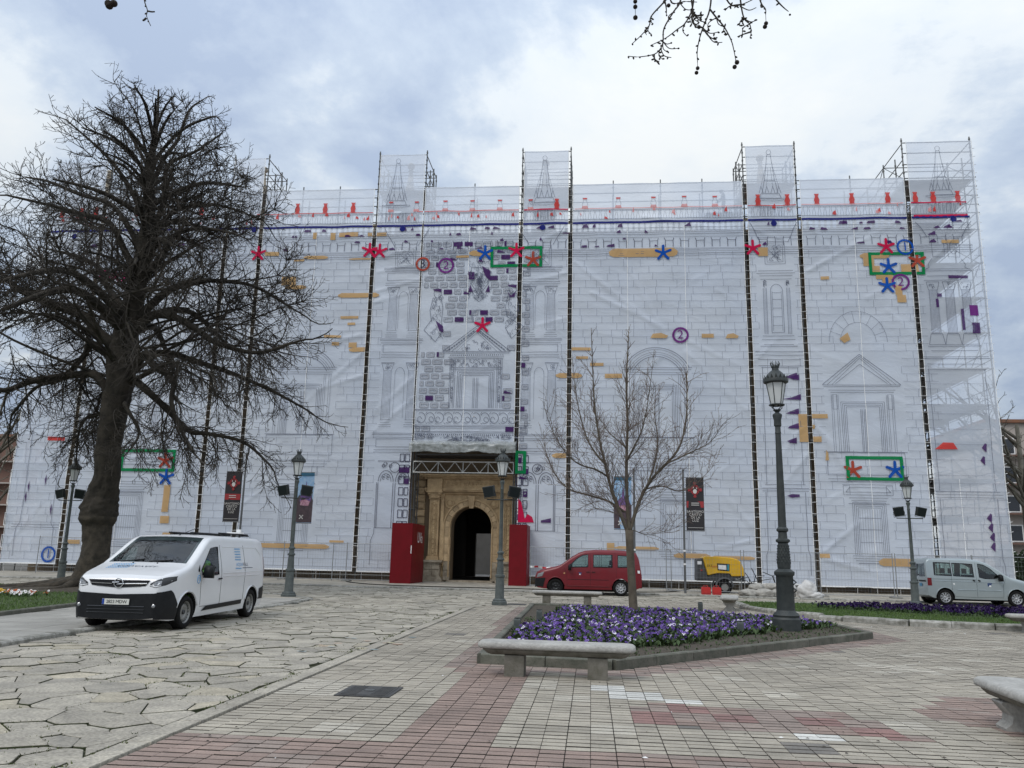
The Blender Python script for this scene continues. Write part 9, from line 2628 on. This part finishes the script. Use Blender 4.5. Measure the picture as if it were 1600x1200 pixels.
skin_body('body', V, E_, [0.15, (0.13, 0.16), (0.12, 0.19), 0.06, 0.09, 0.09, 0.085, 0.06, 0.04, 0.085, 0.06, 0.04, 0.1, 0.08, 0.06, 0.1, 0.08, 0.06], M['hivis'], dr)
q = MB(); q.ico((2.05, -0.48, 1.53), 0.105, sub=2, sz=(1.05, 0.85, 1.2)); q.ico((1.94, -0.48, 1.52), 0.02, sub=1); hd_ = q.build('face', M['skin'], dr, smooth=True)
q = MB(); q.ico((2.08, -0.48, 1.57), 0.11, sub=2, sz=(1.0, 0.9, 1.05)); q.build('hair', mat('dark_hair', (0.02, 0.015, 0.012), 0.8), dr, smooth=True)

# --- dark red small van-car
M['car_red'] = paint('car_red', (0.17, 0.002, 0.010), 0.2, 0.38, var=(0.14, 0.002, 0.008))
CL = 4.40
CS = Shape(CL, 1.80, [(0, 0.72), (0.05, 0.86), (0.2, 0.95), (0.5, 1.03), (0.95, 1.13), (1.12, 1.22), (1.5, 1.50), (1.8, 1.69), (2.05, 1.78), (2.5, 1.83), (3.4, 1.83), (4.0, 1.79), (4.2, 1.72), (4.3, 1.45), (4.36, 1.1), (4.40, 0.85)],
           [(0, 0.36), (0.1, 0.26), (0.4, 0.22), (4.1, 0.24), (4.4, 0.36)], [(0, 0.72), (0.05, 0.80), (0.15, 0.88), (0.4, 0.96), (0.8, 1.0), (3.6, 1.0), (4.1, 0.98), (4.4, 0.92)], 1.02, 0.15,
           [(0, 0.1), (0.5, 0.14), (1.2, 0.09), (2.2, 0.13), (4.4, 0.12)])
def logo(e, S, s, x, z, k=1.0):
 q = MB(); q.add([sidemap(S, s, 0.004)(x + a * k, z + b * k) for a, b in ((-0.1, -0.05), (-0.02, 0.02), (-0.09, 0.1), (0.1, 0.1), (0.09, -0.04), (0.02, 0.03))], [(0, 1, 2, 3), (3, 4, 5)]); q.build('door_emblem', mat('emblem_navy', (0.02, 0.05, 0.16), 0.4), e)
 q = MB(); q.add([sidemap(S, s, 0.006)(x + a * k, z + b * k) for a, b in ((-0.04, -0.05), (0.05, -0.04), (0.02, 0.03), (-0.02, 0.02))], [(0, 1, 2, 3)]); q.build('door_emblem_light', M['white'], e)
def caddy_extra(e, S):
 fm = lambda o: (lambda y, z: (S.front_x(y, z) - o, y, z))
 q = MB(); nx_, ny_ = 8, 8
 for i in range(nx_ + 1):
  x = 1.08 + (1.98 - 1.08) * i / nx_; h = 0.72 - 0.07 * i / nx_
  for j in range(ny_ + 1): y = -h + 2 * h * j / ny_; q.v.append((x, y, S.top_z(x, y) + 0.004))
 for i in range(nx_):
  for j in range(ny_): q.f.append((i * 9 + j, i * 9 + j + 1, (i + 1) * 9 + j + 1, (i + 1) * 9 + j)); q.m.append(0)
 q.build('windscreen', M['wind'], e, smooth=True)
 skinpatch('front_bumper', fm(0.012), [(-0.88, 0.30), (0, 0.24), (0.88, 0.30)], [(-0.89, 0.62), (0, 0.60), (0.89, 0.62)], M['black'], e, 30, 5)
 skinpatch('rear_bumper', lambda y, z: (S.front_x(y, z, True) + 0.012, y, z), [(-0.86, 0.32), (0.86, 0.32)], [(-0.86, 0.62), (0.86, 0.62)], M['black'], e, 24, 4)
 skinpatch('rear_window', lambda y, z: (S.front_x(y, z, True) + 0.006, y, z), [(-0.66, 1.15), (0.66, 1.15)], [(-0.58, 1.6), (0.58, 1.6)], M['tint_glass'], e, 10, 5)
 for s in (-1, 1):
  skinpatch('headlight', sidemap(S, s, 0.006), [(0.06, 0.66), (0.30, 0.72)], [(0.12, 0.82), (0.38, 0.90)], M['lamp_glass'], e, 8, 4)
  skinpatch('lower_bumper_side', sidemap(S, s, 0.012), [(0.02, 0.34), (0.34, 0.28)], [(0.02, 0.63), (0.44, 0.66)], M['black'], e, 8, 4)
  skinpatch('taillight', sidemap(S, s, 0.008), [(4.22, 0.85), (4.34, 0.85)], [(4.16, 1.25), (4.28, 1.25)], M['taillight'], e, 4, 5)
  skinpatch('taillight_lens', sidemap(S, s, 0.010), [(4.24, 0.92), (4.33, 0.92)], [(4.22, 1.03), (4.32, 1.03)], M['drl'], e, 4, 2)
  for pts in ([(1.34, 0.36), (1.32, 0.8), (1.22, 1.08)], [(2.30, 0.34), (2.30, 1.1), (2.28, 1.74)], [(3.36, 0.5), (3.36, 1.05), (3.30, 1.74)], [(1.34, 0.34), (2.3, 0.32), (3.1, 0.34)]): stripe(e, S, s, 'door_gap', pts, M['seam'], 0.004)
  stripe(e, S, s, 'rub_strip', [(1.36, 0.62), (3.05, 0.62)], M['black'], 0.009); stripe(e, S, s, 'sill_crease', [(1.35, 0.37), (3.0, 0.37)], M['car_red'], 0.014)
  q = MB(); q.ico(sidemap(S, s, 0.004)(1.22, 0.86), 0.035, sub=1, sz=(1.2, 0.4, 0.8)); q.build('side_repeater', M['amber'], e)
  for x in (2.2, 2.42): 
   q = MB(); q.tube([sidemap(S, s, 0.02)(x - 0.07, 0.93), sidemap(S, s, 0.02)(x + 0.07, 0.93)], 0.016, 6); q.build('door_handle', M['black'], e)
  for ax_ in (0.86, 3.54):
   arcp = [(ax_ + 0.37 * math.cos(R(a)), 0.32 + 0.38 * math.sin(R(a))) for a in range(10, 171, 10)]
   q = MB(); q.tube([(p[0], s * (S.side_y(p[0], p[1]) + 0.002), p[1]) for p in arcp], 0.02, 5); q.build('arch_flare', M['car_red'], e, smooth=True)
  logo(e, S, s, 1.86, 0.84, 0.7)
 mirror_(e, S, 1.45, 1.12, M['black']); seats(e, (1.95, 2.85), 0.52, 0.46, (-0.38, 0.38))
 q = MB(); q.bb((1.1, -0.72, 0.8), (1.5, 0.72, 1.04)); q.build('dashboard', M['interior'], e)
cw_ = [([(1.38, 1.10), (2.20, 1.13)], [(1.42, 1.16), (1.72, 1.46), (1.95, 1.60), (2.20, 1.64)]), ([(2.42, 1.13), (3.20, 1.13)], [(2.42, 1.63), (3.20, 1.64)]), ([(3.42, 1.14), (4.02, 1.16)], [(3.42, 1.63), (3.98, 1.60)])]
M['cap_alloy'] = mat('wheel_cover', (0.45, 0.46, 0.48), 0.4, 0.3)
build_car('parked_car', (-2.32, 35.75, 0.03), 0.0, 'dark red small people carrier parked facing left, half hidden by the thin tree trunk', CS, M['car_red'], (0.86, 3.54), 0.315, cw_, (0.66, 1.26, 0.6, 1.68, 2.2), (0.6, 1.18, 0.55, 1.58, 3.9), caddy_extra, XS(CL), 0.45, (1.2, 4.12), M['side_glass'], lambda i: M['lamp_dark'] if i == 0 else M['cap_alloy'], 'cover', M['black'], None)

# --- silver small van-car
M['car_silver'] = paint('car_silver_green', (0.36, 0.41, 0.43), 0.5, 0.32, var=(0.33, 0.38, 0.40))
M['car_silver'].node_tree.nodes['Principled BSDF'].inputs['Metallic'].default_value = 0.35
BL = 4.14
BS = Shape(BL, 1.72, [(0, 0.70), (0.05, 0.82), (0.2, 0.92), (0.5, 1.01), (0.95, 1.11), (1.1, 1.18), (1.5, 1.47), (1.8, 1.66), (2.1, 1.76), (2.6, 1.81), (3.4, 1.81), (4.0, 1.78), (4.10, 1.70), (4.14, 1.5)],
           [(0, 0.36), (0.1, 0.27), (0.4, 0.23), (3.9, 0.26), (4.14, 0.38)], [(0, 0.70), (0.05, 0.78), (0.15, 0.87), (0.4, 0.95), (0.8, 1.0), (3.6, 1.0), (4.0, 0.985), (4.14, 0.95)], 1.0, 0.15,
           [(0, 0.1), (0.5, 0.14), (1.2, 0.09), (2.2, 0.12), (4.14, 0.09)])
def berl_extra(e, S):
 q = MB()
 for i in range(9):
  x = 1.06 + 0.92 * i / 8; h = 0.68 - 0.07 * i / 8
  for j in range(9): y = -h + 2 * h * j / 8; q.v.append((x, y, S.top_z(x, y) + 0.004))
 for i in range(8):
  for j in range(8): q.f.append((i * 9 + j, i * 9 + j + 1, (i + 1) * 9 + j + 1, (i + 1) * 9 + j)); q.m.append(0)
 q.build('windscreen', M['wind'], e, smooth=True)
 rm = lambda o: (lambda y, z: (S.front_x(y, z, True) + o, y, z))
 for s in (-1, 1):
  skinpatch('rear_window', rm(0.006), [(s * 0.05, 1.08), (s * 0.66, 1.08)], [(s * 0.05, 1.62), (s * 0.60, 1.62)], M['tint_glass'], e, 8, 5)
  skinpatch('door_strip', rm(0.008), [(s * 0.04, 0.88), (s * 0.70, 0.88)], [(s * 0.04, 0.94), (s * 0.70, 0.94)], M['black'], e, 8, 2)  # black strip across both rear doors below the windows
  skinpatch('taillight', sidemap(S, s, 0.008), [(3.98, 0.74), (4.13, 0.74)], [(3.98, 1.04), (4.13, 1.04)], M['taillight'], e, 4, 5)
  skinpatch('headlight', sidemap(S, s, 0.006), [(0.06, 0.66), (0.30, 0.70)], [(0.12, 0.80), (0.38, 0.86)], M['lamp_glass'], e, 8, 4)
  for pts in ([(1.30, 0.36), (1.28, 0.8), (1.18, 1.06)], [(2.28, 0.34), (2.28, 1.1), (2.24, 1.72)], [(3.22, 0.5), (3.22, 1.05), (3.20, 1.72)], [(2.30, 1.0), (4.0, 1.0)], [(1.30, 0.34), (2.28, 0.32), (3.1, 0.34)]): stripe(e, S, s, 'door_gap', pts, M['seam'], 0.004)
  for a, b in ((1.36, 2.22), (2.32, 3.02)): stripe(e, S, s, 'rub_strip', [(a, 0.60), (b, 0.60)], M['car_silver'], 0.016, 0.004)
  for a, b in ((1.2, 3.95),): stripe(e, S, s, 'body_crease', [(a, 0.90), (b, 0.93)], M['car_silver'], 0.012)
  for x in (2.18, 2.38):
   q = MB(); q.tube([sidemap(S, s, 0.02)(x - 0.04, 0.95), sidemap(S, s, 0.02)(x + 0.04, 0.99)], 0.022, 6); q.build('door_handle', M['black'], e)
  q = MB(); q.ico(sidemap(S, s, 0.002)(3.14, 0.82), 0.04, sub=1, sz=(1, 0.2, 1)); q.build('fuel_flap', M['white'], e)
  for ax_ in (0.80, 3.49):
   arcp = [(ax_ + 0.36 * math.cos(R(a)), 0.31 + 0.37 * math.sin(R(a))) for a in range(10, 171, 10)]
   q = MB(); q.tube([(p[0], s * (S.side_y(p[0], p[1]) + 0.002), p[1]) for p in arcp], 0.016, 5); q.build('arch_flare', M['car_silver'], e, smooth=True)
  logo(e, S, s, 1.78, 0.78, 1.0)
 skinpatch('rear_bumper', rm(0.02), [(-0.82, 0.36), (0.82, 0.36)], [(-0.82, 0.66), (0.82, 0.66)], M['car_silver'], e, 24, 4)
 skinpatch('front_bumper', lambda y, z: (S.front_x(y, z) - 0.015, y, z), [(-0.84, 0.32), (0.84, 0.32)], [(-0.84, 0.58), (0.84, 0.58)], M['black'], e, 24, 4)
 q = MB(); q.add([rm(0.022)(y, z) for y, z in ((0.10, 0.70), (0.36, 0.70), (0.36, 0.82), (0.10, 0.82))], [(0, 1, 2, 3)]); q.build('rear_sticker', mat('sticker_blue', (0.06, 0.2, 0.35), 0.5), e)
 mirror_(e, S, 1.42, 1.10, M['black']); seats(e, (1.9, 2.75), 0.52, 0.46, (-0.36, 0.36))
 q = MB(); q.bb((1.1, -0.7, 0.8), (1.5, 0.7, 1.02)); q.build('dashboard', M['interior'], e)
bw_ = [([(1.40, 1.12), (1.6, 1.05), (1.95, 1.05), (2.16, 1.10)], [(1.45, 1.18), (1.72, 1.44), (1.95, 1.58), (2.16, 1.62)]), ([(2.36, 1.10), (3.14, 1.13)], [(2.36, 1.60), (3.14, 1.63)]), ([(3.20, 1.13), (3.86, 1.15)], [(3.20, 1.63), (3.84, 1.64)])]
build_car('parked_car', (17.38, 35.62, 0.03), PI + R(1), 'silver green people carrier parked facing right behind the lawn, cut by the frame edge', BS, M['car_silver'], (0.80, 3.49), 0.305, bw_, (0.62, 1.22, 0.58, 1.66, 2.2), (0.6, 1.12, 0.56, 1.58, 3.8), berl_extra, XS(BL), 0.45, (1.2, 3.98), M['side_glass'], M['cap_alloy'], 'cover', M['black'], None)
